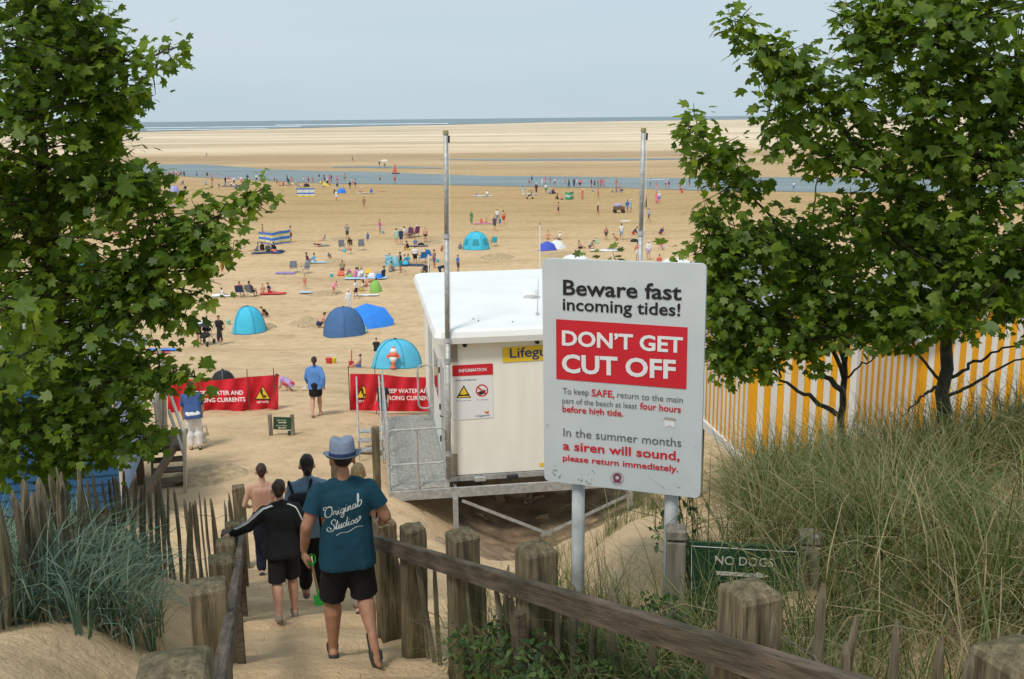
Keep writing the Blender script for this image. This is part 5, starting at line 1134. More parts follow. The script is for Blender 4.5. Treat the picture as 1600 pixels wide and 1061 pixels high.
for nme, c in dict(white=(.70, .70, .70), black=(.018, .018, .020), navy=(.025, .04, .10), blue=(.05, .16, .50), lightblue=(.28, .48, .66), denim=(.10, .17, .30), pink=(.68, .18, .32), coral=(.66, .16, .12), red=(.55, .04, .04), maroon=(.15, .03, .045),
                   orange=(.72, .22, .05), yellow=(.70, .52, .06), green=(.05, .26, .10), mint=(.35, .55, .42), teal=(.02, .30, .36), grey=(.26, .27, .29), darkgrey=(.08, .08, .085), khaki=(.28, .23, .14), cream=(.62, .55, .42), purple=(.20, .12, .34), lilac=(.50, .40, .60),
                   skin1=(.55, .30, .21), skin2=(.46, .235, .15), skin3=(.33, .16, .095), hair1=(.02, .014, .010), hair2=(.07, .04, .02), hair3=(.30, .19, .08), hair4=(.25, .24, .23)).items():
    CL[nme] = mat('cloth_' + nme if not nme.startswith(('skin', 'hair')) else nme, c, .75 if not nme.startswith('skin') else .55, .10, 9)
PEOPLE = []
CW_ = dict(white='white', black='black', navy='navy', blue='blue', lightblue='light blue', denim='denim blue', pink='pink', coral='coral', red='red', maroon='maroon', orange='orange', yellow='yellow', green='green', mint='mint green', teal='teal', grey='grey', darkgrey='dark grey', khaki='khaki', cream='cream', purple='purple', lilac='lilac')
PW = dict(stand='standing', walk='walking', walk2='walking', sit='sitting', knees='sitting', lie='lying', bend='bending', stoop='stooping', crouch='crouching', chair='seated', arms='arm raised', carry='standing with hands forward')
def person(px, py, ps='stand', face=0, top='tee', tcol='white', bot='shorts', bcol='navy', hair='short', hcol='hair2', skin='skin1', h=1.7, where='', sink=0.0, at=None, hatcol='white', desc=None):
    p = at or GH(px, py); me = proto(ps, top, bot, hair); o = bpy.data.objects.new('person', me); COL.objects.link(o)
    o.location = (p[0], p[1], p[2] - sink); o.scale = (h, h, h); o.rotation_euler = (0, 0, R(face))
    for i, m in enumerate((skin, tcol, bcol, hcol, hatcol)):
        o.material_slots[i].link = 'OBJECT'; o.material_slots[i].material = CL[m]
    who = 'child' if h < 1.4 else 'person'
    if desc: d = desc
    elif bot == 'dress': d = f'{who} in {CW_[tcol]} dress {PW[ps]}'
    elif top == 'none': d = f'bare-chested {who} in {CW_[bcol]} {"swimwear" if bot == "swim" else bot} {PW[ps]}'
    else: d = f'{who} in {CW_[tcol]} top, {CW_[bcol]} {"swimwear" if bot == "swim" else bot} {PW[ps]}'
    PEOPLE.append((o, d + (' ' + where if where else ''), px)); o['category'] = 'person'; o['group'] = 'people on the beach'; return o
def finish_people():
    names = {}
    for o, l, px in PEOPLE: names.setdefault(l, []).append((px, o))
    W = ['first', 'second', 'third', 'fourth', 'fifth', 'sixth', 'seventh', 'eighth', 'ninth', 'tenth', 'eleventh', 'twelfth', 'thirteenth', 'fourteenth', 'fifteenth']
    for l, L in names.items():
        L.sort(key=lambda q: q[0])
        for i, (px, o) in enumerate(L): o['label'] = l if len(L) == 1 else f'{l}, {W[min(i, 14)]} from left'
# beach-goers read off the photograph: px, py of the feet or seat
rp_ = random.Random(5)
def pick(*a): return rp_.choice(a)
Wd = 'paddling in the channel'; We = 'by the water edge'
# bathers in and by the channel
for x, y, tp, tc, bt, bc in [(260, 276, 'none', 'white', 'swim', 'red'), (264, 277, 'none', 'white', 'swim', 'blue'), (268, 276, 'tee', 'white', 'swim', 'black'), (272, 277, 'none', 'white', 'shorts', 'pink'), (276, 276, 'tee', 'white', 'shorts', 'coral'), (280, 277, 'none', 'white', 'swim', 'coral'), (283, 276, 'none', 'white', 'shorts', 'maroon'),
                             (288, 277.5, 'tee', 'navy', 'shorts', 'black'), (308, 278.5, 'tee', 'blue', 'shorts', 'navy'), (324, 279.5, 'tee', 'darkgrey', 'swim', 'black'), (330, 281, 'none', 'white', 'shorts', 'pink'), (340, 280.5, 'tee', 'pink', 'swim', 'white'), (377, 287, 'tee', 'white', 'shorts', 'coral'), (387, 284, 'tee', 'navy', 'shorts', 'teal'), (401, 284, 'tee', 'white', 'shorts', 'black'),
                             (429, 285, 'none', 'white', 'swim', 'black'), (433, 289, 'none', 'white', 'swim', 'coral'), (449, 283.5, 'tee', 'black', 'shorts', 'black'), (456, 287, 'tee', 'coral', 'swim', 'pink'), (475, 287, 'tee', 'white', 'shorts', 'lightblue'), (482, 286, 'tee', 'pink', 'shorts', 'black'), (489, 287, 'tee', 'coral', 'swim', 'coral'), (499, 283.5, 'tee', 'black', 'shorts', 'white'), (506.5, 282.5, 'tee', 'darkgrey', 'shorts', 'grey'),
                             (515, 284.5, 'tee', 'pink', 'shorts', 'red'), (518, 284, 'tee', 'navy', 'swim', 'black'), (527, 286.5, 'tee', 'pink', 'swim', 'maroon'), (539, 283, 'none', 'white', 'shorts', 'khaki'), (551, 290, 'tee', 'cream', 'swim', 'coral'), (594, 285, 'none', 'white', 'shorts', 'black'), (617, 285.5, 'none', 'white', 'shorts', 'red'),
                             (827, 290, 'none', 'white', 'swim', 'maroon'), (831, 286.5, 'tee', 'blue', 'shorts', 'navy'), (847, 290, 'tee', 'white', 'trousers', 'white'), (852, 287, 'tee', 'pink', 'swim', 'pink'), (860, 288.5, 'none', 'white', 'swim', 'pink'), (867, 290, 'tee', 'white', 'shorts', 'black'), (883, 287, 'none', 'white', 'swim', 'coral'), (889, 292.5, 'long', 'darkgrey', 'trousers', 'black'), (897, 291.5, 'tee', 'darkgrey', 'trousers', 'navy'), (901, 290, 'tee', 'white', 'shorts', 'white'),
                             (906, 293, 'tee', 'pink', 'shorts', 'black'), (924, 293, 'tee', 'maroon', 'swim', 'black'), (929, 293.5, 'tee', 'black', 'shorts', 'black'), (934, 292, 'none', 'white', 'swim', 'red'), (938, 292, 'none', 'white', 'swim', 'pink'), (941, 291.5, 'tee', 'coral', 'swim', 'pink'), (944, 292, 'none', 'white', 'shorts', 'lilac'), (963, 291.5, 'none', 'white', 'swim', 'coral'), (1016, 291.5, 'tee', 'cream', 'shorts', 'khaki'),
                             (1040, 294, 'tee', 'lilac', 'swim', 'black'), (1045, 295, 'tee', 'maroon', 'shorts', 'pink'), (1062, 297, 'none', 'white', 'swim', 'pink'), (1069, 297, 'tee', 'white', 'shorts', 'lightblue'), (1077, 292.5, 'tee', 'navy', 'swim', 'navy'), (1115, 298, 'tee', 'white', 'shorts', 'red'), (1119, 298, 'none', 'white', 'swim', 'coral'), (1188, 293, 'tee', 'navy', 'shorts', 'navy'), (1200, 296, 'none', 'white', 'swim', 'red'), (1240, 297, 'tee', 'white', 'shorts', 'blue')]:
    person(x, y, pick('stand', 'walk', 'walk2'), pick(0, 60, 120, 180, 240, 300), tp, tc, bt, bc, pick('short', 'long', 'short'), pick('hair1', 'hair2', 'hair3'), pick('skin1', 'skin1', 'skin2'), pick(1.7, 1.65, 1.55, 1.75) if tp != 'none' or bt == 'shorts' else pick(1.3, 1.35, 1.6), Wd, .12)
# farther beach, wide open sand
for a in [(262, 286, 'sit', 'tee', 'coral', 'shorts', 'blue', 'beside the far small blue tent'), (267, 286, 'sit', 'tee', 'lilac', 'shorts', 'navy', 'beside the far small blue tent'), (332, 289, 'walk', 'none', 'white', 'swim', 'coral', We), (352, 291, 'sit', 'tee', 'grey', 'shorts', 'black', We), (357, 288, 'walk', 'tee', 'pink', 'shorts', 'white', We), (362, 291, 'knees', 'tee', 'white', 'shorts', 'lightblue', We), (366, 289, 'stand', 'long', 'white', 'shorts', 'maroon', We), (369, 291.5, 'lie', 'tee', 'navy', 'shorts', 'black', We),
          (437, 291, 'sit', 'none', 'white', 'swim', 'coral', We), (443, 290, 'sit', 'tee', 'red', 'shorts', 'black', We), (447, 290.5, 'sit', 'tee', 'white', 'shorts', 'pink', We), (453, 290, 'sit', 'tee', 'teal', 'shorts', 'grey', We), (463, 292, 'sit', 'tee', 'darkgrey', 'shorts', 'white', We), (467, 292, 'sit', 'none', 'white', 'shorts', 'grey', We), (470, 297, 'sit', 'none', 'white', 'shorts', 'coral', 'behind the far striped windbreak'), (475, 297, 'sit', 'none', 'white', 'swim', 'red', 'behind the far striped windbreak'),
          (512, 291, 'stand', 'tee', 'mint', 'shorts', 'black', 'beside the yellow float'), (547, 297.5, 'stand', 'tee', 'black', 'shorts', 'khaki', We), (522, 302, 'knees', 'tee', 'black', 'shorts', 'black', 'beside the small light blue tent'), (537, 299, 'sit', 'none', 'white', 'swim', 'red', 'beside the small light blue tent'), (526, 314, 'walk', 'tee', 'white', 'shorts', 'white', 'in front of the small light blue tent'), (564, 301, 'sit', 'none', 'white', 'swim', 'lilac', 'on a pale towel'), (580, 302, 'knees', 'long', 'blue', 'trousers', 'blue', 'on a pale towel'), (597, 299.5, 'lie', 'none', 'white', 'swim', 'orange', 'on the open far sand'),
          (569, 326, 'walk', 'none', 'white', 'shorts', 'khaki', 'alone on the open sand'), (747, 306, 'lie', 'tee', 'maroon', 'trousers', 'lilac', 'on the open far sand'), (761, 306, 'knees', 'tee', 'white', 'shorts', 'teal', 'on the open far sand'), (817, 307, 'walk', 'tee', 'lightblue', 'trousers', 'white', 'behind the far pushchair'), (838, 302, 'stand', 'long', 'maroon', 'dress', 'black', 'near the far green windbreak'), (853, 303, 'stand', 'tee', 'white', 'shorts', 'green', 'near the far green windbreak'), (859, 303, 'sit', 'tee', 'lightblue', 'trousers', 'denim', 'near the far green windbreak'), (864, 303, 'sit', 'tee', 'navy', 'trousers', 'black', 'near the far green windbreak'), (866, 303, 'sit', 'tee', 'red', 'shorts', 'black', 'near the far green windbreak'),
          (872, 312, 'knees', 'tee', 'black', 'trousers', 'black', 'beside the green windbreak'), (878, 312, 'sit', 'none', 'white', 'shorts', 'maroon', 'beside the green windbreak'), (910, 312, 'stand', 'tee', 'coral', 'dress', 'coral', 'on the far open sand'), (935, 312.5, 'walk', 'tee', 'coral', 'shorts', 'coral', 'on the far open sand'), (872, 336, 'walk2', 'none', 'white', 'shorts', 'black', 'crossing the open sand'), (934, 338, 'walk', 'tee', 'black', 'shorts', 'maroon', 'crossing the open sand'), (980, 332, 'walk2', 'tee', 'blue', 'shorts', 'blue', 'behind the beach cart'), (985, 331, 'walk', 'tee', 'lightblue', 'shorts', 'lightblue', 'behind the beach cart'),
          (1009, 326, 'stand', 'long', 'black', 'dress', 'black', 'right of the right flagpole'), (1014, 347, 'walk', 'tee', 'lightblue', 'shorts', 'darkgrey', 'right of the right flagpole'), (1026, 319, 'walk2', 'tee', 'pink', 'dress', 'pink', 'right of the right flagpole'), (1030, 318, 'walk', 'tee', 'white', 'shorts', 'blue', 'right of the right flagpole'), (1065, 301, 'crouch', 'tee', 'red', 'shorts', 'red', We), (271, 336, 'stand', 'tee', 'lilac', 'shorts', 'coral', 'seen through the left tree'), (262, 345, 'walk', 'none', 'white', 'shorts', 'red', 'seen through the left tree'),
          (551, 253.5, 'walk', 'tee', 'grey', 'shorts', 'khaki', 'far off on the sandbank'), (601, 262, 'walk', 'tee', 'cream', 'shorts', 'black', 'under a parasol on the far sandbank'), (593, 260, 'stand', 'tee', 'grey', 'shorts', 'black', 'far off on the sandbank'), (323, 246, 'walk', 'tee', 'grey', 'shorts', 'grey', 'far off on the sandbank')]:
    x, y, ps, tp, tc, bt, bc, wh = a
    person(x, y, ps, pick(0, 90, 150, 200, 270), tp, tc, bt, bc, pick('short', 'long', 'short', 'hat'), pick('hair1', 'hair2', 'hair3'), pick('skin1', 'skin1', 'skin2'), pick(1.7, 1.66, 1.74), wh)
# middle beach
for a in [(411, 372, 'stand', 90, 'none', 'white', 'swim', 'lilac', 'short', 1.5, 'behind the large striped windbreak'), (455, 379, 'stand', -60, 'none', 'white', 'shorts', 'maroon', 'short', 1.75, 'at the right end of the large striped windbreak'), (402, 393, 'sit', 90, 'tee', 'grey', 'shorts', 'denim', 'short', 1.65, 'below the large striped windbreak'), (411, 392, 'knees', 40, 'tee', 'black', 'trousers', 'black', 'long', 1.65, 'below the large striped windbreak'), (419, 394, 'sit', 200, 'long', 'darkgrey', 'trousers', 'black', 'long', 1.7, 'below the large striped windbreak'), (426, 393, 'knees', -30, 'long', 'black', 'trousers', 'navy', 'short', 1.7, 'below the large striped windbreak'), (433, 394, 'lie', -90, 'tee', 'coral', 'trousers', 'navy', 'short', 1.7, 'below the large striped windbreak'),
          (543, 376, 'arms', 30, 'tee', 'grey', 'shorts', 'darkgrey', 'short', 1.75, 'above the two grey camp chairs'), (507, 376, 'sit', 120, 'tee', 'denim', 'shorts', 'white', 'long', 1.2, 'left of the grey camp chairs'), (503, 385, 'lie', -80, 'tee', 'maroon', 'trousers', 'grey', 'long', 1.7, 'left of the grey camp chairs'), (516, 405, 'crouch', 160, 'tee', 'denim', 'shorts', 'coral', 'short', 1.2, 'digging in the sand'), (481, 411, 'sit', -60, 'tee', 'maroon', 'shorts', 'grey', 'short', 1.7, 'by the pale blue blanket'), (490, 411, 'sit', 60, 'tee', 'lightblue', 'trousers', 'white', 'short', 1.65, 'by the pale blue blanket'), (575, 380, 'walk', 20, 'tee', 'blue', 'shorts', 'blue', 'short', 1.1, 'right of the grey camp chairs'),
          (620, 383, 'stand', 0, 'tee', 'mint', 'shorts', 'mint', 'hat', 1.68, 'beside the group in deck chairs'), (627, 383, 'stand', 0, 'tee', 'navy', 'shorts', 'navy', 'hat', 1.72, 'beside the group in deck chairs'), (634, 372, 'chair', -120, 'tee', 'white', 'shorts', 'grey', 'hat', 1.7, 'in the deck chair group'), (641, 372, 'chair', 170, 'tee', 'lightblue', 'shorts', 'purple', 'short', 1.7, 'in the deck chair group'), (650, 370, 'chair', 150, 'tee', 'pink', 'shorts', 'maroon', 'hat', 1.68, 'in the deck chair group'), (665, 382, 'stand', 180, 'none', 'white', 'swim', 'black', 'short', 1.72, 'beside the deck chair group'), (649, 385, 'sit', 180, 'tee', 'denim', 'shorts', 'pink', 'short', 1.6, 'beside the deck chair group'),
          (649, 415, 'stand', 10, 'tee', 'white', 'shorts', 'black', 'hat', 1.75, 'above the cabin roof'), (626, 427, 'stand', 70, 'vest', 'black', 'shorts', 'teal', 'short', 1.76, 'holding out a teal towel'), (637, 413, 'sit', 150, 'tee', 'teal', 'trousers', 'denim', 'long', 1.65, 'above the cabin roof'), (631, 413, 'sit', 100, 'tee', 'lightblue', 'shorts', 'grey', 'short', 1.6, 'above the cabin roof'), (690, 394, 'crouch', 200, 'none', 'white', 'swim', 'maroon', 'short', 1.25, 'left of the left flagpole'), (716, 428, 'stand', -60, 'tee', 'blue', 'shorts', 'darkgrey', 'short', 1.6, 'just right of the left flagpole'), (664, 433, 'chair', 160, 'vest', 'black', 'shorts', 'coral', 'short', 1.68, 'above the cabin roof edge'), (688, 436, 'bend', -70, 'tee', 'black', 'trousers', 'navy', 'short', 1.74, 'at the cabin roof edge'),
          (737, 351, 'walk', 150, 'none', 'white', 'dress', 'green', 'short', 1.65, 'above the teal dome tent'), (752, 350, 'sit', 200, 'tee', 'coral', 'shorts', 'red', 'short', 1.3, 'above the teal dome tent'), (760, 349, 'sit', 120, 'tee', 'orange', 'shorts', 'khaki', 'short', 1.2, 'above the teal dome tent'), (777, 349, 'stand', 0, 'tee', 'white', 'shorts', 'grey', 'short', 1.72, 'above the teal dome tent'), (787, 351, 'stand', 20, 'none', 'white', 'shorts', 'red', 'short', 1.72, 'above the teal dome tent'), (781, 355, 'walk', 200, 'tee', 'teal', 'shorts', 'blue', 'short', 1.15, 'above the teal dome tent'), (773, 361, 'stand', 180, 'tee', 'darkgrey', 'shorts', 'darkgrey', 'short', 1.7, 'above the teal dome tent'),
          (543, 431, 'knees', -90, 'long', 'pink', 'trousers', 'purple', 'hat', 1.3, 'in the family picnic group'), (554, 434, 'knees', -60, 'tee', 'lilac', 'dress', 'pink', 'hat', 1.55, 'in the family picnic group'), (561, 435, 'knees', 30, 'tee', 'lilac', 'dress', 'lilac', 'long', 1.6, 'in the family picnic group'), (568, 434, 'knees', 120, 'long', 'white', 'dress', 'white', 'long', 1.65, 'in the family picnic group'), (599, 434, 'sit', 60, 'tee', 'navy', 'shorts', 'navy', 'short', 1.78, 'in the family picnic group'), (572, 448, 'sit', 150, 'none', 'white', 'swim', 'coral', 'short', 1.5, 'by the green pop-up shelter'), (577, 441, 'lie', 60, 'none', 'white', 'shorts', 'orange', 'short', 1.7, 'by the green pop-up shelter'), (566, 455, 'sit', 100, 'tee', 'cream', 'shorts', 'yellow', 'long', 1.55, 'by the green pop-up shelter'),
          (522, 462, 'stoop', -30, 'tee', 'pink', 'swim', 'pink', 'short', 1.15, 'left of the green pop-up shelter'), (557, 469, 'walk', 60, 'tee', 'white', 'shorts', 'black', 'short', 1.35, 'behind the bright blue beach shelter'), (546, 486, 'stand', 200, 'long', 'white', 'trousers', 'white', 'hat', 1.5, 'behind the bright blue beach shelter'), (500, 512, 'crouch', -50, 'none', 'white', 'shorts', 'navy', 'short', 1.75, 'beside the slate blue tent'), (348, 430, 'walk', 40, 'tee', 'orange', 'shorts', 'orange', 'short', 1.2, 'under the left tree branch'), (477, 452, 'walk2', 180, 'none', 'white', 'swim', 'coral', 'short', 1.15, 'beside a blue bodyboard'), (348, 463, 'sit', -60, 'tee', 'white', 'shorts', 'white', 'hat', 1.2, 'on a white towel'),
          (376, 464, 'chair', 0, 'vest', 'coral', 'shorts', 'navy', 'short', 1.65, 'left of the two dark camp chairs'), (393, 464, 'chair', -30, 'tee', 'darkgrey', 'shorts', 'black', 'short', 1.7, 'right of the two dark camp chairs'), (421, 459, 'sit', -100, 'tee', 'navy', 'shorts', 'red', 'short', 1.5, 'on the red towel'), (411, 459, 'sit', 200, 'none', 'white', 'swim', 'coral', 'short', 1.3, 'on the red towel'), (416, 495, 'crouch', 110, 'tee', 'black', 'shorts', 'black', 'short', 1.35, 'digging beside the light blue tent'), (411, 494, 'crouch', 250, 'none', 'white', 'swim', 'navy', 'short', .9, 'digging beside the light blue tent'),
          (312, 539, 'stoop', -20, 'tee', 'white', 'shorts', 'black', 'short', 1.78, 'pulling the black pushchair'), (325, 524, 'stand', 180, 'tee', 'white', 'shorts', 'lilac', 'short', 1.2, 'behind the black pushchair'), (345, 538.5, 'walk', 165, 'tee', 'black', 'dress', 'black', 'short', 1.70, 'beside the black pushchair'), (332, 395, 'stand', 60, 'tee', 'coral', 'shorts', 'orange', 'short', 1.6, 'seen through the left branches'), (290, 385, 'sit', 60, 'tee', 'blue', 'shorts', 'navy', 'short', 1.6, 'seen through the left branches'), (185, 376, 'stand', 0, 'tee', 'lilac', 'shorts', 'pink', 'short', 1.65, 'seen through the left tree'),
          (947, 376, 'stand', 10, 'none', 'white', 'shorts', 'darkgrey', 'short', 1.5, 'left of the right flagpole'), (971, 376, 'walk', 10, 'tee', 'white', 'shorts', 'lightblue', 'short', 1.75, 'left of the right flagpole'), (963, 377, 'crouch', 100, 'none', 'white', 'swim', 'maroon', 'short', 1.5, 'left of the right flagpole'), (933, 382, 'knees', 30, 'long', 'mint', 'dress', 'mint', 'short', 1.3, 'wrapped in a striped towel'), (996, 408, 'stand', 0, 'vest', 'coral', 'shorts', 'white', 'short', 1.7, 'above the tide sign'), (1013, 408, 'stand', 0, 'long', 'white', 'shorts', 'lilac', 'hat', 1.78, 'above the tide sign'), (1030, 412, 'sit', 0, 'tee', 'coral', 'shorts', 'coral', 'short', 1.5, 'above the tide sign'), (1064, 412, 'sit', 100, 'none', 'white', 'swim', 'red', 'short', 1.5, 'above the tide sign'), (856, 374, 'sit', 180, 'none', 'white', 'shorts', 'orange', 'short', 1.7, 'behind the two parasols'), (874, 375, 'sit', 120, 'tee', 'white', 'shorts', 'grey', 'hat', 1.6, 'behind the two parasols'),
          (1107, 372, 'stand', 60, 'none', 'white', 'shorts', 'pink', 'short', 1.7, 'seen through the right tree'), (1175, 405, 'sit', 0, 'tee', 'pink', 'shorts', 'white', 'short', 1.6, 'seen through the right tree'),
          (562, 574, 'sit', 90, 'none', 'white', 'shorts', 'blue', 'cap', 1.1, 'beside the turquoise fish tent'), (588, 549, 'knees', 0, 'tee', 'black', 'shorts', 'black', 'cap', 1.3, 'behind the turquoise fish tent'), (600, 668, 'stand', 150, 'tee', 'black', 'shorts', 'navy', 'short', 1.35, 'on the sand behind the cabin deck')]:
    x, y, ps, fc, tp, tc, bt, bc, hr_, hh, wh = a
    person(x, y, ps, fc, tp, tc if bt != 'dress' else bc, bt, bc, hr_, pick('hair1', 'hair2', 'hair3'), pick('skin1', 'skin1', 'skin2'), hh, wh, hatcol=pick('white', 'cream', 'navy') if hr_ == 'hat' else 'navy')

rq_ = random.Random(21); cc = list(CW_)
def crowd(n, xr, yr, poses, where):
    for _ in range(n):
        x = rq_.uniform(*xr); y = rq_.uniform(*yr); tp = rq_.choice(['tee', 'tee', 'none', 'long']); bt = rq_.choice(['shorts', 'shorts', 'swim', 'trousers'])
        person(x, y, rq_.choice(poses), rq_.uniform(0, 360), tp, rq_.choice(cc), bt, rq_.choice(cc), rq_.choice(['short', 'long']), rq_.choice(['hair1', 'hair2', 'hair3']), rq_.choice(['skin1', 'skin1', 'skin2']), rq_.choice([1.7, 1.65, 1.75, 1.2]), where)
crowd(16, (285, 560), (288, 296), ['sit', 'knees', 'stand', 'walk'], 'on the left water edge')
crowd(9, (830, 1100), (297, 304), ['sit', 'stand', 'walk'], 'on the right water edge')
crowd(8, (300, 420), (300, 380), ['sit', 'walk', 'stand'], 'on the sand beyond the left branches')
crowd(9, (500, 690), (355, 425), ['sit', 'knees', 'stand', 'crouch'], 'in the middle of the beach')
crowd(5, (900, 1080), (345, 395), ['sit', 'stand', 'crouch'], 'on the sand above the tide sign')
# ------------------------------------------------------------------ people near enough to show clothes: body + garments
SKN = mat('skin_tan', (.40, .205, .125), .5, .12, 14, .15, 120); SKF = mat('skin_fair', (.52, .29, .205), .5, .10, 14, .15, 120)
def cloth(name, c, b=.25, var=.10): return mat(name, c, .85, var, 5, b, 55)
def near(name, label, at, h, face, ps, top, bot, hair, mats, build=1.0, fem=False, hands=None, voxel=.0065, flare=1.0, headturn=0.0, hem=.0, hem_drop=0.0):
    t = thing(name, label, 'person', at, 'people walking down the path'); X = Matrix.Translation(Vector(at)) @ Matrix.Rotation(R(face), 4, 'Z') @ Matrix.Scale(h, 4)
    pr = figure(ps, top, bot, hair, build, fem, True, hands, headturn)
    def emit(nm, prims, m, vx=voxel, it=4, noise=0.0, seed=0, cuts=()):
        me = remesh(*caps(prims, 12), vx, it); me.materials.clear(); me.materials.append(m)
        n = len(me.vertices); C = np.zeros(n * 3); me.vertices.foreach_get('co', C); C = C.reshape(-1, 3)
        if noise:
            N = np.zeros(n * 3); me.vertices.foreach_get('normal', N); N = N.reshape(-1, 3)
            w = (vnoise(C[:, 0] * 26 + C[:, 2] * 11, C[:, 2] * 9 + C[:, 1] * 14, seed) + .6 * vnoise(C[:, 0] * 40 - C[:, 1] * 20, C[:, 2] * 24, seed + 3)) * noise * (2.1 + 1.3 * np.sin(C[:, 2] * 55 + 14 * C[:, 0] * np.sign(C[:, 0]) + 6 * vnoise(C[:, 0] * 9, C[:, 2] * 9, 2)))
            C = C + N * w[:, None]
        me.vertices.foreach_set('co', C.ravel())
        for co, no, near_ in cuts:
            bm = bmesh.new(); bm.from_mesh(me); geo = [f for f in bm.faces if near_ is None or (lambda q: q.x * co.x > 0 and ((q - near_) - no * (q - near_).dot(no)).length < (.058 if abs(no.x) > .12 or co.z > .6 else .085) and (q - co).length < .12)(f.calc_center_median())]
            es = {x for f in geo for x in f.edges}; vs = {x for f in geo for x in f.verts}
            bmesh.ops.bisect_plane(bm, geom=list(vs) + list(es) + geo, plane_co=co, plane_no=no, clear_outer=True); bm.to_mesh(me); bm.free()
        me.transform(X); me.update(); return link(nm, me, t)
    skin = [p for p in pr if p[4] not in ('hair', 'hat', 'skirt')]
    emit('body', skin, mats['skin'], .0045 if voxel < .008 else voxel, 3)
    hp = [p for p in pr if p[4] == 'hair']
    if hp: emit('hair', hp, mats['hair'], .006, 2, .004, 4)
    U_ = {}
    pel = Vector(ps['pel']); hemz = pel.z - .052 - hem_drop
    if top != 'none':
        g = [(p[0], p[1], p[2] + .009, p[3] + .010) for p in pr if p[4] == 'torso'] + [(p[0], p[1], p[2] + .010, p[3] + .012 + hem * .6) for p in pr if p[4] == 'belly']
        for p in [q for q in pr if q[4] == 'hip' and abs(q[0].x - q[1].x) < .03]: g.append((p[0], p[1] - Vector((0, 0, .03 + hem_drop)), p[2] + .012 + hem * .6, p[3] + .013 + hem))
        cuts = [(Vector((0, 0, hemz)), Vector((0, 0, -1)), None)]
        for p in [q for q in pr if q[4] == 'uparm']:
            if top in ('tee', 'long'): dr = (p[1] - p[0]); g.append((p[0], p[0] + dr * .6, p[2] + .009, p[3] + .013)); g.append((p[0] + dr * .6, p[0] + dr * (1.35 if top == 'tee' else 1.0), p[3] + .013, p[3] + .014))
            if top == 'tee': cuts.append((p[0] + dr * 1.12, dr.normalized(), p[0]))
        if top == 'long': g += [(p[0], p[1], p[2] + .013, p[3] + .013) for p in pr if p[4] in ('loarm0',)] + [(p[0], p[1], p[2] + .013, p[3] + .011) for p in pr if p[4] == 'forearm']
        nk = [p for p in pr if p[4] == 'neck'][-1]; g.append((nk[0], nk[0].lerp(nk[1], .42 if top == 'long' else .12), .0365, .0350))
        U_['top'] = emit('top', g, mats['top'], voxel, 7, .0028, 1, cuts)
    g = [(p[0], p[1], p[2] + .004, p[3] + .004) for p in pr if p[4] == 'hip'] + [(p[0], p[1], p[2] + .004, p[3] + .014) for p in pr if p[4] == 'thigh']; cuts = []
    t2 = [p for p in pr if p[4] == 'thigh2']
    if bot == 'trousers': g += [(p[0], p[1], p[2] + .012, p[3] + .014) for p in pr if p[4] in ('thigh2', 'calf')] + [(p[0], p[0].lerp(p[1], .8), p[2] + .012, p[3] + .022) for p in pr if p[4] == 'calf2']
    elif bot == 'skirt': g += [(p[0], p[1], p[2] + .006, p[3] + .004) for p in pr if p[4] == 'skirt']; k_ = [p for p in pr if p[4] == 'skirt'][-1]; cuts.append((k_[1], Vector((0, 0, -1)), None))
    else:
        for p in t2: dr = p[1] - p[0]; g.append((p[0], p[0] + dr * 1.15, p[2] + .014, p[3] + .026)); cuts.append((p[0] + dr * .88, dr.normalized(), p[0]))
    emit('shorts' if bot == 'shorts' else bot, g, mats['bottom'], voxel, 7, .0028, 7, cuts)
    # footwear
    for p in [q for q in pr if q[4] == 'foot'][::2]:
        a, b = p[0], p[1]; d = (b - a).normalized(); up = Vector((0, 0, 1)); up = (up - d * up.dot(d)); up = up.normalized() if up.length > .15 else Vector((0, -1, 0))
        g = [(a + d * s - up * .018, a + d * (s + .03) - up * .018, w, w) for s, w in ((-.006, .024), (.03, .024), (.065, .027), (.088, .024))]
        so = emit('sandal', g, mats['shoe'], .005, 2)
        me = so.data
        g = [(b - d * .03 + up * .004 + Vector((s * .016, 0, -.006 * abs(s))), b - d * .005 + up * .004 + Vector((s * .016, 0, -.006 * abs(s))), .013, .012) for s in (-1, 0, 1)]
        emit('strap', g, mats['shoe'], .005, 2)
    return t, X, pr, U_
# man in the hat
TEAL = cloth('teal_cotton', (.008, .052, .082), .45); BLKC = cloth('black_cotton', (.012, .012, .014), .3); HATM = mat('hat_straw_blue', (.25, .30, .40), .9, .12, 60, .9, 160); HATB = cloth('hat_band', (.02, .035, .09)); SOLE = mat('sandal_rubber', (.05, .048, .046), .8, .2, 9)
HAIRD = mat('hair_dark', (.018, .012, .009), .6, .3, 40, .6, 90, stretch=(1, 1, .2)); HAIRBR = mat('hair_brown', (.045, .026, .015), .6, .3, 40, .6, 90, stretch=(1, 1, .2)); HAIRBL = mat('hair_blond', (.34, .23, .10), .6, .25, 40, .6, 90, stretch=(1, 1, .2))
mp_ = GH(551, 1031); MANH = 1.655; MANF = 14
ps = pose('walk'); ps.update(pel=(0, 0, .525), lean=3, knee=[(-.070, .065, .280), (.068, .025, .295)], ank=[(-.078, .075, .035), (.082, -.115, .170)], liftfoot=1, elb=[(-.168, -.03, .665), (.172, -.005, .665)], wri=[(-.182, .03, .535), (.162, .115, .585)])
man, MX, mpr, mg = near('person', 'man in straw-blue trilby and teal T-shirt walking down the path', mp_, MANH, MANF, ps, 'tee', 'shorts', 'buzz', dict(skin=SKN, hair=HAIRD, top=TEAL, bottom=BLKC, shoe=SOLE), 1.06,
                        hands={0: ((0, .06, -1), (.9, .3, 0), .35), 1: ((.25, .95, -.1), (0, 0, -1), .55)}, flare=1.5, hem=.004, hem_drop=.012)
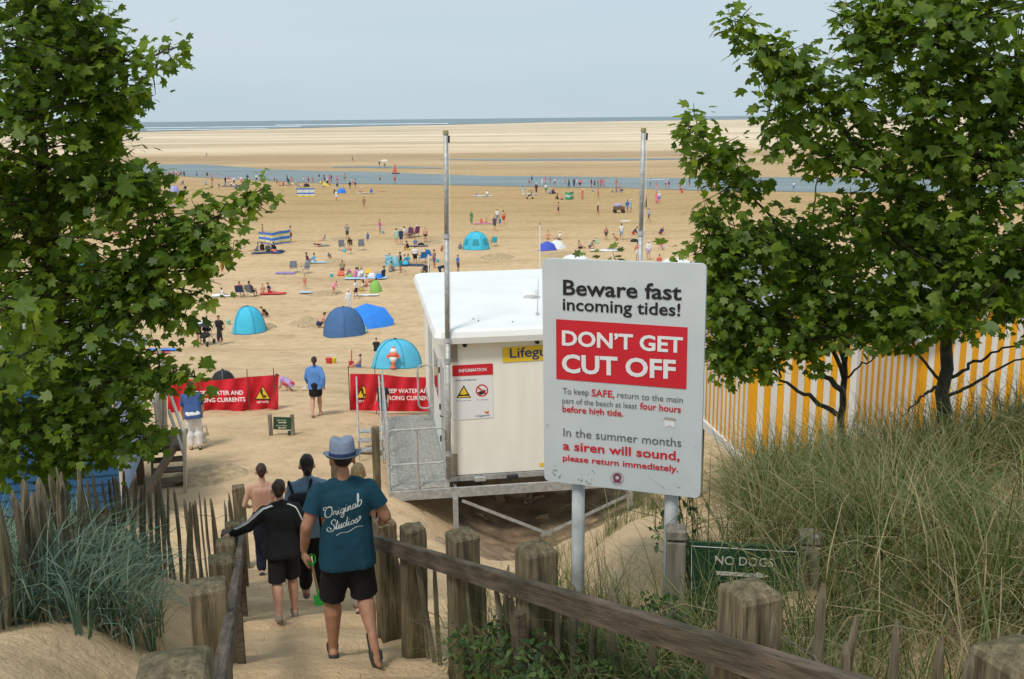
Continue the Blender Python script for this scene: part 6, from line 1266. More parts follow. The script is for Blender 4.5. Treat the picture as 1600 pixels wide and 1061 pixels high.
# trilby
def lathe(prof_, n, X, sq=(1, 1), pinch=None):
    V = []; F = []
    for r, z in prof_:
        for k in range(n):
            t = 2 * math.pi * k / n; v = Vector((r * sq[0] * math.cos(t), r * sq[1] * math.sin(t), z))
            if pinch: v = pinch(v, t, r, z)
            V.append(X @ v)
    for i in range(len(prof_) - 1):
        for k in range(n): F.append((i * n + k, i * n + (k + 1) % n, (i + 1) * n + (k + 1) % n, (i + 1) * n + k))
    F.append(tuple((len(prof_) - 1) * n + k for k in range(n))); return V, F
hx = MX @ Matrix.Translation((0, -.002, .958)) @ Matrix.Rotation(R(-5), 4, 'X')
def pin(v, t, r, z):
    if z > .045: v.z -= .012 * math.exp(-(v.x / .018) ** 2) * (1 if r < .05 else .4); 
    if r > .075: v.z += .016 * (abs(math.cos(t)) ** 2) - .004 + .012 * max(0, -math.sin(t))
    return v
V, F = lathe([(.088, .000), (.089, .003), (.074, .000), (.060, .002), (.0595, .016), (.058, .040), (.055, .066), (.049, .077), (.03, .079), (.006, .074)], 36, hx, (.92, 1.08), pin)
link('hat', mesh('hat', V, F, HATM, True), man)
V, F = lathe([(.0625, .003), (.0632, .004), (.0615, .018), (.060, .019)], 36, hx, (.92, 1.08)); hb = link('hat_band', mesh('hat_band', V, F, HATB, True), man)
# white script on the back of the shirt: hand-drawn strokes laid on the cloth
from mathutils.bvhtree import BVHTree
SCRIPT = {'O': [[(.9, 1.0), (.45, 1.25), (.05, .8), (.0, .3), (.3, 0), (.75, .2), (.85, .75), (.6, 1.15), (.25, 1.1), (.1, 1.25), (-.15, 1.15), (-.1, .9), (.1, .95)]], 'r': [[(0, .1), (.15, .55), (.2, .45), (.35, .5), (.33, .15), (.45, 0), (.6, .15)]], 'i': [[(0, .15), (.15, .5), (.12, .1), (.25, 0), (.4, .15)], [(.2, .72), (.24, .76)]],
          'g': [[(.45, .45), (.2, .5), (.05, .25), (.15, .02), (.38, .15), (.46, .5), (.4, -.35), (.2, -.55), (.05, -.35), (.3, -.1), (.6, .15)]], 'n': [[(0, .1), (.12, .5), (.1, 0), (.2, .4), (.35, .5), (.38, .1), (.5, 0), (.62, .15)]], 'a': [[(.42, .45), (.2, .5), (.05, .22), (.18, 0), (.36, .15), (.44, .5), (.42, .1), (.52, 0), (.62, .15)]], 'l': [[(0, .1), (.25, .7), (.28, 1.35), (.15, 1.3), (.12, .6), (.18, .05), (.32, 0), (.6, .3), (.55, .6), (.3, .65), (.2, .45)]],
          'S': [[(.85, .95), (.7, 1.25), (.4, 1.15), (.35, .85), (.65, .55), (.7, .2), (.4, -.05), (.0, .05), (-.2, .3), (0, .5), (.25, .35), (.3, .1)]], 't': [[(0, .1), (.2, .6), (.25, 1.0), (.15, .3), (.22, 0), (.4, .15)], [(.02, .68), (.42, .74)]], 'u': [[(0, .15), (.12, .5), (.1, .1), (.25, 0), (.42, .5), (.4, .08), (.5, 0), (.6, .15)]], 'd': [[(.42, .45), (.2, .5), (.05, .22), (.18, 0), (.36, .2), (.55, 1.1), (.44, .3), (.5, 0), (.62, .15)]],
          'o': [[(.25, .5), (.05, .3), (.12, .02), (.35, .1), (.38, .4), (.22, .5), (.35, .38), (.55, .42)]], 's': [[(0, .1), (.25, .55), (.35, .2), (.2, 0), (.05, .08), (.4, .1), (.6, .3), (.75, .55), (.6, .7), (.5, .5)]]}
ADV = dict(O=.95, r=.5, i=.36, g=.52, n=.56, a=.56, l=.5, S=.8, t=.36, u=.55, d=.58, o=.46, s=.5)
def script_line(word, org, ang, size):
    out = []; x = 0
    for ch in word:
        for st in SCRIPT[ch]:
            pts = np.array(st, float); pts[:, 0] += x + pts[:, 1] * .32
            # Catmull-Rom through the stroke
            Q = []
            for i in range(len(pts) - 1):
                p0 = pts[max(i - 1, 0)]; p1 = pts[i]; p2 = pts[i + 1]; p3 = pts[min(i + 2, len(pts) - 1)]
                for s in np.linspace(0, 1, 5, endpoint=False): Q.append(.5 * ((2 * p1) + (-p0 + p2) * s + (2 * p0 - 5 * p1 + 4 * p2 - p3) * s * s + (-p0 + 3 * p1 - 3 * p2 + p3) * s ** 3))
            Q.append(pts[-1]); Q = np.array(Q) * size; c, s_ = math.cos(ang), math.sin(ang)
            out.append(np.stack([org[0] + Q[:, 0] * c - Q[:, 1] * s_, org[1] + Q[:, 0] * s_ + Q[:, 1] * c], 1))
        x += ADV[ch]
    return out
def back_print(par, shirt, X, lines, m, w):
    bv = BVHTree.FromPolygons([v.co.copy() for v in shirt.data.vertices], [tuple(p.vertices) for p in shirt.data.polygons])
    dirv = (X.to_3x3() @ Vector((0, 1, 0))).normalized(); mb = MB()
    for L in lines:
        pts = []
        for x, z in L:
            h = bv.ray_cast(X @ Vector((x, -.4, z)), dirv)
            if h[0] is not None: pts.append((h[0] - dirv * .004, h[1]))
        for i in range(len(pts) - 1):
            a, b = pts[i][0], pts[i + 1][0]; d = (b - a)
            if d.length < 1e-5: continue
            wd = w * (.7 + .6 * abs(d.normalized().z)); s = d.normalized().cross(dirv).normalized() * wd; e = d * .25
            mb.quad(a - s - e * .4, a + s - e * .4, b + s + e * .4, b - s + e * .4)
    return mb.build('shirt_print', m, par)
ln = script_line('Original', (-.088, .700), R(17), .0365) + script_line('Studios', (-.078, .640), R(14), .0365) + [np.array([(-.045 + .014 * k, .624 + .004 * k + .004 * math.sin(k * 1.3)) for k in range(9)])]
back_print(man, mg['top'], MX, ln, mat('print_white', (.62, .66, .66), .7), .0024)
# boy in the black track jacket
bp_ = GH(449, 966); ps = pose('walk'); ps.update(knee=[(-.055, -.02, .285), (.055, .06, .285)], ank=[(-.058, -.15, .115), (.055, .035, .048)], elb=[(-.215, .03, .70), (.155, -.02, .655)], wri=[(-.330, .08, .640), (.165, .04, .53)], lean=5)
boy, BX, bpr, bg = near('person', 'boy in black track jacket with white sleeve stripes touching the left rail', bp_, 1.345, 16, ps, 'long', 'shorts', 'short', dict(skin=SKF, hair=HAIRBR, top=cloth('black_tracksuit', (.010, .010, .011)), bottom=BLKC, shoe=mat('sandal_beige', (.30, .26, .21), .8)), 1.03,
                        hands={0: ((-1, .2, -.3), (0, 0, -1), .4), 1: ((0, .06, -1), (-.9, .3, 0), .5)}, hem=.012, flare=1.8, headturn=R(-12))
STR = mat('stripe_white', (.72, .72, .72), .7)
def sleeve_stripes(par, garment, X, pts, offs, w, m):
    bv = BVHTree.FromPolygons([v.co.copy() for v in garment.data.vertices], [tuple(p.vertices) for p in garment.data.polygons])
    for o in offs:
        mb = MB(); Q = []
        A = np.array(pts, float); d = np.concatenate([[0], np.cumsum(np.linalg.norm(np.diff(A, axis=0), axis=1))])
        for s in np.linspace(0, d[-1], 26):
            p = Vector([np.interp(s, d, A[:, k]) for k in range(3)]) + Vector((0, o, 0))
            h = bv.find_nearest(X @ (p + Vector((-.01, -.02, .05))))
            if h[0] is not None: Q.append((h[0] + h[1] * .003, h[1]))
        for i in range(len(Q) - 1):
            d_ = (Q[i + 1][0] - Q[i][0])
            if d_.length < 1e-5: continue
            s0 = d_.normalized().cross(Q[i][1]).normalized() * w; mb.quad(Q[i][0] - s0, Q[i][0] + s0, Q[i + 1][0] + s0, Q[i + 1][0] - s0)
        mb.build('sleeve_stripe', m, par)
sleeve_stripes(boy, bg['top'], BX, [(-.055, -.01, .83), (-.11, -.02, .82), (-.215, .03, .71), (-.315, .075, .652)], (-.030, -.012, .006), .0032, STR)
sleeve_stripes(boy, bg['top'], BX, [(.055, -.01, .83), (.11, -.02, .82), (.158, -.02, .66)], (-.024, -.008), .0032, STR)
# bare-backed boy
sp_ = GH(419, 896); ps = pose('walk2'); ps.update(elb=[(-.16, -.01, .66), (.15, .0, .66)], wri=[(-.12, .10, .60), (.13, .09, .57)])
near('person', 'bare-backed boy with short brown hair ahead of the others', sp_, 1.46, 15, ps, 'none', 'trousers', 'short', dict(skin=SKF, hair=HAIRBR, bottom=cloth('navy_trousers', (.015, .017, .03)), shoe=SOLE), .95, voxel=.009)
# woman with black bun, denim shirt and rucksack
wp_ = GH(492, 940); ps = pose('walk')
wom, WX, wpr, wg = near('person', 'dark-haired woman with a bun in a denim shirt ahead of the man', wp_, 1.60, 14, ps, 'long', 'trousers', 'bun', dict(skin=SKF, hair=HAIRD, top=cloth('washed_denim', (.17, .27, .36)), bottom=BLKC, shoe=mat('flip_flop', (.25, .17, .12), .8)), 1.0, True, voxel=.009, hem=.006)
def rucksack(par, X):
    prims = [(Vector((-.045, -.10, .76)), Vector((.045, -.10, .76)), .045, .045), (Vector((-.05, -.105, .66)), Vector((.05, -.105, .66)), .052, .052)]
    rk = thing('rucksack', 'black rucksack on the back of the dark-haired woman', 'bag', X.translation)
    me = remesh(*caps(prims, 10), .012, 2); me.materials.append(BLKC); me.transform(X); link('bag', me, rk)
    for s in (-1, 1):
        mb = MB(); mb.tube([X @ Vector((s * .05, -.08, .79)), X @ Vector((s * .07, -.02, .855)), X @ Vector((s * .072, .05, .79)), X @ Vector((s * .06, .0, .66))], .016, 6); mb.build('strap', BLKC, rk)
rucksack(wom, WX @ Matrix.Translation((-.05, 0, 0)))
# small blond child in front of the man
kp_ = GH(570, 955); near('person', 'small blond child almost hidden in front of the man', kp_, 1.52, 14, pose('walk2'), 'tee', 'trousers', 'long', dict(skin=SKF, hair=HAIRBL, top=cloth('child_grey', (.2, .17, .14)), bottom=cloth('patterned_trousers', (.22, .19, .14), .25, .5), shoe=SOLE), 1.0, voxel=.010)
# green spade carried between the boy and the man
sa = P(488, 884, 9.6); sb = P(498, 930, 9.45); sp = thing('toy_spade', 'bright green toy spade with wooden shaft carried beside the man', 'spade', sb)
GRN = mat('spade_green', (.05, .55, .06), .35, .05); SHF = mat('spade_shaft', (.45, .29, .13), .6)
mb = MB(); mb.tube([sa, sb], .013, 8); mb.build('shaft', SHF, sp); dv_ = (sb - sa).normalized(); sx = Vector((1, .2, 0)).normalized()
mb = MB(); mb.tube([sa - dv_ * .11 - sx * .05, sa - dv_ * .11 + sx * .05], .012, 8); mb.tube([sa - dv_ * .11 - sx * .05, sa - dv_ * .05 - sx * .04, sa], .011, 6); mb.tube([sa - dv_ * .11 + sx * .05, sa - dv_ * .05 + sx * .04, sa], .011, 6); mb.build('grip', GRN, sp)
up_ = dv_.cross(sx); q = [sb - sx * .055, sb + sx * .055, sb + dv_ * .12 + sx * .062, sb + dv_ * .17 + sx * .03, sb + dv_ * .18, sb + dv_ * .17 - sx * .03, sb + dv_ * .12 - sx * .062]
mb = MB(); mb.prism(q, up_ * .012); mb.tube([sb - dv_ * .05, sb + dv_ * .05], [.018, .012], 8); mb.build('blade', GRN, sp)
# people near the banners
vx = .011
p_ = GH(495, 651); near('person', 'woman in blue shirt and black skirt walking barefoot past the banners', p_, 1.68, 4, pose('walk2'), 'long', 'skirt', 'pony', dict(skin=SKF, hair=HAIRBR, top=cloth('blue_shirt', (.10, .24, .56)), bottom=BLKC, shoe=SKF), 1.10, True, voxel=vx)
ps = pose('stoop'); ps.update(lean=30)
p_ = GH(306, 702); near('person', 'person in navy top and white trousers by the left hut steps', p_, 1.66, 20, ps, 'tee', 'trousers', 'short', dict(skin=SKF, hair=HAIRBR, top=cloth('navy_jersey', (.05, .10, .26)), bottom=cloth('white_linen', (.74, .73, .74)), shoe=SOLE), 1.12, voxel=vx)
p_ = GH(452, 611); ps = pose('crouch'); ps.update(lean=62, pel=(0, -.06, .2))
near('person', 'crouching child in pink tie-dye top digging beside the left banner', p_, 1.30, 80, ps, 'tee', 'shorts', 'short', dict(skin=SKF, hair=HAIRBR, top=mat('tie_dye', (.60, .14, .40), .8, .1, 12, col2=(.25, .45, .65)), bottom=cloth('red_shorts', (.55, .06, .12)), shoe=SKF), 1.0, voxel=vx)
finish_people()
# ------------------------------------------------------------------ things on the beach
def fab(name, c, r=.7): return mat('fabric_' + name, c, r, .06, 3)
FB = dict(turq=fab('turquoise', (.06, .48, .68)), sky=fab('sky_blue', (.10, .46, .66)), slate=fab('slate_blue', (.06, .14, .30)), blue=fab('bright_blue', (.03, .22, .72)), cobalt=fab('cobalt', (.06, .10, .50)), white=fab('white', (.74, .74, .73)), green=fab('green', (.03, .30, .13)), lime=fab('lime', (.25, .48, .10)), black=fab('black', (.02, .02, .022)), lilac=fab('lilac', (.36, .38, .66)), red=fab('red', (.60, .05, .05)), grey=fab('grey', (.16, .17, .19)), navy=fab('navy', (.03, .05, .12)), teal=fab('teal', (.03, .28, .34)), pink=fab('pink', (.65, .22, .35)), yellow=fab('yellow', (.75, .55, .04)), purple=fab('purple', (.30, .22, .48)), orange=fab('orange', (.70, .22, .05)), mint=fab('mint', (.25, .52, .42)), cream=fab('cream', (.66, .60, .48)), pale=fab('pale_blue', (.42, .55, .66)), maroon=fab('maroon', (.12, .03, .06)), coral=fab('coral', (.72, .17, .10)))
ALU = mat('chair_tube', (.30, .30, .31), .45, metal=.5)
def dome(name, label, x0, x1, yb, hpx, m, ribs=4, ribm=None, depth=1.0, peak=.35, face=0.0, open_=False, windows=0, cat='tent'):
    c = GH((x0 + x1) / 2, yb); k = mpp(c); W = (x1 - x0) * k / 2; H = hpx * k * 1.03; D = W * depth; c = Vector((c.x, c.y + D * .6, 0)); c.z = g1(c.x, c.y)
    t = thing(name, label, cat, c); n = ribs * 6; rows = 9
    def pt(a, v, lift=1.0):
        sc_ = 1 - .12 * (abs(math.sin(a * ribs / 2.0)) ** 1.0) * math.sin(math.pi * min(1, v * .9 + .1))
        r = math.cos(v * math.pi / 2) ** .80 * sc_ * lift; z = math.sin(v * math.pi / 2) ** (1.05) * lift
        x = W * r * math.cos(a); y = D * r * math.sin(a) + (D * peak * .4) * v; q = Vector((x, y, H * z)); q = rotz(face) @ q; q = q + c; q.z = max(q.z, g1(q.x, q.y) - .05) if v > 0 else g1(q.x, q.y) - .03
        return q
    V = []; F = []
    for i in range(rows + 1):
        for j in range(n): V.append(pt(2 * math.pi * j / n, i / rows * .985))
    for i in range(rows):
        for j in range(n): F.append((i * n + j, i * n + (j + 1) % n, (i + 1) * n + (j + 1) % n, (i + 1) * n + j))
    F.append(tuple(rows * n + j for j in range(n))); link('canopy', mesh('canopy', V, F, m, True), t)
    for j in range(ribs):
        a = 2 * math.pi * j / ribs; mb = MB(); mb.tube([pt(a, v, 1.012) for v in np.linspace(0, 1, 10)], .014, 5); mb.build('rib', ribm or m, t)
    for j in range(windows):
        a0 = 2 * math.pi * (ribs - windows + j - .0) / ribs + .22 - (.0); a1 = a0 + 2 * math.pi / ribs - .44; mb = MB()
        g = [[pt(a0 + (a1 - a0) * u, v, 1.02) for u in np.linspace(0.0 + v * .15, 1 - v * .15, 5)] for v in (.18, .3, .42)]
        VV = [p for row in g for p in row]; mb.add(VV, [(r * 5 + q, r * 5 + q + 1, (r + 1) * 5 + q + 1, (r + 1) * 5 + q) for r in range(2) for q in range(4)]); mb.build('window', FB['teal'], t)
    top = pt(0, 1); mb = MB(); mb.tube([top - Vector((0, 0, .03)), top + Vector((0, 0, .06))], [.05, .04], 8); mb.build('hub', FB['black'], t)
    mb = MB(); mb.tube([pt(2 * math.pi * j / n, 0) + Vector((0, 0, .05)) for j in range(n + 1)], .018, 4); mb.build('hem', ribm or m, t)
    return t, pt, c, k
dome('beach_tent', 'light blue pop-up tent beside the woman in black', 359, 412, 522, 40, FB['turq'], 5, FB['slate'], .85, .5, .3)
dome('beach_tent', 'slate blue dome tent next to the crouching man', 503, 568, 526, 43, FB['slate'], 4, FB['slate'], .9, .3, .2)
t_, pt_, c_, k_ = dome('beach_tent', 'turquoise tent with an orange fish hung on it', 576, 657, 575, 43, FB['sky'], 5, FB['teal'], .8, .3, .15)
# the inflatable fish hung on the tent
fx = thing('fish_toy', 'orange and white striped fish hanging on the turquoise tent', 'toy', c_ + Vector((0, -1.0, .3)))
fa = P(615, 541, c_.y - .85); fb = P(614, 576, c_.y - 1.15); fd = fb - fa; prof_ = [(0, .02), (.1, .10), (.3, .19), (.5, .17), (.7, .11), (.82, .05), (.92, .12), (1, .14)]
for i in range(len(prof_) - 1):
    mb = MB(); mb.tube([fa + fd * prof_[i][0], fa + fd * prof_[i + 1][0]], [prof_[i][1], prof_[i + 1][1]], 10); mb.build('fish_band', FB['white'] if i in (1, 3) else FB['coral'], fx, True)
for s in (-1, 1):
    mb = MB(); q = fa + fd * .42; mb.prism([q + Vector((s * .15, -.02, .06)), q + Vector((s * .30, -.02, .02)), q + Vector((s * .27, -.02, -.14)), q + Vector((s * .14, -.02, -.08))], Vector((0, .05, 0))); mb.build('fin', FB['coral'], fx)
dome('beach_tent', 'teal dome tent with dark windows right of the left flagpole', 723, 764.5, 391, 26, FB['turq'], 6, FB['teal'], .8, .2, 0.0, windows=3)
dome('beach_tent', 'small light blue tent by the far waterline', 526, 540, 302, 7, FB['blue'], 4, FB['blue'], .8, .3, .2)
dome('beach_tent', 'small lilac and blue tent far off by the left tree', 264, 279, 302, 11, FB['lilac'], 4, FB['cobalt'], .8, .3, .4)
dome('beach_tent', 'black tent behind the long red banner', 328, 366, 604, 24, FB['black'], 4, FB['grey'], .7, .3, .2)
dome('beach_tent', 'lime green pop-up shelter in the picnic group', 576, 598, 459, 17, FB['lime'], 4, FB['lime'], .8, .6, .9)
dome('beach_tent', 'small turquoise tent glimpsed through the left tree', 108, 128, 415, 12, FB['turq'], 4, FB['teal'], .8, .4, .3)
def parasol(label, px, py, r, m, tilt, az, ribs=8, stem=1.0, m2=None, drop=.30, name='parasol'):
    c = GH(px, py); t = thing(name, label, 'parasol', c); Xm = Matrix.Translation(c) @ Matrix.Rotation(R(az), 4, 'Z') @ Matrix.Rotation(R(tilt), 4, 'X') @ Matrix.Translation((0, 0, stem))
    n = ribs * 4; V = []; F = []
    for i in range(6):
        s = i / 5
        for j in range(n):
            a = 2 * math.pi * j / n; sc = 1 - .07 * abs(math.sin(a * ribs / 2)) * s; V.append(Xm @ Vector((r * s * sc * math.cos(a), r * s * sc * math.sin(a), -drop * r * s ** 1.7 - .03 * s * abs(math.sin(a * ribs / 2)))))
    for i in range(5):
        for j in range(n): F.append((i * n + j, i * n + (j + 1) % n, (i + 1) * n + (j + 1) % n, (i + 1) * n + j))
    link('canopy', mesh('canopy', V, F, m, True), t)
    for j in range(ribs):
        a = 2 * math.pi * j / ribs; mb = MB(); mb.tube([Xm @ Vector((r * s * math.cos(a), r * s * math.sin(a), -drop * r * s ** 1.7 - .012)) for s in (.02, .35, .7, 1.0)], .008, 4); mb.build('rib', ALU, t)
    mb = MB(); mb.tube([Xm @ Vector((0, 0, .05)), Xm @ Vector((0, 0, -stem * 1.05))], .018, 6); mb.build('pole', ALU, t)
    return t, Xm
bt, bX = parasol('bright blue beach shelter beside the slate blue tent', 577, 508, 1.55, FB['blue'], 38, 15, 8, .95, drop=.40)
for s, az in ((.5, 200), (.5, 340)):
    a = R(az); mb = MB(); mb.prism([bX @ Vector((1.45 * math.cos(a + d), 1.45 * math.sin(a + d), z)) for d, z in ((-.4, -.56), (.4, -.56), (.3, -1.1), (-.3, -1.1))], Vector((.01, .01, 0))); mb.build('side_flap', FB['blue'], bt)
parasol('cobalt blue parasol lying tilted beside the white post', 856, 393, .95, FB['cobalt'], 72, 12, 8, .25, drop=.3)
parasol('white parasol lying tilted beside the blue one', 872, 389, .98, FB['white'], 60, 35, 8, .32, drop=.25)
parasol('pale parasol carried far out on the sandbank', 601, 261.5, 1.1, FB['cream'], 5, 0, 8, 2.1)
parasol('white parasol top showing above the left of the tide sign', 899, 418, 1.2, FB['white'], 8, 0, 8, 1.1)
parasol('white parasol top showing above the right of the tide sign', 1057, 424, 1.3, FB['white'], 8, 0, 8, 1.1)
def stripe_mat(name, cols, z0, z1):
    m = bpy.data.materials.new(name); m.use_nodes = True; t = m.node_tree; b = t.nodes['Principled BSDF']; b.inputs['Roughness'].default_value = .75
    tc = t.nodes.new('ShaderNodeUVMap'); sx = t.nodes.new('ShaderNodeSeparateXYZ'); t.links.new(tc.outputs[0], sx.inputs[0]); r = t.nodes.new('ShaderNodeValToRGB'); r.color_ramp.interpolation = 'CONSTANT'
    for i, c in enumerate(cols):
        e = r.color_ramp.elements[i] if i < 2 else r.color_ramp.elements.new(i / len(cols)); e.position = i / len(cols); e.color = (*c, 1)
    t.links.new(sx.outputs['Y'], r.inputs[0]); t.links.new(r.outputs[0], b.inputs['Base Color']); return m
B_, Y_, W_, G_, Gr = (.04, .18, .58), (.70, .55, .10), (.66, .66, .62), (.03, .33, .15), (.25, .62, .45)
def windbreak(label, pts, hgt, cols, npoles=5, rise=0.0):
    A = [GH(*p) for p in pts]; t = thing('windbreak', label, 'windbreak', A[0], 'striped windbreaks'); n = 24; S = np.array([[a.x, a.y] for a in A]); d = np.concatenate([[0], np.cumsum(np.linalg.norm(np.diff(S, axis=0), axis=1))])
    V = []; F = []; UV = []
    for i in range(n + 1):
        s = d[-1] * i / n; x = np.interp(s, d, S[:, 0]); y = np.interp(s, d, S[:, 1]); sag = .05 * math.sin(math.pi * ((i / n * (npoles - 1)) % 1)); y += .12 * math.sin(math.pi * ((i / n * (npoles - 1)) % 1))
        for v in (0, .33, .66, 1.0): V.append((x, y, g1(x, y) + .04 + (hgt - sag + rise * i / n) * v)); UV.append((i / n, v))
    for i in range(n):
        for j in range(3): F.append((i * 4 + j, (i + 1) * 4 + j, (i + 1) * 4 + j + 1, i * 4 + j + 1))
    me = mesh('canvas', V, F, stripe_mat('windbreak_stripes', cols, 0, 1), True); uv = me.uv_layers.new(name='UVMap')
    for lp in me.loops: uv.data[lp.index].uv = UV[lp.vertex_index]
    link('canvas', me, t)
    for i in range(npoles):
        s = d[-1] * i / (npoles - 1); x = np.interp(s, d, S[:, 0]); y = np.interp(s, d, S[:, 1]); mb = MB(); mb.tube([(x, y - .02, g1(x, y) - .2), (x, y - .02, g1(x, y) + hgt + .1 + rise * i / (npoles - 1))], .018, 6); mb.build('pole', SHF, t)
windbreak('blue, yellow and white striped windbreak above the dark-clad group', [(405, 380), (425, 384), (454, 380)], 1.15, [B_, Y_, W_, B_, B_, W_, Y_, B_, B_], 5, .25)
windbreak('small blue and white striped windbreak by the far waterline', [(464, 308.5), (492, 308.5)], 1.5, [Y_, W_, B_, W_, W_, B_], 4)
windbreak('green striped windbreak by the far waterline', [(883, 312), (890, 313), (896, 311)], 1.15, [G_, G_, Gr, W_, Gr, G_, G_], 3)
def chair(label, px, py, m, face, frame=ALU, s=1.0, high=.52):
    c = GH(px, py); t = thing('camp_chair', label, 'chair', c, 'folding chairs on the beach'); X = Matrix.Translation(c) @ Matrix.Rotation(R(face), 4, 'Z') @ Matrix.Scale(s, 4); T = lambda x, y, z: X @ Vector((x, y, z))
    mb = MB(); mb.add([T(-.27, -.22, .40), T(.27, -.22, .40), T(.27, .24, .44), T(-.27, .24, .44), T(-.25, 0, .37), T(.25, 0, .37)], [(0, 1, 5, 4), (4, 5, 2, 3)]); mb.build('seat', m, t)
    mb = MB(); mb.prism([T(-.27, -.24, .42), T(.27, -.24, .42), T(.27, -.42, .42 + high), T(-.27, -.42, .42 + high)], X.to_3x3() @ Vector((0, -.02, 0))); mb.build('backrest', m, t)
    for q in (-.29, .29):
        mb = MB(); mb.tube([T(q, .24, .62), T(q, -.22, .0)], .013, 5); mb.build('leg', frame, t)
        mb = MB(); mb.tube([T(q, -.43, .45 + high), T(q, -.22, .40), T(q, .22, .0)], .013, 5); mb.build('leg', frame, t)
        mb = MB(); mb.box(T(q, 0, .63), (.06 * s, .46 * s, .025 * s), X.to_3x3() * (1 / s)); mb.build('armrest', FB['black'], t)
chair('grey camp chair with turquoise bag, left of the pair', 535, 392, FB['grey'], 200, high=.62)
chair('grey camp chair right of the pair with the turquoise bag', 565, 391, FB['grey'], 190, high=.62)
chair('dark camp chair left of the pair by the lilac towel', 459, 428, FB['grey'], 190); chair('dark camp chair right of the pair by the lilac towel', 477, 428, FB['grey'], 150)
chair('navy camp chair under the person in the coral vest', 376, 465, FB['navy'], 0); chair('dark camp chair under the person in the dark grey top', 393, 465, FB['grey'], -30)
chair('teal camp chair right of the teal dome tent', 771, 386, FB['teal'], 160)
chair('dark high-backed chair in the deck chair group, left', 641, 373, FB['maroon'], 170, high=.7); chair('dark high-backed chair in the deck chair group, right', 650, 371, FB['maroon'], 150, high=.7)
chair('bright blue beach chair above the cabin roof, left', 660, 412, FB['blue'], 30, s=1.1); chair('bright blue beach chair above the cabin roof, right', 674, 407, FB['blue'], -40, s=1.1)
chair('black folding chair at the cabin roof edge', 664, 434, FB['black'], 160); chair('small dark chair near the far lilac tent', 288, 299, FB['black'], 60)
def towel(label, px, py, w, d, m, rz=0, cat='towel', thick=.05, name='beach_towel'):
    c = GH(px, py); n = 6; V = []; F = []; rr2 = random.Random(int(px * 7 + py)); ca, sa_ = math.cos(R(rz)), math.sin(R(rz))
    for i in range(n + 1):
        for j in range(n + 1):
            x = w * (i / n - .5) + rr2.uniform(-.05, .05); y = d * (j / n - .5) + rr2.uniform(-.05, .05); X_, Y_2 = c.x + x * ca - y * sa_, c.y + x * sa_ + y * ca; V.append((X_, Y_2, g1(X_, Y_2) + .05 + rr2.uniform(0, thick)))
    for i in range(n):
        for j in range(n): F.append((i * (n + 1) + j, (i + 1) * (n + 1) + j, (i + 1) * (n + 1) + j + 1, i * (n + 1) + j + 1))
    tag(link(name, mesh(name, V, F, m, True)), label, cat, 'towels spread on the sand')
for a in [('lilac towel left of the two dark camp chairs', 446, 427.5, 1.6, .8, 'purple', 0), ('red towel under the navy-topped sitter', 426, 460.5, 1.9, .9, 'red', 5), ('white towel under the child in white', 350, 464, 1.8, .9, 'white', 0), ('pale towel on the far open sand by the person in blue', 570, 302.5, 3.4, 1.2, 'cream', 0), ('pale blue blanket beside the maroon-topped sitter', 496, 411, 2.2, 1.2, 'pale', 8), ('white towel spread above the tide sign', 945, 393, 2.8, 1.2, 'white', 0), ('dark towel with clothes above the tide sign', 962, 391, 1.6, .9, 'grey', 0),
          ('pale towel beside the far pushchair', 829, 304, 2.5, 1.4, 'cream', 0), ('dark blanket under the dark-clad group', 418, 396, 3.0, 1.3, 'navy', 0), ('white towel behind the bright blue shelter', 572, 463.5, 1.8, .7, 'white', 0), ('turquoise towel under the far group in the waterline', 362, 291.5, 4.0, 1.4, 'navy', 0), ('patchwork picnic blanket under the family group', 572, 437, 3.4, 1.0, 'pale', 0), ('pink towel in the group above the teal tent', 758, 350.5, 2.6, 1.2, 'pink', 0), ('blue striped towel glimpsed left of the hut post', 253, 548, 1.5, 1.2, 'blue', 20), ('red striped towel glimpsed left of the hut post', 246, 553, 1.3, 1.0, 'red', 20), ('dark blanket by the navy-topped standing pair', 653, 385, 2.0, .9, 'grey', 0), ('navy blanket above the cabin roof', 641, 415, 2.4, 1.1, 'navy', 0), ('white towel under the far sitters left of the flagpole', 755, 307, 3.2, 1.3, 'white', 0)]:
    towel(a[0], a[1], a[2], a[3], a[4], FB[a[5]], a[6])
def bag(label, px, py, w, h, m, name='beach_bag', cat='bag'):
    c = GH(px, py); t = thing(name, label, cat, c, 'bags on the sand'); prims = [(c + Vector((-w * .3, 0, h * .25)), c + Vector((w * .3, 0, h * .25)), w * .28, w * .28), (c + Vector((-w * .25, 0, h * .6)), c + Vector((w * .25, 0, h * .62)), w * .2, w * .2)]
    me = remesh(*caps(prims, 8), .06, 1); me.materials.append(m); link('body', me, t); mb = MB(); mb.tube([c + Vector((-w * .25, -.02, h * .7)), c + Vector((-w * .15, -.02, h * 1.05)), c + Vector((w * .15, -.02, h * 1.05)), c + Vector((w * .25, -.02, h * .7))], .02, 5); mb.build('handle', m, t)
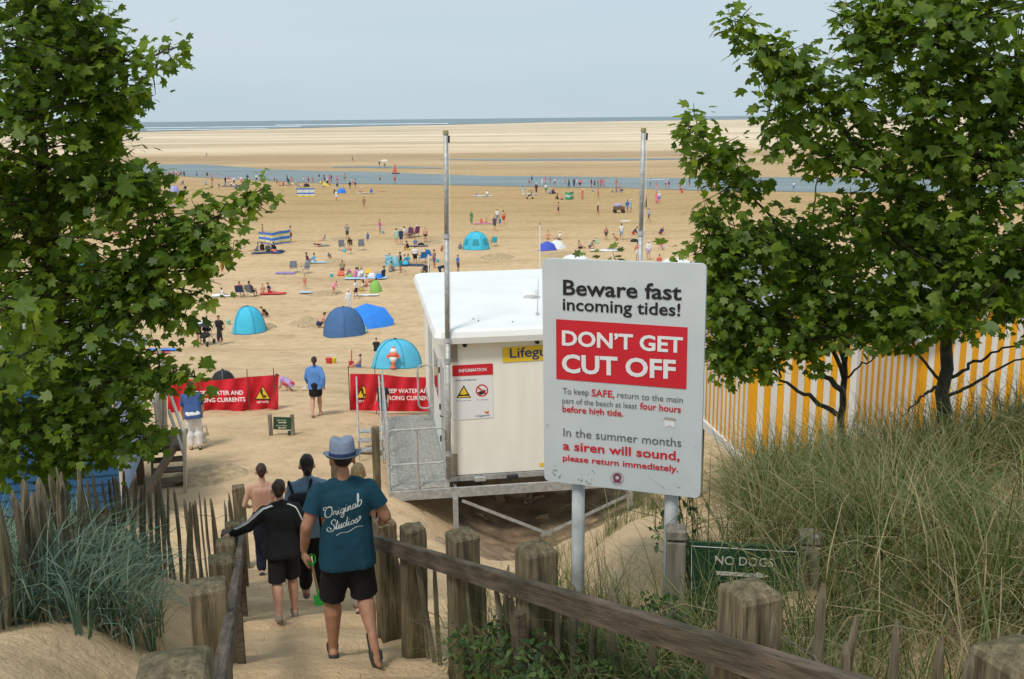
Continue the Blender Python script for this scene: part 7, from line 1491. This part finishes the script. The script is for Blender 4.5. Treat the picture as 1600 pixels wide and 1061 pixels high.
for a in [('orange and pink bag at the left of the picnic group', 533, 433, .8, .7, 'coral'), ('lime green bag in the picnic group', 547, 435, .6, .5, 'lime'), ('yellow bag behind the family group', 576, 428, .7, .6, 'yellow'), ('blue and red bag in front of the navy-shirted man', 592, 436, .75, .7, 'blue'), ('dark bag left of the teal dome tent', 719, 390, .6, .8, 'grey'), ('turquoise bag beside the grey camp chair', 538, 394, .5, .4, 'turq'), ('white bag in the picnic group', 581, 435, .8, .6, 'white'), ('pale green bag between the blue shelter and slate tent', 569, 521, .6, .7, 'mint'), ('teal bag above the cabin roof', 634, 415, .7, .6, 'turq'), ('small black bag left of the right flagpole', 991, 378, 1.0, .35, 'black'), ('dark bag by the far windbreak', 479, 292, 1.5, .8, 'black'), ('white carrier bag beside the person in white trousers', 322, 698, .38, .62, 'cream'), ('flat sandals carried by the woman in blue', 476, 611, .30, .25, 'cream'), ('dark bag by the bikini-clad woman', 658, 384, .9, .35, 'black')]:
    bag(a[0], a[1], a[2], a[3] * .72, a[4] * .8, FB[a[5]])
def board(label, px, py, L, w, m, rz, up=.08, tilt=0):
    c = GH(px, py); V = [(w * .5 * math.sin(math.pi * min(1, max(0, s))) ** .35 * q, L * (s - .5), .03) for s, q in ((.02, 1), (.15, 1), (.5, 1), (.85, 1), (.98, 1), (.98, -1), (.85, -1), (.5, -1), (.15, -1), (.02, -1))]
    X = Matrix.Translation(c + Vector((0, 0, up))) @ Matrix.Rotation(R(rz), 4, 'Z') @ Matrix.Rotation(R(tilt), 4, 'X'); mb = MB(); mb.prism([X @ Vector(v) for v in V], Vector((0, 0, .05))); tag(mb.build('bodyboard', m), label, 'bodyboard', 'bodyboards')
board('pale blue bodyboard at the feet of the small child', 478, 460, 1.1, .6, FB['pale'], 80); board('pink bodyboard held at the water edge', 909, 291, 1.4, .7, FB['pink'], 90, .9, 60); board('white paddle board in the channel', 1025, 282, 5.5, 1.0, FB['white'], 90); board('yellow float on the far sand', 507, 292, 2.2, 1.6, FB['yellow'], 70, .5, 30); board('white bodyboard carried overhead left of the right flagpole', 977, 376, 1.1, .6, FB['white'], 90, 1.95)
def bucket(label, px, py, m, spade=True):
    c = GH(px, py); t = thing('toy_bucket', label, 'toy', c, 'bucket and spade toys'); mb = MB(); mb.tube([c, c + Vector((0, 0, .26))], [.11, .16], 10); mb.build('bucket', m, t)
    mb = MB(); mb.tube([c + Vector((-.15, 0, .25)), c + Vector((-.1, 0, .42)), c + Vector((.1, 0, .42)), c + Vector((.15, 0, .25))], .012, 5); mb.build('handle', FB['white'], t)
for a in [('blue bucket left of the picnic group', 518, 433, 'turq'), ('red and yellow bucket near the blue-shirted woman', 514, 568, 'red'), ('yellow bucket near the blue-shirted woman', 521, 568, 'yellow'), ('light blue bucket right of the blue beach chairs', 684, 411, 'turq'), ('turquoise bucket above the mint-clad person', 599, 365, 'turq'), ('green bucket by the light blue tent', 357, 507, 'mint'), ('red ball by the far shallows', 1066, 301.5, 'red')]:
    bucket(a[0], a[1], a[2], FB[a[3]])
c = GH(549, 573); t = thing('sand_spade', 'red long-handled spade held by the sitting child', 'spade', c); mb = MB(); mb.tube([c + Vector((0, 0, .1)), c + Vector((.05, 0, .75))], .025, 6); mb.build('shaft', FB['red'], t); mb = MB(); mb.prism([c + Vector((-.12, 0, .25)), c + Vector((.12, 0, .25)), c + Vector((.1, 0, -.02)), c + Vector((-.1, 0, -.02))], Vector((0, .03, 0))); mb.build('blade', FB['red'], t)
def pushchair(label, px, py, face, s=1.0):
    c = GH(px, py); t = thing('pushchair', label, 'pushchair', c, 'pushchairs'); X = Matrix.Translation(c) @ Matrix.Rotation(R(face), 4, 'Z') @ Matrix.Scale(s, 4); T = lambda x, y, z: X @ Vector((x, y, z))
    me = remesh(*caps([(T(-.14, 0, .5), T(.14, 0, .5), .15, .15), (T(-.14, -.18, .75), T(.14, -.18, .75), .13, .13), (T(-.12, .2, .45), T(.12, .2, .45), .1, .1)], 8), .05, 1); me.materials.append(FB['black']); link('seat', me, t)
    V = []; F = []
    for i in range(7):
        a = math.pi * (.15 + .6 * i / 6)
        for q in (-.23, -.1, .1, .23): V.append(T(q, -.12 + .36 * math.cos(a), .78 + .34 * math.sin(a) - .05 * (abs(q) > .2)))
    for i in range(6):
        for j in range(3): F.append((i * 4 + j, i * 4 + j + 1, (i + 1) * 4 + j + 1, (i + 1) * 4 + j))
    link('hood', mesh('hood', V, F, FB['black'], True), t)
    for q in (-.26, .26):
        mb = MB(); mb.tube([T(q, -.55, 1.05), T(q, -.1, .6), T(q, .38, .12)], .016, 6); mb.build('frame', FB['grey'], t); mb = MB(); mb.tube([T(q, -.35, .12), T(q, .0, .55)], .016, 6); mb.build('frame', FB['grey'], t)
        for y in (-.35, .38):
            mb = MB(); mb.tube([T(q - .025, y, .12), T(q + .025, y, .12)], .12 * s, 12); mb.build('wheel', DARK, t)
    mb = MB(); mb.tube([T(-.26, -.55, 1.05), T(.26, -.55, 1.05)], .018, 6); mb.build('handlebar', FB['black'], t)
pushchair('black pushchair between the bent man and the woman in black', 322, 539, 170, 1.15); pushchair('far pushchair left of the green windbreak', 828, 311, 90, 1.2)
# beach cart
c = GH(967, 333); t = thing('beach_cart', 'brown beach cart loaded with bags on the open sand', 'cart', c); mb = MB(); mb.box(c + Vector((0, 0, .65)), (1.5, .8, .45), None, .05); mb.build('tub', mat('cart_brown', (.16, .10, .07), .8), t)
for a in (-.55, .55):
    for b in (-.4, .4): mb = MB(); q = c + Vector((a, b, .25)); mb.tube([q - Vector((0, .05, 0)), q + Vector((0, .05, 0))], .25, 12); mb.build('wheel', DARK, t)
mb = MB(); mb.tube([c + Vector((.7, 0, .6)), c + Vector((1.5, 0, 1.0))], .03, 6); mb.build('handle', ALU, t)
me = remesh(*caps([(c + Vector((-.4, 0, 1.0)), c + Vector((.2, 0, 1.05)), .25, .2)], 8), .07, 1); me.materials.append(FB['lilac']); link('load', me, t)
# teal towel held out to dry, flat upright
c = GH(614, 424); t = thing('hanging_towel', 'teal patterned towel held out by the man in a black vest', 'towel', c); V = []; F = []
for i in range(9):
    for j in range(7): V.append(c + Vector((-.65 + i * .16, .06 * math.sin(i * 1.3) + .03 * j, .35 + j * .16 + .08 * math.sin(i * .9) - .10 * i / 8 * (j / 6))))
for i in range(8):
    for j in range(6): F.append((i * 7 + j, (i + 1) * 7 + j, (i + 1) * 7 + j + 1, i * 7 + j + 1))
link('cloth', mesh('cloth', V, F, mat('towel_pattern', (.03, .30, .42), .8, .1, 4, col2=(.40, .62, .66)), True), t); mb = MB(); mb.tube([V[6] + Vector((0, 0, .02)), V[62] + Vector((0, 0, .02))], .02, 6); mb.build('pole', ALU, t)
# white marker posts on the sand
for px, yt, yb, lab in ((843.5, 351, 432, 'slim white marker post with black tip left of the parasols'), (669.5, 397, 436, 'short white marker post at the cabin roof edge')):
    b = GH(px, yb); tp = P(px, yt, b.y); t = thing('marker_post', lab, 'post', b); mb = MB(); mb.tube([b, tp], .05, 8); mb.build('post', WHITE, t); mb = MB(); mb.tube([tp, tp + Vector((0, 0, .1))], .055, 8); mb.build('cap', DARK, t)
# little red sailing dinghy in the channel
c = GH(618, 272); c.z = .05; t = thing('sailing_dinghy', 'tiny red-sailed dinghy at the far side of the channel', 'boat', c); mb = MB(); mb.prism([c + .5 * Vector((-1.6, -.5, 0)), c + .5 * Vector((1.2, -.6, 0)), c + .5 * Vector((2.0, 0, 0)), c + .5 * Vector((1.2, .6, 0)), c + .5 * Vector((-1.6, .5, 0))], Vector((0, 0, .25))); mb.build('hull', FB['maroon'], t)
mb = MB(); mb.prism([c + .5 * Vector((-1.4, 0, .7)), c + .5 * Vector((.9, 0, .7)), c + .5 * Vector((.2, 0, 4.4)), c + .5 * Vector((-.3, 0, 4.2))], Vector((0, .06, 0))); mb.build('sail', FB['coral'], t); mb = MB(); mb.tube([c + .5 * Vector((.3, .05, .3)), c + .5 * Vector((.3, .05, 4.6))], .05, 6); mb.build('mast', SHF, t)
# damp brown sand below the cabin, with the cabin's shade put into its colour
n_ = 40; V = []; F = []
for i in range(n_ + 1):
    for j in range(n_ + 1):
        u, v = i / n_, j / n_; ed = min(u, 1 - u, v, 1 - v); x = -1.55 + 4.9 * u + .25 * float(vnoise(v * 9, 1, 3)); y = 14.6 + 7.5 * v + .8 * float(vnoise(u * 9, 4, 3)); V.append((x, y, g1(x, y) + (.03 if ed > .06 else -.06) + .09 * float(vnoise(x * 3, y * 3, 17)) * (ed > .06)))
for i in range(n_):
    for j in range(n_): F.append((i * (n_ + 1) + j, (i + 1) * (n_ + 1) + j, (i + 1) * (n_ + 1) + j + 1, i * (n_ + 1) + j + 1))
tag(link('dark_sand', mesh('dark_sand', V, F, mat('damp_shaded_sand', (.20, .14, .085), .95, .3, 3, .9, 12, col2=(.30, .215, .135), detail=7), True)), 'damp brown sand in the hollow, darkened in colour for shade below the lifeguard cabin', 'sand', kind='structure')
# freshly dug damp sand: low heaps and hollows
DAMP = mat('dark_sand', (.36, .26, .14), .95, .25, 6, .8, 20, col2=(.46, .34, .20))
def heap(label, px, py, w, d, h, seed):
    c = GH(px, py); n = 20; V = []; F = []
    for i in range(n + 1):
        for j in range(n + 1):
            u, v = i / n * 2 - 1, j / n * 2 - 1; r = math.hypot(u, v); e = max(0, 1 - r * (1 + .3 * float(vnoise(u * 2.2 + seed, v * 2.2, 3)))); x, y = c.x + u * w, c.y + v * d; V.append((x, y, g1(x, y) - .05 + .10 * min(1, e * 3) + h * e * (.6 + 1.2 * (float(vnoise(u * 5 + seed, v * 5, 7)) + .4))))
    for i in range(n):
        for j in range(n): F.append((i * (n + 1) + j, (i + 1) * (n + 1) + j, (i + 1) * (n + 1) + j + 1, i * (n + 1) + j + 1))
    tag(link('sand_heap', mesh('sand_heap', V, F, DAMP, True)), label, 'sand heap', 'heaps of dug sand')
for i, a in enumerate([('dug sand below the teal dome tent', 776, 403, 1.9, 2.0, .25), ('dug sand beside the bare-backed crouching man', 482, 506, 1.2, 1.5, .30), ('heap of sand right of the light blue tent', 410, 512, .9, 1.5, .25), ('dug sand behind the group with deck chairs', 670, 379, 1.6, 2.6, .2), ('dug sand beside the digging child left of the picnic', 520, 408, 1.2, 1.6, .15), ('dug sand at the left of the pink child', 508, 460, 1.5, 1.6, .12), ('churned sand by the left hut steps', 325, 745, .9, 1.1, .12), ('dug sand near the tide sign top edge', 880, 400, 2.2, 2.6, .2), ('dug sand above the picnic group', 528, 375, 1.2, 2.5, .15)]):
    heap(*a, i * 3.1)
for o in list(bpy.data.scenes):
    if o.name == 'workbench': bpy.data.scenes.remove(o)
